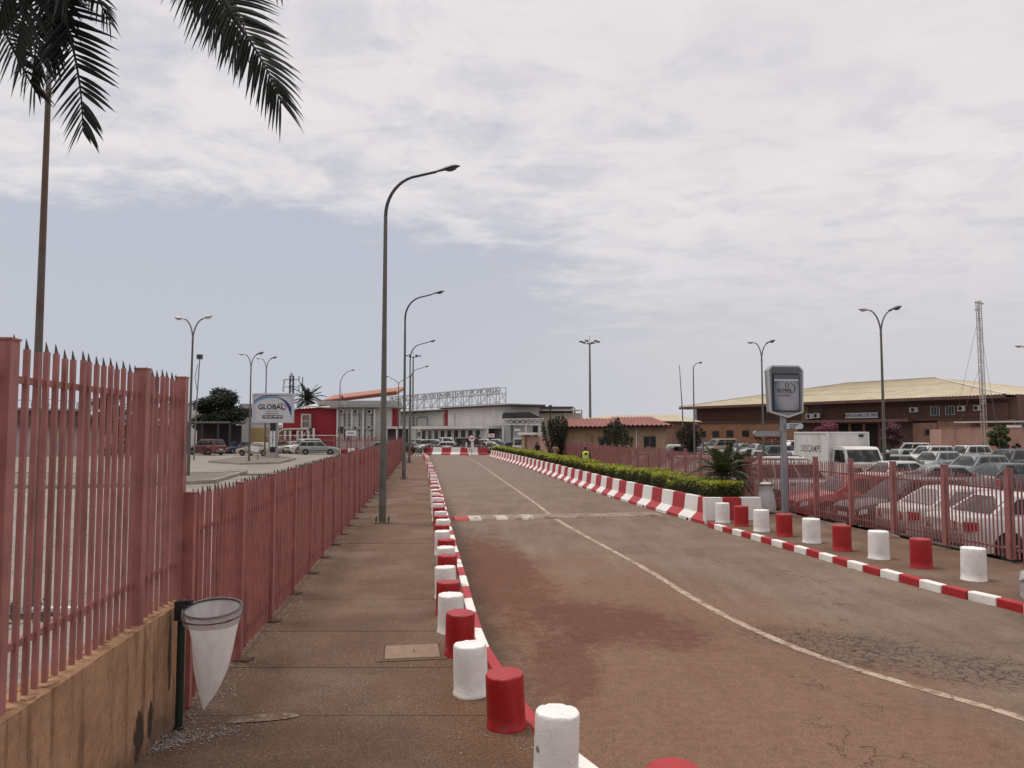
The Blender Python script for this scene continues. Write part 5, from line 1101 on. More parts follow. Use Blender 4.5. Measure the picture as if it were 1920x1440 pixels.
yw = Facade('yellow_wall', 'sand yellow wall with a white top band behind the billboard', 'wall', XD(470, 104), XD(530, 104), 0); yz = yw.S(500, 802)[1]; yw.box('wall_face', (0, 0, yw.L, yz), 0, .3, M['yellow_wall'])
for k in range(4): a = yw.L * k / 4; yw.box('white_panel', (a + .05, yz + .01, a + yw.L / 4 - .15, yz + .38), 0, .3, M['white_fascia'])
gd = Facade('grey_depot', 'grey depot with a dark opening left of the billboard', 'building', XD(448, 124), XD(486, 124), 0); gdz = gd.S(465, 757)[1]; gd.box('wall', (0, 0, gd.L, gdz), 0, 8, M['concrete_g']); gd.box('opening', gd.px(454, 766, 474, 782), -.04, -.002, M['opening_shade'])  # the opening is a dark panel painted for its shade
# red mesh fence behind the parked cars on the left
ff = thing('mesh_fence', 'pinkish red fence behind the parked cars, below the crimson wing', 'fence', XD(632, 95, 0)); q = lambda px: (px - 632) / F * 95
mb = MB(); x = q(500)
while x < q(760): mb.b2((x - .02, -.02, .1), (x + .02, .02, 1.95)); x += .16
mb.build('wire_panel', M['fence2'], ff)['kind'] = 'stuff'
for i in range(9): MB().b2((q(500) + i * 2.1 - .06, -.06, 0), (q(500) + i * 2.1 + .06, .06, 2.2)).build('post', M['fence2'], ff)
MB().b2((q(500), -.04, 2.1), (q(636), .04, 2.2)).build('top_rail', M['white_fascia'], ff); MB().b2((q(500), -.05, .15), (q(760), .05, .25)).b2((q(500), -.05, 1.5), (q(760), .05, 1.6)).build('rail', M['fence2'], ff)
bw_ = thing('red_block_wall', 'low red and white block wall right of the silver estate car', 'wall', XD(668, 90, 0))
for i in range(9): x = (i - 3.6) * .82; MB().b2((x - .4, -.1, 0), (x + .4, .1, U(.5, .7))).build('block', M['white_k'] if i % 2 else M['red_k'], bw_)
for i in range(6): x = (i - 2) * 1.05; MB().b2((x - .06, .2, 0), (x + .06, .32, 2.0)).build('post', M['fence'], bw_)

# ------------------------------------------------------------------ vehicles
def car_paint(name, col, rough=.32, dust=.25):
    m = mat(name, col, rough, .05, 2., col2=tuple(c * (1 - dust) + d * dust for c, d in zip(col, (.26, .21, .18))), c2=(.35, .7), c2scale=1.1, coat=.35, obj=True); return m
P = {k: car_paint('car_paint_' + k, c) for k, c in dict(white=(.50, .49, .475), cream=(.50, .45, .38), silver=(.30, .305, .31), grey=(.17, .175, .18), dark=(.045, .048, .052), black=(.018, .018, .02), red=(.34, .018, .022), maroon=(.10, .018, .018), navy=(.025, .032, .085), beige=(.33, .27, .22), sage=(.20, .225, .205), brown=(.095, .06, .05), blue=(.07, .11, .22), gold=(.30, .25, .18)).items()}
KIND = {  # length, width, height, wheelbase, [(x, z) of the body's upper line, rear to front], cabin base (rear, front), roof (rear, front), belt, wheel radius, box tail
    'sedan': (4.5, 1.74, 1.44, 2.62, [(-2.25, .86), (-2.15, .97), (-1.5, 1.0), (-1.1, .98), (.85, .93), (1.3, .88), (1.9, .78), (2.18, .68), (2.25, .60)], (-1.62, 1.02), (-.95, .22), .93, .31),
    'hatch': (3.95, 1.7, 1.48, 2.45, [(-1.97, .88), (-1.9, .96), (-1.4, .96), (.8, .92), (1.2, .88), (1.7, .78), (1.92, .68), (1.97, .6)], (-1.86, .98), (-1.42, .2), .93, .30),
    'wagon': (4.7, 1.75, 1.52, 2.7, [(-2.35, .86), (-2.28, .95), (-1.8, .96), (.95, .94), (1.4, .9), (2.0, .8), (2.28, .7), (2.35, .6)], (-2.24, 1.1), (-1.92, .35), .94, .31),
    'suv': (4.55, 1.83, 1.75, 2.65, [(-2.27, 1.0), (-2.2, 1.08), (-1.7, 1.1), (.85, 1.08), (1.25, 1.05), (1.95, .98), (2.2, .86), (2.27, .72)], (-2.16, 1.02), (-1.86, .38), 1.06, .36),
    'van': (4.7, 1.8, 1.98, 2.7, [(-2.35, 1.0), (-2.3, 1.06), (-1.7, 1.08), (1.3, 1.06), (1.75, .98), (2.2, .84), (2.32, .7), (2.35, .6)], (-2.28, 1.62), (-2.15, .78), 1.05, .33),
}
def lerp_tab(t, x):
    if x <= t[0][0]: return t[0][1]
    for (a, b), (c, d) in zip(t, t[1:]):
        if x <= c: return b + (d - b) * (x - a) / (c - a)
    return t[-1][1]
def make_car(kind, name):
    L_, W, H, wb, line, cb, cr, belt, wr = KIND[kind]; root = thing(name, 'x', 'car'); paint_ = P['white']
    # body shell: stations along the length, wheel arches follow the wheels
    xs = set([-L_ / 2, -L_ / 2 + .04, -L_ / 2 + .12, L_ / 2 - .04, L_ / 2 - .12, L_ / 2 - .25]); ar = wr + .055
    for c in (-wb / 2, wb / 2):
        for k in range(-6, 7): xs.add(c + ar * sin(k * pi / 12))
        xs.add(c - ar - .01); xs.add(c + ar + .01)
    x = -L_ / 2 + .3
    while x < L_ / 2: xs.add(x); x += .22
    xs = sorted(xs); xx = [xs[0]]
    for x in xs[1:]:
        if x - xx[-1] > .008: xx.append(x)
    rows = []; zb0 = .19
    for x in xx:
        e = min(1., (L_ / 2 - abs(x)) / .75); w = W / 2 * (.80 + .20 * (1 - (1 - e) ** 2.2)); zt = lerp_tab(line, x); zb = zb0 + .10 * max(0, 1 - (L_ / 2 - abs(x)) / .25)
        za = zb
        for c in (-wb / 2, wb / 2):
            if abs(x - c) < ar: za = max(za, wr + sqrt(max(ar * ar - (x - c) ** 2, 0)))
        zs = zt - .13; 
        rows.append([(0, zb), (w * .80, zb), (w * .80, max(za, zb)), (w * .985, max(za, zb + .02)), (w, max(za + .012, .46)), (w * .992, max(za + .02, .64 if kind not in ('suv', 'van') else .70)), (w * .955, max(za + .03, zs + .05)), (w * .90, zt - .018), (w * .6, zt + .012), (0, zt + .022)])
    k = len(rows[0]); mb = MB(); vs = []
    for x, r in zip(xx, rows): vs += [(x, y, z) for y, z in r] + [(x, -y, z) for y, z in r]
    fs = []
    for i in range(len(xx) - 1):
        a, b = i * 2 * k, (i + 1) * 2 * k
        for j in range(k - 1): fs += [(a + j, b + j, b + j + 1, a + j + 1), (a + k + j, a + k + j + 1, b + k + j + 1, b + k + j)]
    fs += [tuple(range(k)) + tuple(range(2 * k - 1, k - 1, -1)), tuple(reversed(tuple((len(xx) - 1) * 2 * k + q for q in (tuple(range(k)) + tuple(range(2 * k - 1, k - 1, -1))))))]
    mb.add(vs, fs); bm = bmesh.new(); me = mb.mesh('body', paint_); bm.from_mesh(me); bmesh.ops.remove_doubles(bm, verts=bm.verts, dist=.0015); bmesh.ops.recalc_face_normals(bm, faces=bm.faces); bm.to_mesh(me); bm.free()
    me.polygons.foreach_set('use_smooth', [True] * len(me.polygons)); me.set_sharp_from_angle(angle=radians(32)); body = link('body', me, root)
    # cabin: body-coloured frustum with crowned roof, glass set proud of its faces
    wbt, wrf = W / 2 * .905, W / 2 * (.70 if kind not in ('van',) else .80); zr = H - .045; zl = lambda x: lerp_tab(line, x) - .03
    B0 = [Vector((cb[0], s * wbt * (.93 if s else 1), zl(cb[0]))) for s in (1, -1)]; F0 = [Vector((cb[1], s * wbt * .96, zl(cb[1]))) for s in (1, -1)]
    B1 = [Vector((cr[0], s * wrf * .97, zr)) for s in (1, -1)]; F1 = [Vector((cr[1], s * wrf, zr)) for s in (1, -1)]
    xm = (cr[0] + cr[1]) / 2; mb = MB(); vs = []; nx, nyy = 9, 7
    for i in range(nx):
        t = i / (nx - 1)
        lo = B0[0].lerp(F0[0], t); hi = B1[0].lerp(F1[0], t); lo.z = zl(lo.x); bulge = .02 * sin(pi * t)
        side = [(lo.x, lo.y + bulge, lo.z), (lo.x * .55 + hi.x * .45, lo.y * .55 + hi.y * .45 + .022 + bulge, lo.z * .55 + hi.z * .45), (hi.x, hi.y + bulge, hi.z), (hi.x, hi.y - .06 + bulge, hi.z + .03 + .012 * sin(pi * t)), (hi.x, hi.y * .5, hi.z + .042 + .012 * sin(pi * t)), (hi.x, 0, hi.z + .046 + .012 * sin(pi * t))]
        vs += side + [(x, -y, z) for x, y, z in side[-2::-1]]
    n = 11; mb.add(vs, [(i * n + j, (i + 1) * n + j, (i + 1) * n + j + 1, i * n + j + 1) for i in range(nx - 1) for j in range(n - 1)] + [tuple(range(n)), tuple(reversed(range((nx - 1) * n, nx * n)))])
    bm = bmesh.new(); me = mb.mesh('cabin', paint_); bm.from_mesh(me); bmesh.ops.recalc_face_normals(bm, faces=bm.faces); bm.to_mesh(me); bm.free(); me.polygons.foreach_set('use_smooth', [True] * len(me.polygons)); me.set_sharp_from_angle(angle=radians(30)); link('cabin', me, root)
    def pane(name, q, off, inset, m='glass', bow=0.):
        a, b, c, d = q; nn = (b - a).cross(d - a).normalized(); ctr = (a + b + c + d) / 4
        if nn.dot(ctr - Vector((xm, 0, .8))) < 0: nn = -nn
        iu, iv = inset; w_ = []; N_ = 5
        for j in range(N_):
            for i in range(N_):
                u, v = iu + (1 - 2 * iu) * i / (N_ - 1), iv + (1 - 2 * iv) * j / (N_ - 1); p = a.lerp(b, u).lerp(d.lerp(c, u), v) + nn * (off + bow * sin(pi * u)); w_.append(p)
        g = MB(); g.add(w_, [(j * N_ + i, j * N_ + i + 1, (j + 1) * N_ + i + 1, (j + 1) * N_ + i) for j in range(N_ - 1) for i in range(N_ - 1)]); o = g.build(name, M[m], root, 60)
        if o.data.polygons[0].normal.dot(nn) < 0: o.data.flip_normals()
        return o
    up_ = lambda v, dz_: Vector((v.x, v.y, v.z + dz_))
    ws = pane('windshield', (F0[0], F0[1], F1[1], F1[0]), .012, (.055, .07), bow=.012); pane('rear_window', (B0[1], B0[0], B1[0], B1[1]), .012, (.07, .12), bow=.01)
    for s in (0, 1):
        cuts = [.05, .46, .93] if kind in ('hatch',) else ([.04, .30, .62, .95] if kind in ('wagon', 'suv', 'van') else [.08, .47, .93])
        for a, b in zip(cuts, cuts[1:]):
            p = lambda t, v: B0[s].lerp(F0[s], t).lerp(B1[s].lerp(F1[s], t), v)
            g = 0.014; ta, tb = a + g, b - g
            qa, qb, qc, qd = p(ta, .16), p(tb, .16), p(tb, .88), p(ta, .88)
            sgn = 1 if s == 0 else -1; w_ = []
            for j in range(4):
                v = .16 + .72 * j / 3
                for i in range(4):
                    u = ta + (tb - ta) * i / 3; q = p(u, v); w_.append((q.x, q.y + sgn * (.012 + .02 * sin(pi * u) + .022 * (1 - abs(v - .45) / .55)), q.z))
            g_ = MB(); g_.add(w_, [(j * 4 + i, j * 4 + i + 1, (j + 1) * 4 + i + 1, (j + 1) * 4 + i) for j in range(3) for i in range(3)]); o = g_.build('side_window', M['glass'], root, 60)
            if o.data.polygons[0].normal.y * sgn < 0: o.data.flip_normals()
    # wheels
    for c in (-wb / 2, wb / 2):
        for s in (1, -1):
            y = s * (W / 2 - .105); t = MB(); prof = [(wr * .62, -.095), (wr * .93, -.095), (wr, -.06), (wr, .06), (wr * .93, .095), (wr * .62, .095)]; n = 20
            for i in range(len(prof)): t.v += [(prof[i][0] * cos(2 * pi * j / n), prof[i][1], prof[i][0] * sin(2 * pi * j / n)) for j in range(n)]
            t.f = [(i * n + j, i * n + (j + 1) % n, ((i + 1) % 6) * n + (j + 1) % n, ((i + 1) % 6) * n + j) for i in range(6) for j in range(n)]; t.mi = [0] * len(t.f)
            w_ = t.build('wheel', M['rubber'], root, 40, (c, y, wr)); r = MB()
            r.add([(wr * .63 * cos(2 * pi * j / n), s * .055, wr * .63 * sin(2 * pi * j / n)) for j in range(n)] + [(wr * .60 * cos(2 * pi * j / n), s * .085, wr * .60 * sin(2 * pi * j / n)) for j in range(n)], [(j, (j + 1) % n, n + (j + 1) % n, n + j) for j in range(n)])
            for k_ in range(5): a = 2 * pi * k_ / 5 + .3; r.bar((0, s * .07, 0), (wr * .6 * cos(a), s * .075, wr * .6 * sin(a)), .075, .03)
            r.lathe([(.06, -.02), (.05, .02)], 8); r.build('rim', M['chrome'], w_); d_ = MB(); d_.add([(wr * .63 * cos(2 * pi * j / n), s * .045, wr * .63 * sin(2 * pi * j / n)) for j in range(n)], [tuple(range(n))]); d_.build('brake_disc', M['hubdark'], w_)
    MB().b2((-L_ / 2 + .25, -W / 2 + .22, .21), (L_ / 2 - .25, W / 2 - .22, .62)).build('underbody', M['black'], root)
    # lamps, plates, bumpers, mirrors, handles, door seams
    ex = lambda f: L_ / 2 * f
    zf, zrr = lerp_tab(line, L_ / 2 - .1) - .05, lerp_tab(line, -L_ / 2 + .06) - .05
    for s in (1, -1):
        q = MB(); q.add([(ex(1) - .30, s * (W / 2 * .945), zf + .02), (ex(1) - .10, s * W / 2 * .845, zf - .01), (ex(1) - .02, s * W / 2 * .52, zf - .015), (ex(1) - .005, s * W / 2 * .50, zf - .13), (ex(1) - .06, s * W / 2 * .845, zf - .15), (ex(1) - .28, s * (W / 2 * .975), zf - .10)] + [(ex(1) - .45, s * W / 2 * .6, zf - .05)] * 1, [(0, 1, 4, 5), (1, 2, 3, 4), (0, 6, 2, 1)] if s < 0 else [(5, 4, 1, 0), (4, 3, 2, 1), (1, 2, 6, 0)]); q.build('headlight', M['lens'], root)
        h_ = .22 if kind in ('sedan', 'hatch') else .36
        q = MB(); q.add([(-ex(1) + .26, s * W / 2 * .965, zrr - .01), (-ex(1) + .04, s * W / 2 * .85, zrr), (-ex(1) - .008, s * W / 2 * .46, zrr - .02), (-ex(1) - .012, s * W / 2 * .50, zrr - h_), (-ex(1) + .03, s * W / 2 * .862, zrr - h_ + .01), (-ex(1) + .25, s * W / 2 * .99, zrr - h_ + .04)], [(5, 4, 1, 0), (4, 3, 2, 1)] if s < 0 else [(0, 1, 4, 5), (1, 2, 3, 4)]); q.build('tail_light', M['redlens'], root)
        mr = MB().box((cb[1] - .22, s * (W / 2 + .05), belt + .09), (.12, .17, .13)).build('wing_mirror', paint_, root)
        for xh in ((-.55, .35) if kind != 'hatch' else (.25,)): MB().box((xh, s * (W / 2 - .012), belt - .13), (.17, .03, .03)).build('door_handle', M['black'], root)
        q = MB()
        for xd in ((-.75, .12, .92) if kind != 'hatch' else (-.35, .85)): q.b2((xd - .006, s * (W / 2 - .045), .30), (xd + .006, s * (W / 2 + .001), belt - .10))
        q.b2((-wb / 2 + ar + .05, s * (W / 2 - .02), .44), (wb / 2 - ar - .05, s * (W / 2 + .012), .49)); q.build('side_trim', M['black'], root)
    MB().b2((ex(1) - .07, -.42, zf - .14), (ex(1) + .004, .42, zf - .03)).build('grille', M['black'], root); MB().b2((ex(1) - .1, -W * .33, .30), (ex(1) + .012, W * .33, .40)).build('lower_grille', M['black'], root)
    MB().b2((ex(1) - .02, -.26, .43), (ex(1) + .018, .26, .53)).build('number_plate', M['plate'], root); MB().b2((-ex(1) - .018, -.26, .60), (-ex(1) + .02, .26, .71)).build('number_plate', M['plate'], root)
    MB().b2((-ex(1) - .012, -W * .38, .34), (-ex(1) + .05, W * .38, .40)).build('bumper_strip', M['black'], root)
    q = MB(); q.b2((-ex(1) - .010, -W * .40, .585), (-ex(1) + .02, W * .40, .597)).b2((-ex(1) - .012, -W * .30, zrr - .20), (-ex(1) + .02, W * .30, zrr - .185)); q.build('boot_seam', M['ink'], root); MB().b2((-ex(1) - .03, -W * .36, .40), (-ex(1) + .05, W * .36, .56)).build('rear_bumper', M['bumper'], root)
    if kind in ('suv', 'wagon'):
        for s in (1, -1): MB().tube([(cr[0] + .1, s * wrf * .86, H - .02), (cr[0] + .25, s * wrf * .86, H + .05), (cr[1] - .25, s * wrf * .86, H + .05), (cr[1] - .05, s * wrf * .86, H - .02)], .016, 6).build('roof_rail', M['black'], root)
    return root
M['bumper'] = mat('grey_bumper_plastic', (.20, .195, .19), .6, .1, 3., obj=True)
CAR = {k: make_car(k, 'parked_car') for k in KIND}; used = {}
def park(kind, px, Y, head, colour, label, group, z=RL, dusty=False, sx=1.):
    loc = XD(px, Y, z); hd = radians(head)
    if kind not in used: used[kind] = 1; r = CAR[kind]; first = True
    else: r = None
    queue.append((kind, loc, hd, colour, label, group, dusty))
queue = []
GR = 'cars parked on the right-hand car park'; GL = 'cars parked on the left-hand parking ground'; GF = 'cars parked behind the far barrier'; AW = 6.5
# right: the row with its tails to the fence
park('sedan', 1929, 17.7, AW, 'white', 'white saloon cut off by the right edge of the photo behind the fence', GR)
park('sedan', 1818, 19.8, AW - 1, 'white', 'white saloon with big red tail lights close behind the right fence', GR, dusty=True)
park('hatch', 1694, 22.6, AW + 180, 'black', 'black hatchback close behind the fence, left of the white saloon', GR)
park('sedan', 1594, 25.2, AW + 180, 'red', 'bright red car close behind the right fence', GR)
park('suv', 1490, 29.0, AW, 'white', 'white high-roofed estate behind the totem, left of the red car', GR)
park('suv', 1418, 33.8, AW + 180, 'cream', 'cream off-roader behind the fence beside the planter palm', GR)
park('sedan', 1345, 38.0, AW, 'gold', 'dusty gold saloon behind the planter palm', GR, dusty=True)
park('wagon', 1283, 43.0, AW + 180, 'beige', 'dusty beige estate behind the reddish fence, left of the planter palm', GR, dusty=True)
park('sedan', 1232, 47.0, AW, 'gold', 'dull gold saloon behind the reddish fence in front of the barred house window', GR, dusty=True)
park('hatch', 1190, 52.0, AW + 180, 'grey', 'grey hatchback behind the reddish fence below the house drain pipe', GR, dusty=True)
# right: second row and the ones in the yard
park('sedan', 1748, 32.5, 172, 'grey', 'grey saloon just over the fence, right of the white truck', GR)
park('sedan', 1868, 34.6, 196, 'dark', 'dark saloon just over the right fence, above the white saloon with red tail lights', GR)
park('sedan', 1958, 37.0, 190, 'white', 'white saloon entering the photo at the right edge above the fence', GR)
park('wagon', 1822, 44.0, 205, 'grey', 'grey estate behind the dark saloon, below the pink wall', GR)
park('suv', 1888, 49.5, 205, 'dark', 'dark grey off-roader near the right edge, below the pink wall', GR)
park('sedan', 1692, 47.5, -12, 'sage', 'grey-green saloon half hidden by the truck cab and lamp post', GR)
park('wagon', 1748, 52.5, 212, 'silver', 'silver estate facing the viewer, right of the truck and the tall lamp post', GR)
park('suv', 1738, 62.0, 200, 'white', 'white off-roader with roof rails behind the silver estate', GR)
park('suv', 1808, 64.0, 200, 'white', 'second white off-roader, further right, in front of the pink wall', GR)
park('sedan', 1684, 64.0, 200, 'silver', 'pale silver saloon behind the truck, right of the tall lamp post', GR)
park('sedan', 1914, 62.0, 200, 'dark', 'dark saloon at the right edge in front of the pink wall', GR)
park('suv', 1700, 80.0, 160, 'white', 'white off-roader parked against the freight hall, right of the flowering tree', GR)
park('sedan', 1668, 37.0, 196, 'white', 'white saloon touching the foot of the tall lamp post beside the truck', GR)
for kind, px, Y, hd, c, lb in (('sedan', 1362, 61, 205, 'white', 'white saloon roof above the planter palm'), ('sedan', 1404, 59, 215, 'silver', 'silver saloon right of the planter palm, beyond the fence'), ('suv', 1440, 63, 200, 'dark', 'dark off-roader left of the totem pole in the yard'), ('sedan', 1484, 57, 212, 'silver', 'silver saloon right of the totem pole in the yard'), ('sedan', 1503, 66, 190, 'black', 'black saloon against the white truck side'),
    ('hatch', 1322, 104, 200, 'grey', 'grey hatchback at the left end of the hall wall'), ('van', 1349, 102, 205, 'gold', 'tan people carrier below the hall windows'), ('sedan', 1384, 96, 215, 'silver', 'silver saloon in the far row under the hall windows'), ('hatch', 1418, 92, 200, 'white', 'white hatchback in the far row left of the totem'), ('suv', 1446, 84, 190, 'dark', 'dark off-roader in the far row behind the totem arrow'), ('van', 1476, 80, 225, 'white', 'white minibus facing the viewer right of the totem'), ('suv', 1506, 88, 205, 'white', 'white off-roader behind the truck box'),
    ('hatch', 1256, 84, 185, 'white', 'white hatchback right of the red-roofed house'), ('sedan', 1262, 78, 200, 'dark', 'dark saloon right of the red-roofed house'), ('sedan', 1258, 90, 190, 'grey', 'grey saloon in the gap right of the red-roofed house')):
    park(kind, px, Y, hd, c, lb, GR)
# left parking ground
park('suv', 390, 86, 150, 'maroon', 'dark red off-roader on the left parking ground, seen from behind', GL, 0)
park('hatch', 424, 100, 190, 'white', 'small white car behind the dark red off-roader', GL, 0)
park('sedan', 436, 95, 222, 'dark', 'dark grey saloon right of the dark red off-roader', GL, 0)
park('sedan', 456, 92, 214, 'navy', 'dark blue saloon left of the billboard', GL, 0)
park('sedan', 484, 83.5, 164, 'beige', 'beige saloon with its tail to the billboard post', GL, 0, True)
park('hatch', 518, 95, 190, 'brown', 'brown hatchback just right of the billboard post', GL, 0)
park('sedan', 549, 94, 222, 'beige', 'grey-beige saloon left of the white off-roader', GL, 0)
park('suv', 571, 92.5, 228, 'white', 'white off-roader facing the viewer behind the green-grey estate', GL, 0)
park('wagon', 598, 88.0, 12, 'sage', 'green-grey estate car parked side-on in front of the crimson wing', GL, 0)
park('wagon', 712, 83, 185, 'sage', 'estate car roof just showing over the red fence', GL, 0)
park('suv', 232, 84, 186, 'maroon', 'dark red car seen between the bars of the tall fence', GL, 0)
# behind the far barrier
for kind, px, Y, hd, c, lb in (('sedan', 770, 100, -60, 'silver', 'silver saloon behind the end of the red fence'), ('suv', 786, 103, -70, 'white', 'white off-roader behind the lamp posts at the far barrier'), ('suv', 812, 101, -62, 'white', 'white off-roader right of the lamp posts, behind the far barrier'), ('van', 838, 104, -78, 'white', 'white van behind the far barrier, left of the dark brown van'), ('hatch', 849, 98, -12, 'white', 'white hatchback side-on at the far barrier'), ('van', 884, 101, 4, 'brown', 'dark brown van behind the round no-entry sign'), ('suv', 908, 105, -80, 'white', 'white off-roader behind the dark brown van'), ('sedan', 919, 99, -70, 'cream', 'cream saloon under the rectangular road sign'), ('suv', 930, 104, -85, 'white', 'white off-roader right of the rectangular road sign'), ('hatch', 952, 101, -70, 'blue', 'blue hatchback right of the rectangular road sign'), ('van', 973, 93, 92, 'white', 'white box-shaped off-roader seen from behind at the gate pillar')):
    park(kind, px, Y, hd, c, lb, GF, RD)
# the silver car passing on the right edge
firsts = {}
for kind, loc, hd, colour, label, group, dusty in queue:
    if kind not in firsts:
        r = CAR[kind]; firsts[kind] = (r, [o for o in [r] + list(r.children_recursive)]); r.location = loc; r.rotation_euler = (0, 0, hd); r['label'] = label; r['group'] = group; late = (r, colour, dusty); firsts[kind] += (late,)
    else:
        r = copy_tree(firsts[kind][0], loc, hd, label, group); recolour(r, P['white'], P[colour])
        if dusty: recolour(r, M['glass'], M['glassd'])
for kind, (r, _, late) in firsts.items():
    recolour(r, P['white'], P[late[1]])
    if late[2]: recolour(r, M['glass'], M['glassd'])
r = copy_tree(firsts['hatch'][0], (8.25, 9.45, RD), ANG, 'silver car whose front corner just enters the photo at the right edge', 'cars driving on the road'); recolour(r, P[firsts['hatch'][2][1]], P['silver'])

# the white box truck
tk = thing('box_truck', 'white box truck with grey lettering on its side, parked behind the right fence', 'truck', XD(1585, 40, RL), radians(-88))
M['truck_w'] = mat('truck_white', (.60, .585, .565), .5, .06, 1.5, col2=(.48, .45, .42), c2scale=.9, streak=(1, 1, .3), obj=True)
BX0, BX1, BW_, BZ0, BZ1 = -4.0, .20, 1.06, .62, 2.80
MB().b2((BX0, -BW_, BZ0), (BX1, BW_, BZ1)).build('cargo_box', M['truck_w'], tk)
mb = MB()
for s in (-1, 1):
    for z in (BZ0, BZ1): mb.b2((BX0 - .02, s * BW_ - .035, z - .04), (BX1 + .02, s * BW_ + .035, z + .04))
    for x in (BX0, BX1): mb.b2((x - .035, s * BW_ - .04, BZ0 + .04), (x + .035, s * BW_ + .04, BZ1 - .04))
mb.b2((BX1 - .02, -BW_ + .04, BZ1 - .04), (BX1 + .03, BW_ - .04, BZ1 + .035)); mb.build('box_edge', M['white'], tk)
# lettering on the side that shows (the truck's right flank)
M['grey_ink'] = mat('faded_grey_ink', (.13, .125, .13), .6, .1)
lettering('lettering', 'DESCAMPS', .52, M['grey_ink'], tk, (-1.95, -BW_ - .006, 1.92), (pi / 2, 0, 0), extrude=.003, bold=.004, spacing=1.06); tl_ = lettering('lettering', 'LINGE DE MAISON', .17, M['grey_ink'], tk, (-1.95, -BW_ - .006, 2.45), (pi / 2, 0, 0), extrude=.002)
bpy.data.objects.remove(tl_)
for x in (-3.2, -2.4, -1.5, -.7): MB().b2((x - .012, -BW_ - .012, BZ0 + .05), (x + .012, -BW_ - .001, BZ1 - .06)).build('panel_seam', M['truck_w'], tk)
MB().b2((BX0, -.45, .42), (2.0, .45, .60)).build('chassis', M['black'], tk); MB().b2((BX1 + .03, .55, BZ1 - .22), (BX1 + .05, .8, BZ1 - .1)).build('marker_lamp', M['ink'], tk)
cabp = [(.32, .48), (2.02, .48), (2.06, .75), (2.0, 1.25), (1.62, 1.98), (1.40, 2.08), (.45, 2.10), (.32, 2.0)]
mb = MB(); k = len(cabp); cw = .92; mb.add([(x, -cw * (1 if z < 1.3 else .94), z) for x, z in cabp] + [(x, cw * (1 if z < 1.3 else .94), z) for x, z in cabp], [tuple(range(k)), tuple(range(2 * k - 1, k - 1, -1))] + [(i, i + k, (i + 1) % k + k, (i + 1) % k) for i in range(k)]); cb_ = mb.build('cab', M['truck_w'], tk)
def quad(name, pts, m, par): o = MB().add(pts, [(0, 1, 2, 3)]).build(name, m, par); return o
quad('windshield', [(2.0 - .045, -.82, 1.36), (2.0 - .045, .82, 1.36), (1.655, .78, 1.94), (1.655, -.78, 1.94)], M['glass'], tk)
for s in (-1, 1):
    quad('side_window', [(.62, s * .925, 1.33), (1.78, s * .925, 1.33), (1.50, s * .885, 1.92), (.62, s * .885, 1.92)], M['glass'], tk); MB().b2((.56, s * .9, .5), (.575, s * .926, 1.95)).b2((1.84, s * .9, .5), (1.855, s * .926, 1.25)).build('door_seam', M['ink'], tk)
    MB().tube([(1.75, s * .9, 1.9), (1.95, s * 1.12, 1.85), (1.95, s * 1.12, 1.3)], .018, 6).box((1.95, s * 1.14, 1.6), (.06, .18, .34)).build('wing_mirror', M['black'], tk); MB().b2((2.03, s * .8 - .13, .84), (2.075, s * .8 + .08, 1.02)).build('headlight', M['lens'], tk)
    for x in (1.15, -2.7): w_ = MB().lathe([(.2, -.11), (.36, -.11), (.38, -.08), (.38, .08), (.36, .11), (.2, .11)], 20).build('wheel', M['rubber'], tk, 40, (x, s * .80, .38)); w_.rotation_euler = (pi / 2, 0, 0); MB().lathe([(.2, -.09), (.12, -.12), (.12, .12), (.2, .09)], 14).build('rim', M['chrome'], w_, 40)
MB().b2((2.04, -.62, .82), (2.08, .62, 1.06)).build('grille', M['black'], tk); MB().b2((2.0, -.95, .44), (2.14, .95, .68)).build('bumper', M['truck_w'], tk); MB().b2((2.141, -.26, .5), (2.15, .26, .61)).build('number_plate', M['plate'], tk)
for s in (-.35, .35): MB().bar((2.0 - .02, s - .2, 1.35), (1.8, s + .2, 1.70), .018).build('wiper', M['ink'], tk)

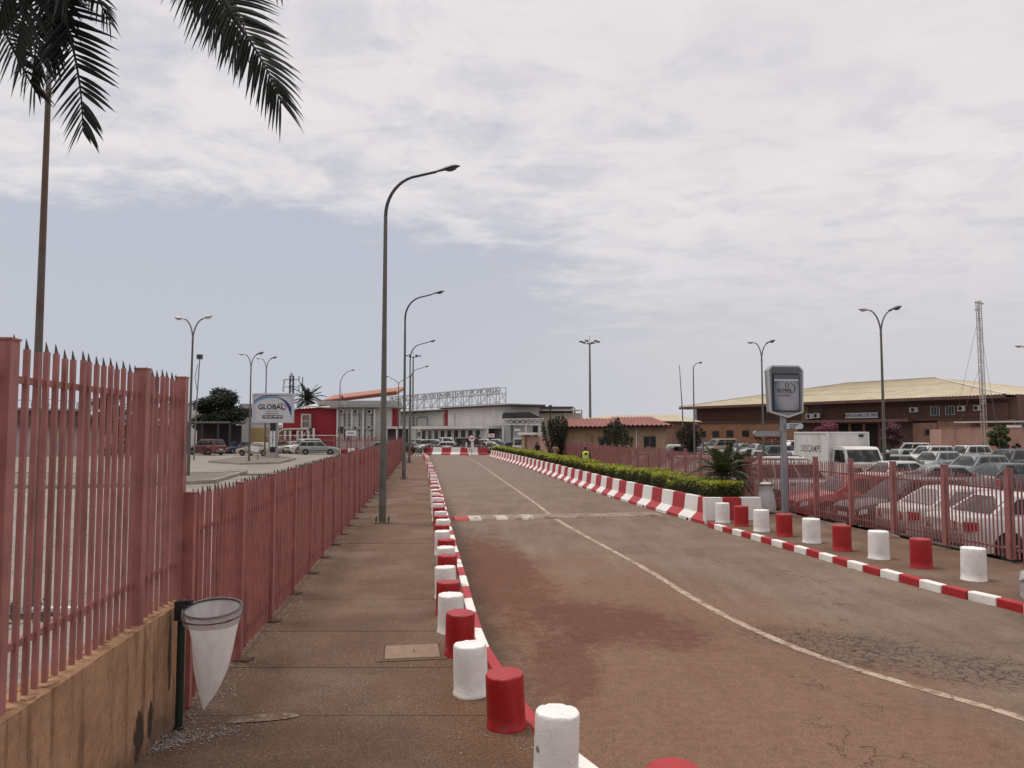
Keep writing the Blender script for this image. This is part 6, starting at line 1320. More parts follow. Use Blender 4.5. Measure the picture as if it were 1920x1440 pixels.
# ------------------------------------------------------------------ people
def person(loc, face, label, joints_, shirt, trousers, skinc, hair, vest=None, h=1.7):
    root = thing('person', label, 'person', loc, face)
    J = joints_; names = list(J); idx = {n: i for i, n in enumerate(names)}
    E = [('pelvis', 'waist'), ('waist', 'chest'), ('chest', 'neck'), ('neck', 'head0'), ('head0', 'head1'), ('head1', 'head2')]
    for s in 'LR': E += [('chest', 'sh' + s), ('sh' + s, 'el' + s), ('el' + s, 'wr' + s), ('wr' + s, 'ha' + s), ('pelvis', 'hip' + s), ('hip' + s, 'kn' + s), ('kn' + s, 'an' + s), ('an' + s, 'to' + s)]
    for s in 'LR':
        for f_ in ('f1', 'f2', 'f3', 'f4', 'th'):
            nm = f_ + s; hv = Vector(J['ha' + s][0]); wv = Vector(J['wr' + s][0]); dn = (hv - wv).normalized(); o = {'f1': .03, 'f2': .01, 'f3': -.01, 'f4': -.03, 'th': .05}[f_]
            J[nm] = (tuple(hv + dn * (.085 if f_ in ('f2', 'f3') else .07 if f_ != 'th' else .03) + Vector((o, .012, 0))), .009); names.append(nm); idx[nm] = len(names) - 1; E.append(('ha' + s, nm))
    me = bpy.data.meshes.new('body'); me.from_pydata([J[n][0] for n in names], [(idx[a], idx[b]) for a, b in E], []); ob = bpy.data.objects.new('tmp', me); COL.objects.link(ob)
    sk = ob.modifiers.new('skin', 'SKIN'); sub = ob.modifiers.new('sub', 'SUBSURF'); sub.levels = 2; sub.render_levels = 2
    for n in names:
        v = me.skin_vertices[0].data[idx[n]]; r = J[n][1]; v.radius = r if isinstance(r, tuple) else (r, r); v.use_root = n == 'pelvis'
    dg = bpy.context.evaluated_depsgraph_get(); m2 = bpy.data.meshes.new_from_object(ob.evaluated_get(dg)); bpy.data.objects.remove(ob)
    m2.materials.clear()
    for m in (shirt, trousers, skinc, hair, M['black']): m2.materials.append(m)
    zw, zn = J['waist'][0][2] - .06, J['neck'][0][2] - .01; hz = J['head2'][0][2]
    for p in m2.polygons:
        c = p.center; near_arm = min((Vector(J['el' + s][0]).lerp(Vector(J['wr' + s][0]), .25) - c).length for s in 'LR'); hand = min((Vector(J['wr' + s][0]) - c).length for s in 'LR') < .17
        p.material_index = 3 if (c.z > hz - .07 or (c.z > hz - .20 and c.y > .035)) else 2 if c.z > zn else 2 if (hand and c.z < zn - .3) else 4 if c.z < .09 else 1 if c.z < zw else 0; p.use_smooth = True
    body = link('body', m2, root)
    # the face: nose, eyes, mouth, ears (front is -y)
    hd = Vector(J['head1'][0]); MB().lathe([(.016, -.02), (.019, -.008), (.008, .03)], 6, (hd.x, hd.y - .098, hd.z)).build('nose', skinc, root, 60)
    for s in (-1, 1): MB().lathe([(.004, -.008), (.012, 0), (.004, .008)], 6, (hd.x + s * .034, hd.y - .088, hd.z + .028)).build('eye', M['ink'], root); MB().lathe([(.008, -.03), (.02, 0), (.01, .032)], 6, (hd.x + s * .088, hd.y + .005, hd.z), sx=.6).build('ear', skinc, root, 60)
    MB().box((hd.x, hd.y - .09, hd.z - .045), (.05, .012, .012)).build('mouth', M['redlens'], root)
    if vest:
        mb = MB(); n = 20; z0_, z1_ = J['waist'][0][2] - .12, J['neck'][0][2] - .05; lv = []
        for t_, w, d_ in ((0, .205, .155), (.25, .20, .15), (.55, .215, .158), (.8, .225, .155), (.93, .19, .13), (1., .12, .10)): lv.append([(w * cos(2 * pi * j / n), d_ * sin(2 * pi * j / n) + J['chest'][0][1], z0_ + (z1_ - z0_) * t_) for j in range(n)])
        mb.add([q for l in lv for q in l], [(i * n + j, i * n + (j + 1) % n, (i + 1) * n + (j + 1) % n, (i + 1) * n + j) for i in range(5) for j in range(n)]); vo = mb.build('safety_vest', vest, root, 60)
        for t_ in (.16, .42): MB().lathe([(1, -.025), (1, .025)], 20, (0, J['chest'][0][1], z0_ + (z1_ - z0_) * t_), sx=.208, sy=.160).build('reflective_band', M['reflect'], vo)
        mb = MB(); mb.b2((-.09, J['chest'][0][1] + .152, z0_ + .26), (.09, J['chest'][0][1] + .168, z0_ + .36)); mb.build('back_patch', M['ink'], vo)
    return root
M['reflect'] = mat('grey_reflective_tape', (.45, .46, .44), .35, .05)
def joints(bend=0., walk=0., arm=0.):
    b = bend; j = dict(pelvis=((0, 0, .93), .125), waist=((0, -.02 * b, 1.08), (.135, .105)), chest=((0, -.10 * b, 1.30), (.165, .115)), neck=((0, -.15 * b, 1.47), .055), head0=((0, -.17 * b - .01, 1.54), .075), head1=((0, -.19 * b - .015, 1.61), (.088, .098)), head2=((0, -.20 * b, 1.68), (.075, .085)))
    for s, q in (('L', 1), ('R', -1)):
        j['sh' + s] = ((q * .19, -.10 * b, 1.40), .062); j['el' + s] = ((q * .25, -.05 * b + .03 - q * walk * .12 - arm * .08, 1.13), .046); j['wr' + s] = ((q * .25, -.12 * b - .05 - q * walk * .2 - arm * .22, .92 + arm * .14), .034); j['ha' + s] = ((q * .25, -.13 * b - .07 - q * walk * .22 - arm * .28, .85 + arm * .18), (.040, .024))
        j['hip' + s] = ((q * .09, 0, .86), .095); j['kn' + s] = ((q * .10, -.03 + q * walk * .2, .48), .064); j['an' + s] = ((q * .10, .02 + q * walk * .34, .09), .042); j['to' + s] = ((q * .11, -.15 + q * walk * .34, .035), .036)
    return j
sk_ = mat('dark_brown_skin', (.055, .028, .018), .5, .05); hr_ = mat('black_hair', (.008, .007, .007), .8, .1); tr_ = mat('dark_trousers', (.018, .018, .022), .85, .1)
vm = mat('yellow_green_vest', (.56, .66, .03), .7, .08, 6)
p = XD(1097.5, 45, -.002); person(p, .1 + pi * .02, 'person in a yellow-green safety vest walking away behind the hedge', joints(.1, .5), mat('navy_shirt', (.02, .022, .03), .85), tr_, sk_, hr_, vest=vm).rotation_euler = (0, 0, pi + .1)
p = XD(1041, 57, -.002); person(p, 0, 'person in a brown shirt standing behind the hedge near the red fence', joints(.15, .2, .3), mat('brown_shirt', (.24, .14, .105), .85), mat('khaki_trousers', (.10, .075, .055), .85), sk_, hr_).rotation_euler = (0, 0, pi - .25)
p = XD(1007.5, 66, -.002); person(p, 0, 'person in a black shirt behind the hedge by the tan gate wall', joints(.25, .1, .5), mat('black_shirt', (.013, .014, .015), .85), tr_, sk_, hr_).rotation_euler = (0, 0, pi + .5)

# ------------------------------------------------------------------ plants
def leaf_mat(name, a, b, scale=2., rough=.55, tr=.25, c=None):
    m = bpy.data.materials.new(name); m.use_nodes = True; N, L = m.node_tree.nodes, m.node_tree.links; N.clear()
    geo = N.new('ShaderNodeNewGeometry'); nz = N.new('ShaderNodeTexNoise'); nz.inputs['Scale'].default_value = scale; nz.inputs['Detail'].default_value = 8; nz.inputs['Roughness'].default_value = .75; L.new(geo.outputs['Position'], nz.inputs['Vector'])
    rp = N.new('ShaderNodeValToRGB'); L.new(nz.outputs['Fac'], rp.inputs[0]); e = rp.color_ramp.elements; e[0].position = .36; e[0].color = (*a, 1); e[1].position = .64; e[1].color = (*b, 1)
    if c: q = e.new(.70); q.color = (*c, 1)
    p = N.new('ShaderNodeBsdfPrincipled'); p.inputs['Roughness'].default_value = rough; p.inputs['Specular IOR Level'].default_value = .3; L.new(rp.outputs[0], p.inputs['Base Color'])
    t = N.new('ShaderNodeBsdfTranslucent'); L.new(rp.outputs[0], t.inputs[0]); mx = N.new('ShaderNodeMixShader'); mx.inputs[0].default_value = tr; o = N.new('ShaderNodeOutputMaterial')
    L.new(p.outputs[0], mx.inputs[1]); L.new(t.outputs[0], mx.inputs[2]); L.new(mx.outputs[0], o.inputs[0]); return m
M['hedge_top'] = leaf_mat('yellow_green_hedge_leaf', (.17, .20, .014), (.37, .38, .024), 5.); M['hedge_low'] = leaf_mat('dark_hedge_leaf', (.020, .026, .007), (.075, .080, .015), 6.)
M['tree_dark'] = leaf_mat('dark_tree_leaf', (.011, .017, .011), (.028, .038, .021), .9); M['shrub'] = leaf_mat('olive_shrub_leaf', (.020, .024, .013), (.055, .055, .028), 2.5); M['shrub_r'] = leaf_mat('reddish_dark_leaf', (.026, .018, .016), (.065, .045, .035), 2.)
M['bloom'] = leaf_mat('magenta_bracts', (.13, .035, .06), (.31, .085, .14), 3., c=(.22, .10, .11)); M['bloom2'] = leaf_mat('dull_pink_bracts', (.08, .032, .042), (.18, .075, .09), 3.); M['bloom3'] = leaf_mat('orange_red_bracts', (.16, .04, .03), (.30, .10, .06), 3.)
M['young'] = leaf_mat('fresh_green_leaf', (.035, .052, .015), (.09, .11, .03), 2.); M['cycad'] = leaf_mat('cycad_leaf', (.028, .038, .015), (.10, .11, .045), 6.); M['fpalm'] = leaf_mat('far_palm_leaf', (.018, .022, .016), (.04, .045, .03), 1.); M['maroon_l'] = leaf_mat('maroon_leaf', (.035, .018, .018), (.075, .035, .035), 1.)
def rdir():
    z = U(-1, 1); a = U(0, 2 * pi); r = sqrt(1 - z * z); return Vector((r * cos(a), r * sin(a), z))
def leaf(mb, p, nrm, size, ar=.55, mi=0):
    t = nrm.cross(rdir()); 
    if t.length < 1e-3: t = Vector((1, 0, 0))
    t.normalize(); b = nrm.cross(t); w = size * ar
    mb.add([p - t * size, p + b * w + nrm * size * .12, p + t * size, p - b * w + nrm * size * .12], [(0, 1, 2, 3)], mi)
def crown(name, parent, m, clumps, n, size, shell=.55, ar=.55, up=.3):
    mb = MB(); tot = sum(c[3] * c[4] * c[5] for c in clumps) if len(clumps[0]) > 5 else len(clumps)
    for c in clumps:
        x, y, z, rx, ry, rz = c
        for i in range(int(n / len(clumps))):
            d = rdir(); k = (shell + (1 - shell) * R() ** .6) * U(.85, 1.12); p = Vector((x + d.x * rx * k, y + d.y * ry * k, z + d.z * rz * k)); nn = (d + rdir() * .9 + Vector((0, 0, up))).normalized(); leaf(mb, p, nn, size * U(.6, 1.3), ar)
    return mb.build(name, m, parent)
def smoothline3(pts, n):
    out = []; pts = [Vector(p) for p in pts]
    for i in range(len(pts) - 1):
        p0, p1, p2, p3 = pts[max(i - 1, 0)], pts[i], pts[i + 1], pts[min(i + 2, len(pts) - 1)]
        for k in range(n):
            t = k / n; out.append(.5 * ((2 * p1) + (p2 - p0) * t + (2 * p0 - 5 * p1 + 4 * p2 - p3) * t * t + (3 * p1 - p0 - 3 * p2 + p3) * t ** 3))
    out.append(pts[-1]); return out
def vase_shrub(name, label, px, Y, z0, h, w, m, seed, nst=26, n=5200, size=.075, base=.25):
    """many thin stems fanning up from one foot, leafy from a third of their height"""
    random.seed(seed); root = thing(name, label, 'shrub', XD(px, Y, z0)); st = MB(); lv = MB(); tips = []
    for i in range(nst):
        a = 2.399 * i; r = w / 2 * sqrt((i + .5) / nst) * U(.8, 1.1); hh_ = h * (1. - .28 * (r / (w / 2)) ** 2) * U(.82, 1.04); b0 = Vector((.22 * r * cos(a), .22 * r * sin(a), 0))
        p1 = Vector((r * .55 * cos(a), r * .55 * sin(a), hh_ * .42)); p2 = Vector((r * cos(a) + U(-.1, .1), r * sin(a), hh_ * .78)); p3 = p2 + Vector((U(-.12, .12), U(-.12, .12), hh_ * .22)); pts = smoothline3([b0, p1, p2, p3], 5)
        st.tube(pts[::2] + [pts[-1]], [.035 - .03 * k / (len(pts[::2]) + 1) for k in range(len(pts[::2]) + 1)], 5)
        for q in range(int(n / nst)):
            t = base + (1 - base) * R() ** .75; k = t * (len(pts) - 1); j = min(int(k), len(pts) - 2); c = pts[j].lerp(pts[j + 1], k - j); d = rdir(); sp = w * (.055 + .06 * sin(pi * min(1, t)))
            leaf(lv, c + d * sp * R() ** .5, (d + rdir() * .8 + Vector((0, 0, .5))).normalized(), size * U(.55, 1.25), .5)
    st.build('stems', M['bark'], root, 60); lv.build('crown', m, root); return root
def blob_tree(name, label, cat, px, Y, z0, h, w, m, nclump=14, n=6000, size=.10, trunk_h=.35, seed=1, stems=1, tr=.10, squash=1., droop=0.):
    random.seed(seed); root = thing(name, label, cat, XD(px, Y, z0)); cl = []; limbs = MB(); hc = h * (1 - trunk_h)
    MB().tube([(0, 0, -.05), (U(-.05, .05), 0, h * trunk_h * .6), (0, 0, h * trunk_h + hc * .25)], [tr, tr * .8, tr * .5], 8).build('trunk', M['bark'], root, 60)
    for i in range(nclump):
        a = 2 * pi * i / nclump * 2.4; t = (i + .5) / nclump; zz = h * trunk_h + hc * (.12 + .76 * t); rr = w / 2 * sqrt(max(.05, 1 - (2 * t - .9) ** 2)) * U(.55, .8); cr_ = w * U(.14, .24)
        c = (rr * cos(a), rr * sin(a), zz, cr_, cr_, cr_ * .8 * squash); cl.append(c); limbs.tube([(U(-.02, .02), 0, h * trunk_h * U(.7, 1.)), (c[0] * .5, c[1] * .5, zz * .55 + h * trunk_h * .4), (c[0], c[1], zz)], [tr * .5, tr * .35, tr * .12], 5)
    for s in range(stems - 1): a = U(0, 6.28); limbs.tube([(U(-.15, .15), U(-.15, .15), 0), (.35 * w * .5 * cos(a), .35 * w * .5 * sin(a), h * trunk_h), (.6 * w * .5 * cos(a), .6 * w * .5 * sin(a), h * .7)], [tr * .7, tr * .5, tr * .2], 6)
    limbs.build('limbs', M['bark'], root, 60); crown('crown', root, m, cl, n, size, .35); return root
blob_tree('broadleaf_tree', 'large dark rounded tree behind the flat shade roof', 'tree', 411, 100, 0, 8.4, 6.6, M['tree_dark'], 34, 15000, .17, .22, 3, tr=.25)
vase_shrub('shrub', 'dark upright shrub at the left end of the red-roofed house', 1042, 61.2, RL, 4.45, 2.2, M['shrub'], 4, 30, 5200, .085, .18)
vase_shrub('shrub', 'many-stemmed vase-shaped shrub in front of the red-roofed house', 1155, 55.5, RL, 3.85, 2.1, M['shrub'], 6, 24, 3600, .075, .45)
vase_shrub('shrub', 'round dark reddish shrub right of the red-roofed house', 1292, 76, RL, 3.9, 2.6, M['shrub_r'], 7, 30, 5200, .09, .12)
blob_tree('bougainvillea', 'magenta flowering shrub above the cargo box of the white truck', 'tree', 1549, 70, RL, 3.9, 2.5, M['bloom'], 14, 6000, .085, .4, 8, 3)
blob_tree('bougainvillea', 'dull pink flowering tree right of the tall double lamp', 'tree', 1671, 67, RL, 3.8, 2.0, M['bloom2'], 14, 5500, .08, .42, 9, 3)
blob_tree('bougainvillea', 'low orange-red flowering shrub behind the totem arrow sign', 'tree', 1443, 78, RL, 3.0, 3.1, M['bloom3'], 10, 3500, .09, .45, 10, 2, squash=.6)
blob_tree('young_tree', 'leafy young tree leaning before the pink wall on the right', 'tree', 1872, 70, RL, 3.5, 1.9, M['young'], 14, 3600, .11, .36, 11, 1, .06)
blob_tree('weeping_shrub', 'small dark reddish shrub at the right end of the pink wall', 'tree', 1904, 71, RL, 1.9, .9, M['shrub_r'], 8, 1500, .07, .3, 13, 1, .05)
blob_tree('maroon_tree', 'maroon leaved tree behind the bars of the tall fence', 'tree', 205, 80, 0, 7.4, 3.6, M['maroon_l'], 18, 5200, .13, .3, 12, 2, .16)
blob_tree('maroon_tree', 'dark maroon leaved tree right behind the end of the tall fence', 'tree', 272, 82, 0, 7.2, 4.2, M['maroon_l'], 18, 5600, .13, .3, 14, 2, .16)

# the clipped hedge in the planter
random.seed(21)
hd_ = thing('clipped_hedge', 'long clipped hedge with yellow-green top growing in the striped planter', 'hedge', (0, 0, 0)); top_, low_ = MB(), MB(); core = MB()
prev = None
ln_h = int((nb - .4) / .25)
for i in range(2, ln_h):
    s_ = i * .25; p, d = b_at(s_); nn = Vector((d.y, -d.x)); far_ = p.y > 40; dens = 210 if p.y < 30 else 120 if p.y < 42 else 66
    hw = .50; cx_ = .93; hh = .46 + .04 * sin(s_ * 1.1) + .035 * sin(s_ * 2.9 + 1) + .03 * sin(s_ * .37) + (.02 if s_ < 3.2 else 0.08 if s_ < 12 else 0.03); base = .53
    if 3.3 < s_ < 3.8: hh -= .16
    sz = .034 if p.y < 30 else .046 if p.y < 42 else .07
    for q in range(dens):
        u = U(-1, 1); v = R(); f = R()
        if f < .42: lo, z = u * hw, hh * U(.88, 1.04)           # top
        elif f < .86: lo, z = -hw * U(.9, 1.06), hh * v          # the face toward the road
        elif f < .94: lo, z = hw * U(.9, 1.05), hh * v
        else: lo, z = u * hw * .9, hh * U(.4, .9)
        lo += (.06 * sin(s_ * 4.2 + z * 6)); z += .02 * sin(s_ * 7)
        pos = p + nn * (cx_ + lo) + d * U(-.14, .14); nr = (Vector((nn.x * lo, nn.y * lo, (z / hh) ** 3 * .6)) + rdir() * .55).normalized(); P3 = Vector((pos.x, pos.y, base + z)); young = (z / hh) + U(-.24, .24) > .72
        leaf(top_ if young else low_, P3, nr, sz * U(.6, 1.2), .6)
    if s_ < 1.3:      # the clipped end toward the viewer
        if i == 2:
            for q in range(1500):
                lo, z = U(-hw, hw), hh * R() ** .9; pos = p + nn * (cx_ + lo) - d * U(-.03, .10); young = (z / hh) + U(-.2, .2) > .78; leaf(top_ if young else low_, Vector((pos.x, pos.y, base + z)), (Vector((-d.x, -d.y, .3)) + rdir() * .7).normalized(), .034 * U(.6, 1.2), .6)
    a, b = p + nn * (cx_ - hw * .8), p + nn * (cx_ + hw * .8); cur = [(a.x, a.y, base), (a.x, a.y, base + hh * .84), (b.x, b.y, base + hh * .84), (b.x, b.y, base)]
    if prev: core.add(prev + cur, [(0, 4, 5, 1), (1, 5, 6, 2), (2, 6, 7, 3)])
    else: core.add(cur, [(0, 1, 2, 3)])
    prev = cur
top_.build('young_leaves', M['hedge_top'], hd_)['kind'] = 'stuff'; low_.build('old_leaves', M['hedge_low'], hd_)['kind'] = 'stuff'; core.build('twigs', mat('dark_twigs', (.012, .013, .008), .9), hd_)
# low dark planting behind the far barrier
random.seed(5); fh_ = thing('low_planting', 'dark low planting in front of the cars at the far barrier', 'hedge', XD(850, 92.5, RD)); mb = MB()
for i in range(5200):
    x = U(-6.2, 8.4); z = U(.3, 1.22) * (.85 + .15 * sin(x * 2)); leaf(mb, Vector((x, U(-.5, .5), z + (.28 if x > 6.2 else 0))), rdir(), U(.05, .11))
mb.build('leaves', M['shrub'], fh_)['kind'] = 'stuff'

# ------------------------------------------------------------------ palms
def frond(mb, pts, r0, ll, n, m_idx=0, sag=.5, fold=.6, wid=.014, tip_l=.5, first=.08, sd=None, out=None, vdown=Vector((0, 0, -1)), spread=.62):
    """leaflets along a curved stalk; fold lifts them into a V, sag bends them down"""
    L_ = smoothline3(pts, 10); acc = [0.]
    for a, b in zip(L_, L_[1:]): acc.append(acc[-1] + (b - a).length)
    T = acc[-1]; out.tube(L_[::3] + [L_[-1]], [r0 * (1 - .85 * i / (len(L_[::3]))) for i in range(len(L_[::3]) + 1)], 5)
    def at(s):
        i = max(0, min(len(acc) - 2, next((j for j in range(len(acc) - 1) if acc[j + 1] >= s), len(acc) - 2))); t = (s - acc[i]) / max(acc[i + 1] - acc[i], 1e-6); return L_[i].lerp(L_[i + 1], t), (L_[i + 1] - L_[i]).normalized()
    for k in range(n):
        t = first + (1 - first) * (k + U(-.25, .25)) / n; t = min(max(t, 0), .999); p, d = at(t * T)
        sv = d.cross(sd if sd is not None else Vector((0, 0, 1))); 
        if sv.length < .05: sv = d.cross(Vector((1, 0, 0)))
        sv.normalize(); upv = sv.cross(d).normalized()
        ln_l = ll * (min(1, .45 + 1.6 * t) if t < .35 else 1. - (1 - tip_l) * max(0, (t - .55) / .45) ** 1.3) * U(.80, 1.12); fwd = (.45 + .75 * t ** 1.5) * U(.8, 1.2)
        for s in (1, -1):
            if R() < .05: continue
            if R() < .06: ln_l *= U(.5, .8)
            dirv = (sv * s * spread * 1.5 * (1 - .68 * max(0, (t - .78) / .22) ** 1.5) + d * fwd + upv * fold * U(.5, 1.2)).normalized(); q = p; pts_ = [q]; nseg = 5
            for j in range(nseg): dirv = (dirv + vdown * sag * .34 * U(.7, 1.3)).normalized(); q = q + dirv * ln_l / nseg; pts_.append(q)
            wv = d * .75 + upv * .25; ws = [.45, 1., 1.05, .85, .5, .06]; vs = []
            for j, (pp, w_) in enumerate(zip(pts_, ws)):
                e = (pts_[min(j + 1, nseg)] - pts_[max(j - 1, 0)]).normalized(); bb = (wv - e * wv.dot(e)).normalized(); w2 = wid * w_ * 1.32 * (1 - .4 * t ** 4); vs += [pp - bb * w2, pp + bb * w2]
            mb.add(vs, [(2 * j, 2 * j + 1, 2 * j + 3, 2 * j + 2) for j in range(nseg)], m_idx)
random.seed(44)
PC = D(-70, -560, 7.4)
pt_ = thing('palm_tree', 'dark palm fronds hanging into the top left of the photo', 'palm tree', (PC.x, PC.y, 0)); off = Vector((PC.x, PC.y, 0))
MB().tube([(0, 0, -.3), (.03, 0, 2.), (0, .03, 5), (0, 0, PC.z - .4), (0, 0, PC.z)], [.22, .17, .14, .13, .16], 14).build('trunk', M['bark'], pt_, 60)
def pfrond(ctrl, ll, n, **k):
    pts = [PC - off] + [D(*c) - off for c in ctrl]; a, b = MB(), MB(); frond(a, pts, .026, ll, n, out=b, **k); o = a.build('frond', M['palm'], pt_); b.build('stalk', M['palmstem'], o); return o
CAMV = Vector((0, -1, .25)).normalized()
SD = Vector((0, -1, .1))
pfrond([(30, -260, 7.1), (95, -60, 6.9), (130, 60, 6.8), (150, 160, 6.75), (156, 248, 6.75)], .66, 100, sag=.14, fold=.03, sd=SD, tip_l=.46, spread=1.05, wid=.022)
pfrond([(-60, -250, 7.0), (-30, -60, 6.8), (10, 60, 6.7), (50, 140, 6.65), (69, 176, 6.65)], .58, 84, sag=.24, fold=.03, sd=SD, tip_l=.46, spread=.95, wid=.020)
pfrond([(60, -300, 7.6), (90, -120, 7.6), (78, 10, 7.6), (66, 100, 7.5), (60, 150, 7.5)], .66, 84, sag=.3, fold=.03, sd=SD, wid=.023, spread=.95)
pfrond([(-10, -300, 6.7), (20, -130, 6.4), (15, -30, 6.3), (-5, 40, 6.3)], .60, 84, sag=.5, fold=.03, sd=Vector((.2, -1, .2)), wid=.022)
pfrond([(40, -300, 7.2), (75, -150, 7.1), (95, -40, 7.0), (100, 60, 7.0), (96, 110, 7.)], .62, 84, sag=.3, fold=.05, sd=SD, wid=.022, spread=.95)
pfrond([(0, -300, 6.6), (40, -140, 6.5), (50, -30, 6.4), (38, 60, 6.4), (30, 100, 6.4)], .60, 84, sag=.3, fold=.05, sd=SD, wid=.022, spread=.9)
pfrond([(90, -560, 7.0), (230, -330, 6.7), (352, -110, 6.5), (434, 22, 6.4), (494, 118, 6.4), (528, 194, 6.4)], .78, 146, sag=.28, fold=.05, sd=SD, tip_l=.42, spread=1.0, wid=.022)
pfrond([(80, -600, 7.5), (220, -390, 7.3), (330, -190, 7.2), (412, -10, 7.1), (456, 100, 7.1)], .72, 120, sag=.8, fold=.05, sd=Vector((-.2, -1, .3)), wid=.024, spread=.8)
pfrond([(80, -600, 7.2), (220, -400, 7.0), (318, -220, 6.9), (378, -50, 6.8), (412, 60, 6.8)], .72, 110, sag=.8, fold=.05, sd=Vector((-.2, -1, .3)), wid=.024, spread=.8)
pfrond([(60, -620, 6.9), (150, -440, 6.6), (230, -230, 6.5), (300, -80, 6.45)], .52, 84, sag=.8, fold=.1, sd=Vector((0, -1, .3)), wid=.02)
pfrond([(140, -600, 6.6), (300, -400, 6.2), (420, -220, 6.0), (500, -70, 5.9), (540, -18, 5.9)], .48, 100, sag=.3, fold=.1, sd=Vector((0, -1, .3)), wid=.017, spread=.9)
pfrond([(-160, -420, 6.6), (-150, -200, 6.3), (-90, -40, 6.2), (-40, 60, 6.2)], .58, 84, sag=.5, fold=.1, sd=Vector((0, -1, .2)), wid=.02)
pfrond([(20, -500, 6.9), (85, -250, 6.6), (145, -80, 6.5), (185, 0, 6.5), (208, 45, 6.5)], .46, 96, sag=.3, fold=.05, sd=SD, wid=.017, spread=.8, tip_l=.4)
pfrond([(10, -420, 6.5), (60, -240, 6.2), (95, -90, 6.1), (130, 5, 6.1)], .55, 90, sag=.25, spread=1., fold=.08, sd=Vector((0, -1, .3)), wid=.019)
for a in (1.2, 2.0, 2.9, 3.7, 4.6):   # fronds on the far side of the crown
    pts = [PC - off + Vector((r * cos(a), r * sin(a), z)) for r, z in ((0, 0), (.9, .5), (1.9, .35), (2.7, -.5), (3.2, -1.5))]; x_, y_ = MB(), MB(); frond(x_, pts, .026, .5, 44, out=y_, sag=.5); o = x_.build('frond', M['palm'], pt_); y_.build('stalk', M['palmstem'], o)

def small_palm(name, label, loc, trunk_h, nf, fl, ll, nl, m, wid, seed, up=(.2, 1.2), sagk=.4, trunk_r=.1, droop=1.):
    random.seed(seed); root = thing(name, label, 'palm tree', loc); MB().tube([(0, 0, -.05), (.02, 0, trunk_h * .5), (0, 0, trunk_h)], [trunk_r, trunk_r * .85, trunk_r * .8], 10).build('trunk', M['bark'], root, 60); c = Vector((0, 0, trunk_h))
    for i in range(nf):
        a = 2.399 * i + U(-.2, .2); e = up[0] + (up[1] - up[0]) * (i / nf); L_ = fl * U(.85, 1.1); pts = [c]; dv = Vector((cos(a) * cos(e), sin(a) * cos(e), sin(e))); q = c
        for k in range(4): q = q + dv * L_ / 4; pts.append(q); dv = (dv + Vector((0, 0, -.27 * droop * (1.3 - .5 * e)))).normalized()
        x_, y_ = MB(), MB(); frond(x_, pts, .014 * fl, ll, nl, out=y_, sag=sagk, fold=.35, wid=wid, tip_l=.45, first=.12); o = x_.build('frond', m, root); y_.build('stalk', M['palmstem'], o)
    return root
q, d_ = b_at(3.3); nn_ = Vector((d_.y, -d_.x)); pl = q + nn_ * 1.15
pl = XD(1352, 24.6, 0); small_palm('planter_palm', 'young cycad-like palm growing out of the near end of the planter', (pl.x, pl.y, .52), .62, 24, 1.2, .28, 36, M['cycad'], .017, 5, (-.1, 1.3), .22, .07, 1.15)
pl = XD(1392, 27.5, 0); small_palm('planter_palm', 'smaller palm right of the planter palm, against the red fence', (pl.x, pl.y, .0), 1.15, 24, .85, .28, 30, M['cycad'], .018, 6, (-.2, 1.3), .25, .06, 1.1)
small_palm('coconut_palm', 'distant shaggy palm crown behind the crimson wing', XD(577, 124, 0), 7.6, 30, 3.3, .65, 26, M['fpalm'], .05, 7, (-.7, 1.3), .5, .2, 1.2)
pl = XD(1012, 70, 0); small_palm('bed_plant', 'small spiky plant beside the person in black behind the hedge', (pl.x, pl.y, 0), .7, 12, .8, .2, 12, M['young'], .02, 9, (.1, 1.3), .3, .04)

# ------------------------------------------------------------------ signs
M['frame_g'] = mat('grey_sign_frame', (.27, .275, .29), .45, .05, 2, metal=.2); M['frame_l'] = mat('pale_sign_frame', (.46, .465, .48), .45, .05, 2, metal=.15); M['paper'] = mat('pale_poster_paper', (.50, .51, .54), .5, .04); M['navy'] = mat('navy_print', (.025, .045, .19), .5, .03); M['sky_b'] = mat('light_blue_print', (.14, .26, .42), .5, .05); M['crim'] = mat('crimson_print', (.42, .02, .05), .5, .03); M['slate'] = mat('slate_print', (.10, .11, .13), .5, .05)
# billboard
Yb = 73.; bl0 = XD(512, Yb, 0); bb = thing('billboard', 'blue and white billboard with a phone number on a concrete-footed post', 'billboard', bl0)
def bq(px, py): p = D(px, py, Yb); return p.x - bl0.x, p.z
xa, za = bq(473, 793); xb, zb_ = bq(551, 737.5); fr = .16
mb = MB(); mb.b2((xa, -.14, za), (xa + fr, .24, zb_)).b2((xb - fr, -.14, za), (xb, .24, zb_)).b2((xa + fr, -.14, zb_ - fr), (xb - fr, .24, zb_)).b2((xa + fr, -.14, za), (xb - fr, .24, za + fr)); mb.build('frame', M['frame_l'], bb)
MB().b2((xa + fr - .02, -.04, za + fr - .02), (xb - fr + .02, .2, zb_ - fr + .02)).build('poster_panel', M['paper'], bb); W_, H_ = xb - xa - 2 * fr, zb_ - za - 2 * fr; cxp, czp = (xa + xb) / 2, (za + zb_) / 2
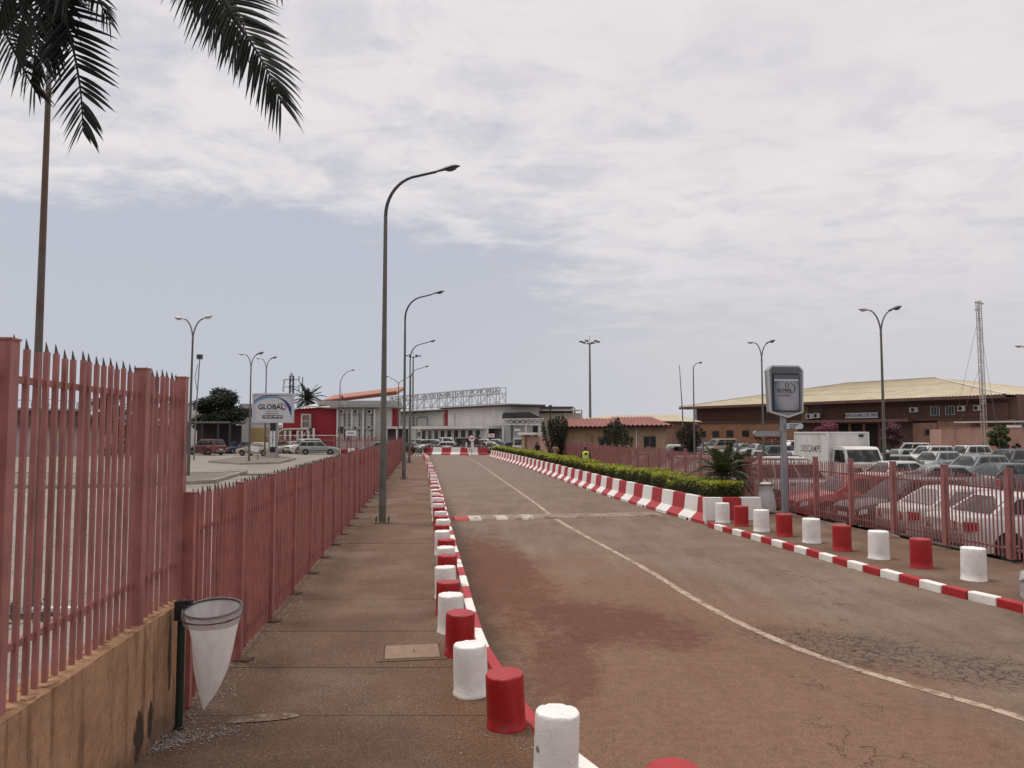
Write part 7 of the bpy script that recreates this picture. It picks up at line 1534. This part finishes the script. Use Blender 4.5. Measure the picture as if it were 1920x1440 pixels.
def swoosh(name, cx_, cz_, rx, rz, a0, a1, w0, w1, m, y, n=24, ph=1.):
    mb = MB(); vs = []
    for i in range(n + 1):
        t = i / n; a = a0 + (a1 - a0) * t; w = w0 * (1 - t) + w1 * t; k = sin(pi * min(1, max(0, t))) ** .5 if ph else 1
        for s in (-1, 1): vs.append((cx_ + (rx + s * w * k) * cos(a), y, cz_ + (rz + s * w * k) * sin(a)))
    mb.add(vs, [(2 * i, 2 * i + 1, 2 * i + 3, 2 * i + 2) for i in range(n)]); o = mb.build(name, m, bb if name.startswith('print') else None)
    return o
def clipq(o, x0, x1, z0, z1):
    for v in o.data.vertices: v.co.x = min(max(v.co.x, x0), x1); v.co.z = min(max(v.co.z, z0), z1)
x0p, x1p, z0p, z1p = cxp - W_ / 2, cxp + W_ / 2, czp - H_ / 2, czp + H_ / 2
for rz_k, w, m, y in ((0, .10, 'sky_b', -.044), (.17, .05, 'navy', -.048)):
    o = swoosh('printed_arc', cxp - .15, z1p - 1.95 + rz_k, W_ * .62, 1.75, pi * .93, pi * .36, w * .8, w, M[m], y); clipq(o, x0p, x1p, z0p, z1p)
o = swoosh('printed_arc', cxp + .25, z1p - 2.3, W_ * .44, 2.05, pi * .50, pi * .04, .01, .24, M['navy'], -.056); clipq(o, x0p, x1p, z0p, z1p)
lettering('lettering', 'GLOBAL', .66, M['ink'], bb, (cxp - .18, -.06, czp + .10), extrude=.004, bold=.012); swoosh('printed_ring', cxp + .62, czp + .10, .62, .34, pi * .62, -pi * .38, .02, .06, M['crim'], -.06)
lettering('lettering', 'Outdoor Media', .17, M['slate'], bb, (cxp + .15, -.06, czp - .24), extrude=.003) if False else None
MB().b2((cxp - .65, -.062, czp - .30), (cxp + .55, -.058, czp - .27)).build('printed_rule', M['slate'], bb)
lettering('lettering', 'Annoncez ici', .24, M['slate'], bb, (cxp - .1, -.06, czp - .50), extrude=.003); MB().b2((cxp - .98, -.064, czp - .98), (cxp + .92, -.058, czp - .68)).build('number_band', M['ink'], bb); lettering('lettering', '+224 621 999 007', .24, M['white'], bb, (cxp - .03, -.068, czp - .83), extrude=.003, bold=.006)
px0, px1 = bq(507, 830)[0], bq(517, 830)[0]; MB().b2((px0, -.1, .5), (px1, .18, za)).build('post', M['ink'], bb); MB().b2((px0 - .17, -.06, .5), (px0, .14, za)).b2((px1, -.06, .5), (px1 + .17, .14, za)).build('post_cladding', M['frame_g'], bb)
zt_, zl_ = bq(512, 808)[1], bq(512, 838)[1]; ps = MB().b2((px0 + .01, -.13, zl_), (px1 - .01, -.101, zt_)).build('post_sign', M['white'], bb)
for i, ch in enumerate('GLOBAL'): lettering('lettering', ch, .30, M['ink'], ps, ((px0 + px1) / 2, -.134, zt_ - (zt_ - zl_) * (i + .5) / 6), extrude=.003, bold=.008)
mb = MB(); a, b = bq(502, 860)[0], bq(522, 860)[0]; mb.add([(a, -.5, 0), (b, -.5, 0), (b, .5, 0), (a, .5, 0), (px0 - .18, -.25, .62), (px1 + .18, -.25, .62), (px1 + .18, .28, .62), (px0 - .18, .28, .62)], [(3, 2, 1, 0), (4, 5, 6, 7), (0, 1, 5, 4), (1, 2, 6, 5), (2, 3, 7, 6), (3, 0, 4, 7)]); mb.build('footing', M['slab'], bb)
# totem beside the right fence
Yt = 23.3; tl0 = XD(1476.5, Yt, 0); tt = thing('advertising_totem', 'grey street totem with a framed poster and direction arms by the right fence', 'sign', tl0); tt.rotation_euler = (0, 0, .16)
def tq(px, py): p = D(px, py, Yt); return (p.x - tl0.x) / cos(.16), p.z
xa, xb = tq(1435, 740)[0], tq(1503, 740)[0]; zt1, zb1 = tq(1470, 687.5)[1], tq(1470, 776)[1]; zlow = tq(1478, 782)[1]; xm_ = (xa + xb) / 2
oct_ = [(xa + .12, zt1), (xb - .12, zt1), (xb, zt1 - .13), (xb - .03, zb1 + .06), (xm_ + .05, zlow), (xa + .05, zb1 + .06), (xa, zt1 - .13)]; k = len(oct_)
mb = MB(); mb.add([(x, -.11, z) for x, z in oct_] + [(x, .11, z) for x, z in oct_], [tuple(range(k)), tuple(range(2 * k - 1, k - 1, -1))] + [(i, i + k, (i + 1) % k + k, (i + 1) % k) for i in range(k)]); mb.build('housing', M['frame_g'], tt)
bm2 = [(x * 1. , z) for x, z in oct_]; mb = MB()
for i in range(k): a, b = oct_[i], oct_[(i + 1) % k]; mb.bar((a[0], -.125, a[1]), (b[0], -.125, b[1]), .045, .05)
mb.build('housing_rim', M['frame_l'], tt)
ix0, ix1, iz0, iz1 = xa + .13, xb - .11, zb1 + .06, zt1 - .06
MB().b2((ix0, -.145, iz1 - .16), (ix1, -.111, iz1)).build('header_panel', M['slate'], tt); MB().b2((ix0, -.15, iz0), (ix1, -.112, iz1 - .162)).build('black_frame', M['ink'], tt)
t = NT('poster_print', .18, .5); oc = t.N.new('ShaderNodeTexCoord'); so = t.N.new('ShaderNodeSeparateXYZ'); t.L.new(oc.outputs['Object'], so.inputs[0])
gx, gz = so.outputs[0], so.outputs[2]; mid_x, mid_z = (ix0 + ix1) / 2, (iz0 + iz1 - .16) / 2
e = t.math('ADD', t.math('POWER', t.math('MULTIPLY', t.math('SUBTRACT', gx, mid_x + .06), 2.0), 2.), t.math('POWER', t.math('MULTIPLY', t.math('SUBTRACT', gz, mid_z - .06), 1.35), 2.)); pc = t.mix(t.sm(e, .15, 1.0), (.30, .30, .325), (.055, .085, .125)); M['poster'] = t.done(pc)
pz0, pz1 = iz0 + .04, iz1 - .20; px0, px1 = ix0 + .035, ix1 - .035
pst = MB().b2((px0, -.156, pz0), (px1, -.1505, pz1)).build('poster', M['poster'], tt); MB().b2((px0, -.16, pz1 - .13), (px1, -.1565, pz1)).build('poster_top_band', M['slate'], tt); MB().b2((px0 + .01, -.16, pz1 - .185), (px1 - .01, -.1565, pz1 - .135)).build('poster_strip', M['paper'], tt)
lettering('lettering', 'ESPACE A LOUER', .052, M['slate'], tt, ((px0 + px1) / 2 - .02, -.162, pz1 - .16), extrude=.001) if False else None
lcx = (px0 + px1) / 2 + .02; lz_ = (pz0 + pz1) / 2 + .10
mb = MB(); mb.add([(lcx + .0 + .07 * cos(2 * pi * i / 20), -.1575, lz_ + .13 + .07 * sin(2 * pi * i / 20)) for i in range(20)], [tuple(range(20))]); mb.build('logo_disc', M['ink'], tt); lettering('lettering', 'G', .11, M['paper'], tt, (lcx, -.159, lz_ + .13), extrude=.0008, bold=.004)
sw = MB(); vs = []
for i in range(25):
    t_ = i / 24; a = pi * .55 - t_ * pi * 1.02; w = .006 + .018 * sin(pi * t_)
    for s in (-1, 1): vs.append((lcx + .10 + (.15 + s * w) * cos(a), -.158, lz_ + .02 + (.155 + s * w) * sin(a)))
sw.add(vs, [(2 * i, 2 * i + 1, 2 * i + 3, 2 * i + 2) for i in range(24)]); sw.build('logo_arc', M['slate'], tt)
lettering('lettering', 'GLOBAL', .115, M['ink'], tt, (lcx - .09, -.158, lz_ - .02), extrude=.0008, spacing=1.15, bold=.005); lettering('lettering', 'OUTDOOR SYSTEMS', .05, M['ink'], tt, (lcx - .09, -.158, lz_ - .09), extrude=.0008, bold=.001, spacing=1.05); lettering('lettering', 'GUINEE', .105, M['slate'], tt, (lcx - .09, -.158, lz_ - .185), extrude=.0008, bold=.003, spacing=1.1)
pw_ = .075; pcx = tq(1469, 850)[0]; MB().b2((pcx - pw_, -.06, -.02), (pcx + pw_, .06, zlow + .05)).build('pole', M['frame_g'], tt); MB().b2((pcx - .16, -.16, -.02), (pcx + .16, .16, .03)).build('base_plate', M['galv'], tt)
def arm(name, x0, x1, z0, z1, y, m, rnd=1):
    mb = MB(); r = (z1 - z0) / 2; pts = [(x0, z0), (x1, z0)] if rnd > 0 else [(x0, z0), (x1, z0)]
    e = x1 if rnd > 0 else x0; arc = [(e + rnd * r * cos(a), (z0 + z1) / 2 + r * sin(a)) for a in [(-pi / 2 + pi * i / 8) for i in range(9)]]
    poly = [(x0, z0)] + arc + [(x0, z1)] if rnd > 0 else [(x1, z0), (x1, z1)] + [(x0 - r * cos(a), (z0 + z1) / 2 + r * sin(a)) for a in [(pi / 2 - pi * i / 8) for i in range(9)]]
    k = len(poly); mb.add([(p[0], y - .05, p[1]) for p in poly] + [(p[0], y + .05, p[1]) for p in poly], [tuple(range(k)), tuple(range(2 * k - 1, k - 1, -1))] + [(i, i + k, (i + 1) % k + k, (i + 1) % k) for i in range(k)]); return mb.build(name, m, tt, 40)
a0, z0_ = tq(1412, 818); a1, z1_ = tq(1465, 808); arm('direction_arm', a0 + .06, a1, z0_, z1_, .05, M['frame_g'], -1)
a0, z0_ = tq(1471, 804.5); a1, z1_ = tq(1500, 793.5); ar_ = arm('direction_arm', a0, a1 - .06, z0_, z1_, -.13, M['paper'], 1)
for i, w in enumerate((.30, .22, .18)): z = z1_ - .045 - i * .055; MB().b2((a0 + .05, -.186, z - .012), (a0 + .05 + w, -.1805, z + .010)).build('printed_line', M['ink'], ar_)
# small signs at the far end
def post_sign(px, Y, z0, h, label, build, cat='sign'):
    r = thing('road_sign', label, cat, XD(px, Y, z0)); MB().tube([(0, .03, 0), (0, .03, h)], .035, 8).build('post', M['galv'], r); build(r, h); return r
def disc(r, h):
    MB().lathe([(.44, -.01), (.44, .01)], 24).build('sign_disc', M['white'], r, None, (0, -.03, h - .4)).rotation_euler = (pi / 2, 0, 0)
    mb = MB(); vs = []
    for i in range(25): a = 2 * pi * i / 24; vs += [(.44 * cos(a), -.045, h - .4 + .44 * sin(a)), (.35 * cos(a), -.045, h - .4 + .35 * sin(a))]
    mb.add(vs, [(2 * i, 2 * i + 1, 2 * i + 3, 2 * i + 2) for i in range(24)]); mb.build('red_ring', M['red_k'], r); MB().box((-.06, -.047, h - .4), (.24, .004, .12)).box((.12, -.047, h - .37), (.12, .004, .18)).build('symbol', M['ink'], r)
post_sign(885, 89, RD, 2.35, 'round white prohibition sign with a red ring behind the far barrier', disc)
def board(w, hh, txt=None, fr='lampdark'):
    def f(r, h): MB().b2((-w / 2, -.05, h - hh), (w / 2, -.01, h)).build('sign_board', M['white'], r); mb = MB(); mb.b2((-w / 2 - .05, -.07, h - hh - .05), (w / 2 + .05, -.055, h - hh)).b2((-w / 2 - .05, -.07, h), (w / 2 + .05, -.055, h + .05)).b2((-w / 2 - .05, -.07, h - hh), (-w / 2, -.055, h)).b2((w / 2, -.07, h - hh), (w / 2 + .05, -.055, h)); mb.build('sign_frame', M[fr], r); MB().b2((-w * .3, -.058, h - hh * .62), (w * .3, -.051, h - hh * .42)).build('sign_print', M['slate'], r)
    return f
post_sign(921, 89, RD, 2.5, 'white rectangular sign with a red frame behind the far barrier', board(.75, .42, fr='red_k')); post_sign(900.5, 90, RD, 2.4, 'tiny white plate on a pole between the two far road signs', board(.16, .3))
post_sign(659, 88, 0, 2.75, 'white board on a post in front of the grey pilastered wing', board(1.25, .62))
sgn = thing('small_sign', 'little tilted white sign on a post at the foot of the billboard island', 'sign', XD(479, 69, 0)); MB().tube([(.3, 0, .1), (.3, 0, 1.3)], .03, 6).build('post', M['lampdark'], sgn); MB().box((-.05, -.03, 1.05), (.85, .04, .5), rot=Matrix.Rotation(.12, 3, 'Y')).build('sign_board', M['white'], sgn); MB().lathe([(.16, 0), (.1, .1), (.03, .14)], 8, (.3, 0, .1)).build('foot', M['lampdark'], sgn)
for px, lab in ((805, 'thin dark post with a box on top where the left kerb turns'),):
    b_ = thing('marker_post', lab, 'post', G(805, 853)); MB().tube([(0, 0, -.1), (0, 0, 1.55)], .05, 8).build('post', M['lampdark'], b_); MB().box((0, 0, 1.45), (.22, .2, .32)).lathe([(.11, 1.6), (.05, 1.72)], 8).build('post_head', M['lampdark'], b_)
for px, w in ((874.5, .08), (886, .16)): b_ = thing('white_stake', 'thin white stake on the far barrier' if w < .1 else 'broad white stake on the far barrier right of the thin one', 'post', XD(px, 87.4, RD)); MB().b2((-w, 0, .85), (w, .05, 1.55)).build('stake', M['white'], b_)
# thin wire fence inside the yard on the right
wf = thing('wire_fence', 'thin grey bar fence inside the yard in front of the hall windows', 'fence', XD(1440, 74, RL)); q = lambda px: (px - 1440) / F * 74; mb = MB(); x = q(1318)
while x < q(1512): mb.b2((x - .012, -.012, .1), (x + .012, .012, 2.0)); x += .15
mb.b2((q(1318), -.02, 1.9), (q(1512), .02, 1.95)).b2((q(1318), -.02, .2), (q(1512), .02, .25)); mb.build('bars', M['galv'], wf)['kind'] = 'stuff'
for px in (1318, 1382, 1446, 1510): MB().b2((q(px) - .06, -.06, 0), (q(px) + .06, .06, 2.2)).build('post', M['galv'], wf)
# raised islands on the left parking ground
def island(name, pxs, h, kerb_w=.18):
    pts = [G(x, y) for x, y in pxs]; r = bpy.data.objects.new(name, None); COL.objects.link(r); r['kind'] = 'structure'; c = sum((Vector((p.x, p.y, 0)) for p in pts), Vector()) / len(pts)
    inner = [(p.x + (c.x - p.x) / max((c - p).length, .1) * kerb_w, p.y + (c.y - p.y) / max((c - p).length, .1) * kerb_w) for p in pts]; MB().prism(inner, .0, h - .02).build('island_top', M['lot2'], r)
    for i in range(len(pts)):
        a, b = pts[i], pts[(i + 1) % len(pts)]; L_ = (b - a).length; n = max(1, int(L_ / 1.0))
        if n > 14: n = 14
        for k_ in range(n): p_, q_ = a.lerp(b, k_ / n), a.lerp(b, (k_ + .99) / n); MB().bar((p_.x, p_.y, h / 2), (q_.x, q_.y, h / 2), h, kerb_w).build('kerb_stone', M['slab'], r)
island('parking_island', [(392, 867.5), (452, 871.5), (520, 870), (553, 862), (520, 858.5), (440, 861)], .16)
island('near_parking_island', [(-350, 912), (120, 916), (300, 911), (400, 906), (462, 887), (400, 891), (250, 891.5), (-300, 893)], .16)
ar = MB(); c_ = G(610, 868); ar.add([(c_.x + x, c_.y + y, .004) for x, y in ((-.9, -.4), (.2, .6), (1.2, 1.2), (1.0, 2.4), (.0, 1.6), (-.7, .6))], [(0, 1, 2, 3, 4, 5)]); o = ar.build('painted_arrow', M['white']); tag(o, kind='structure')
if o.data.polygons[0].normal.z < 0: o.data.flip_normals()
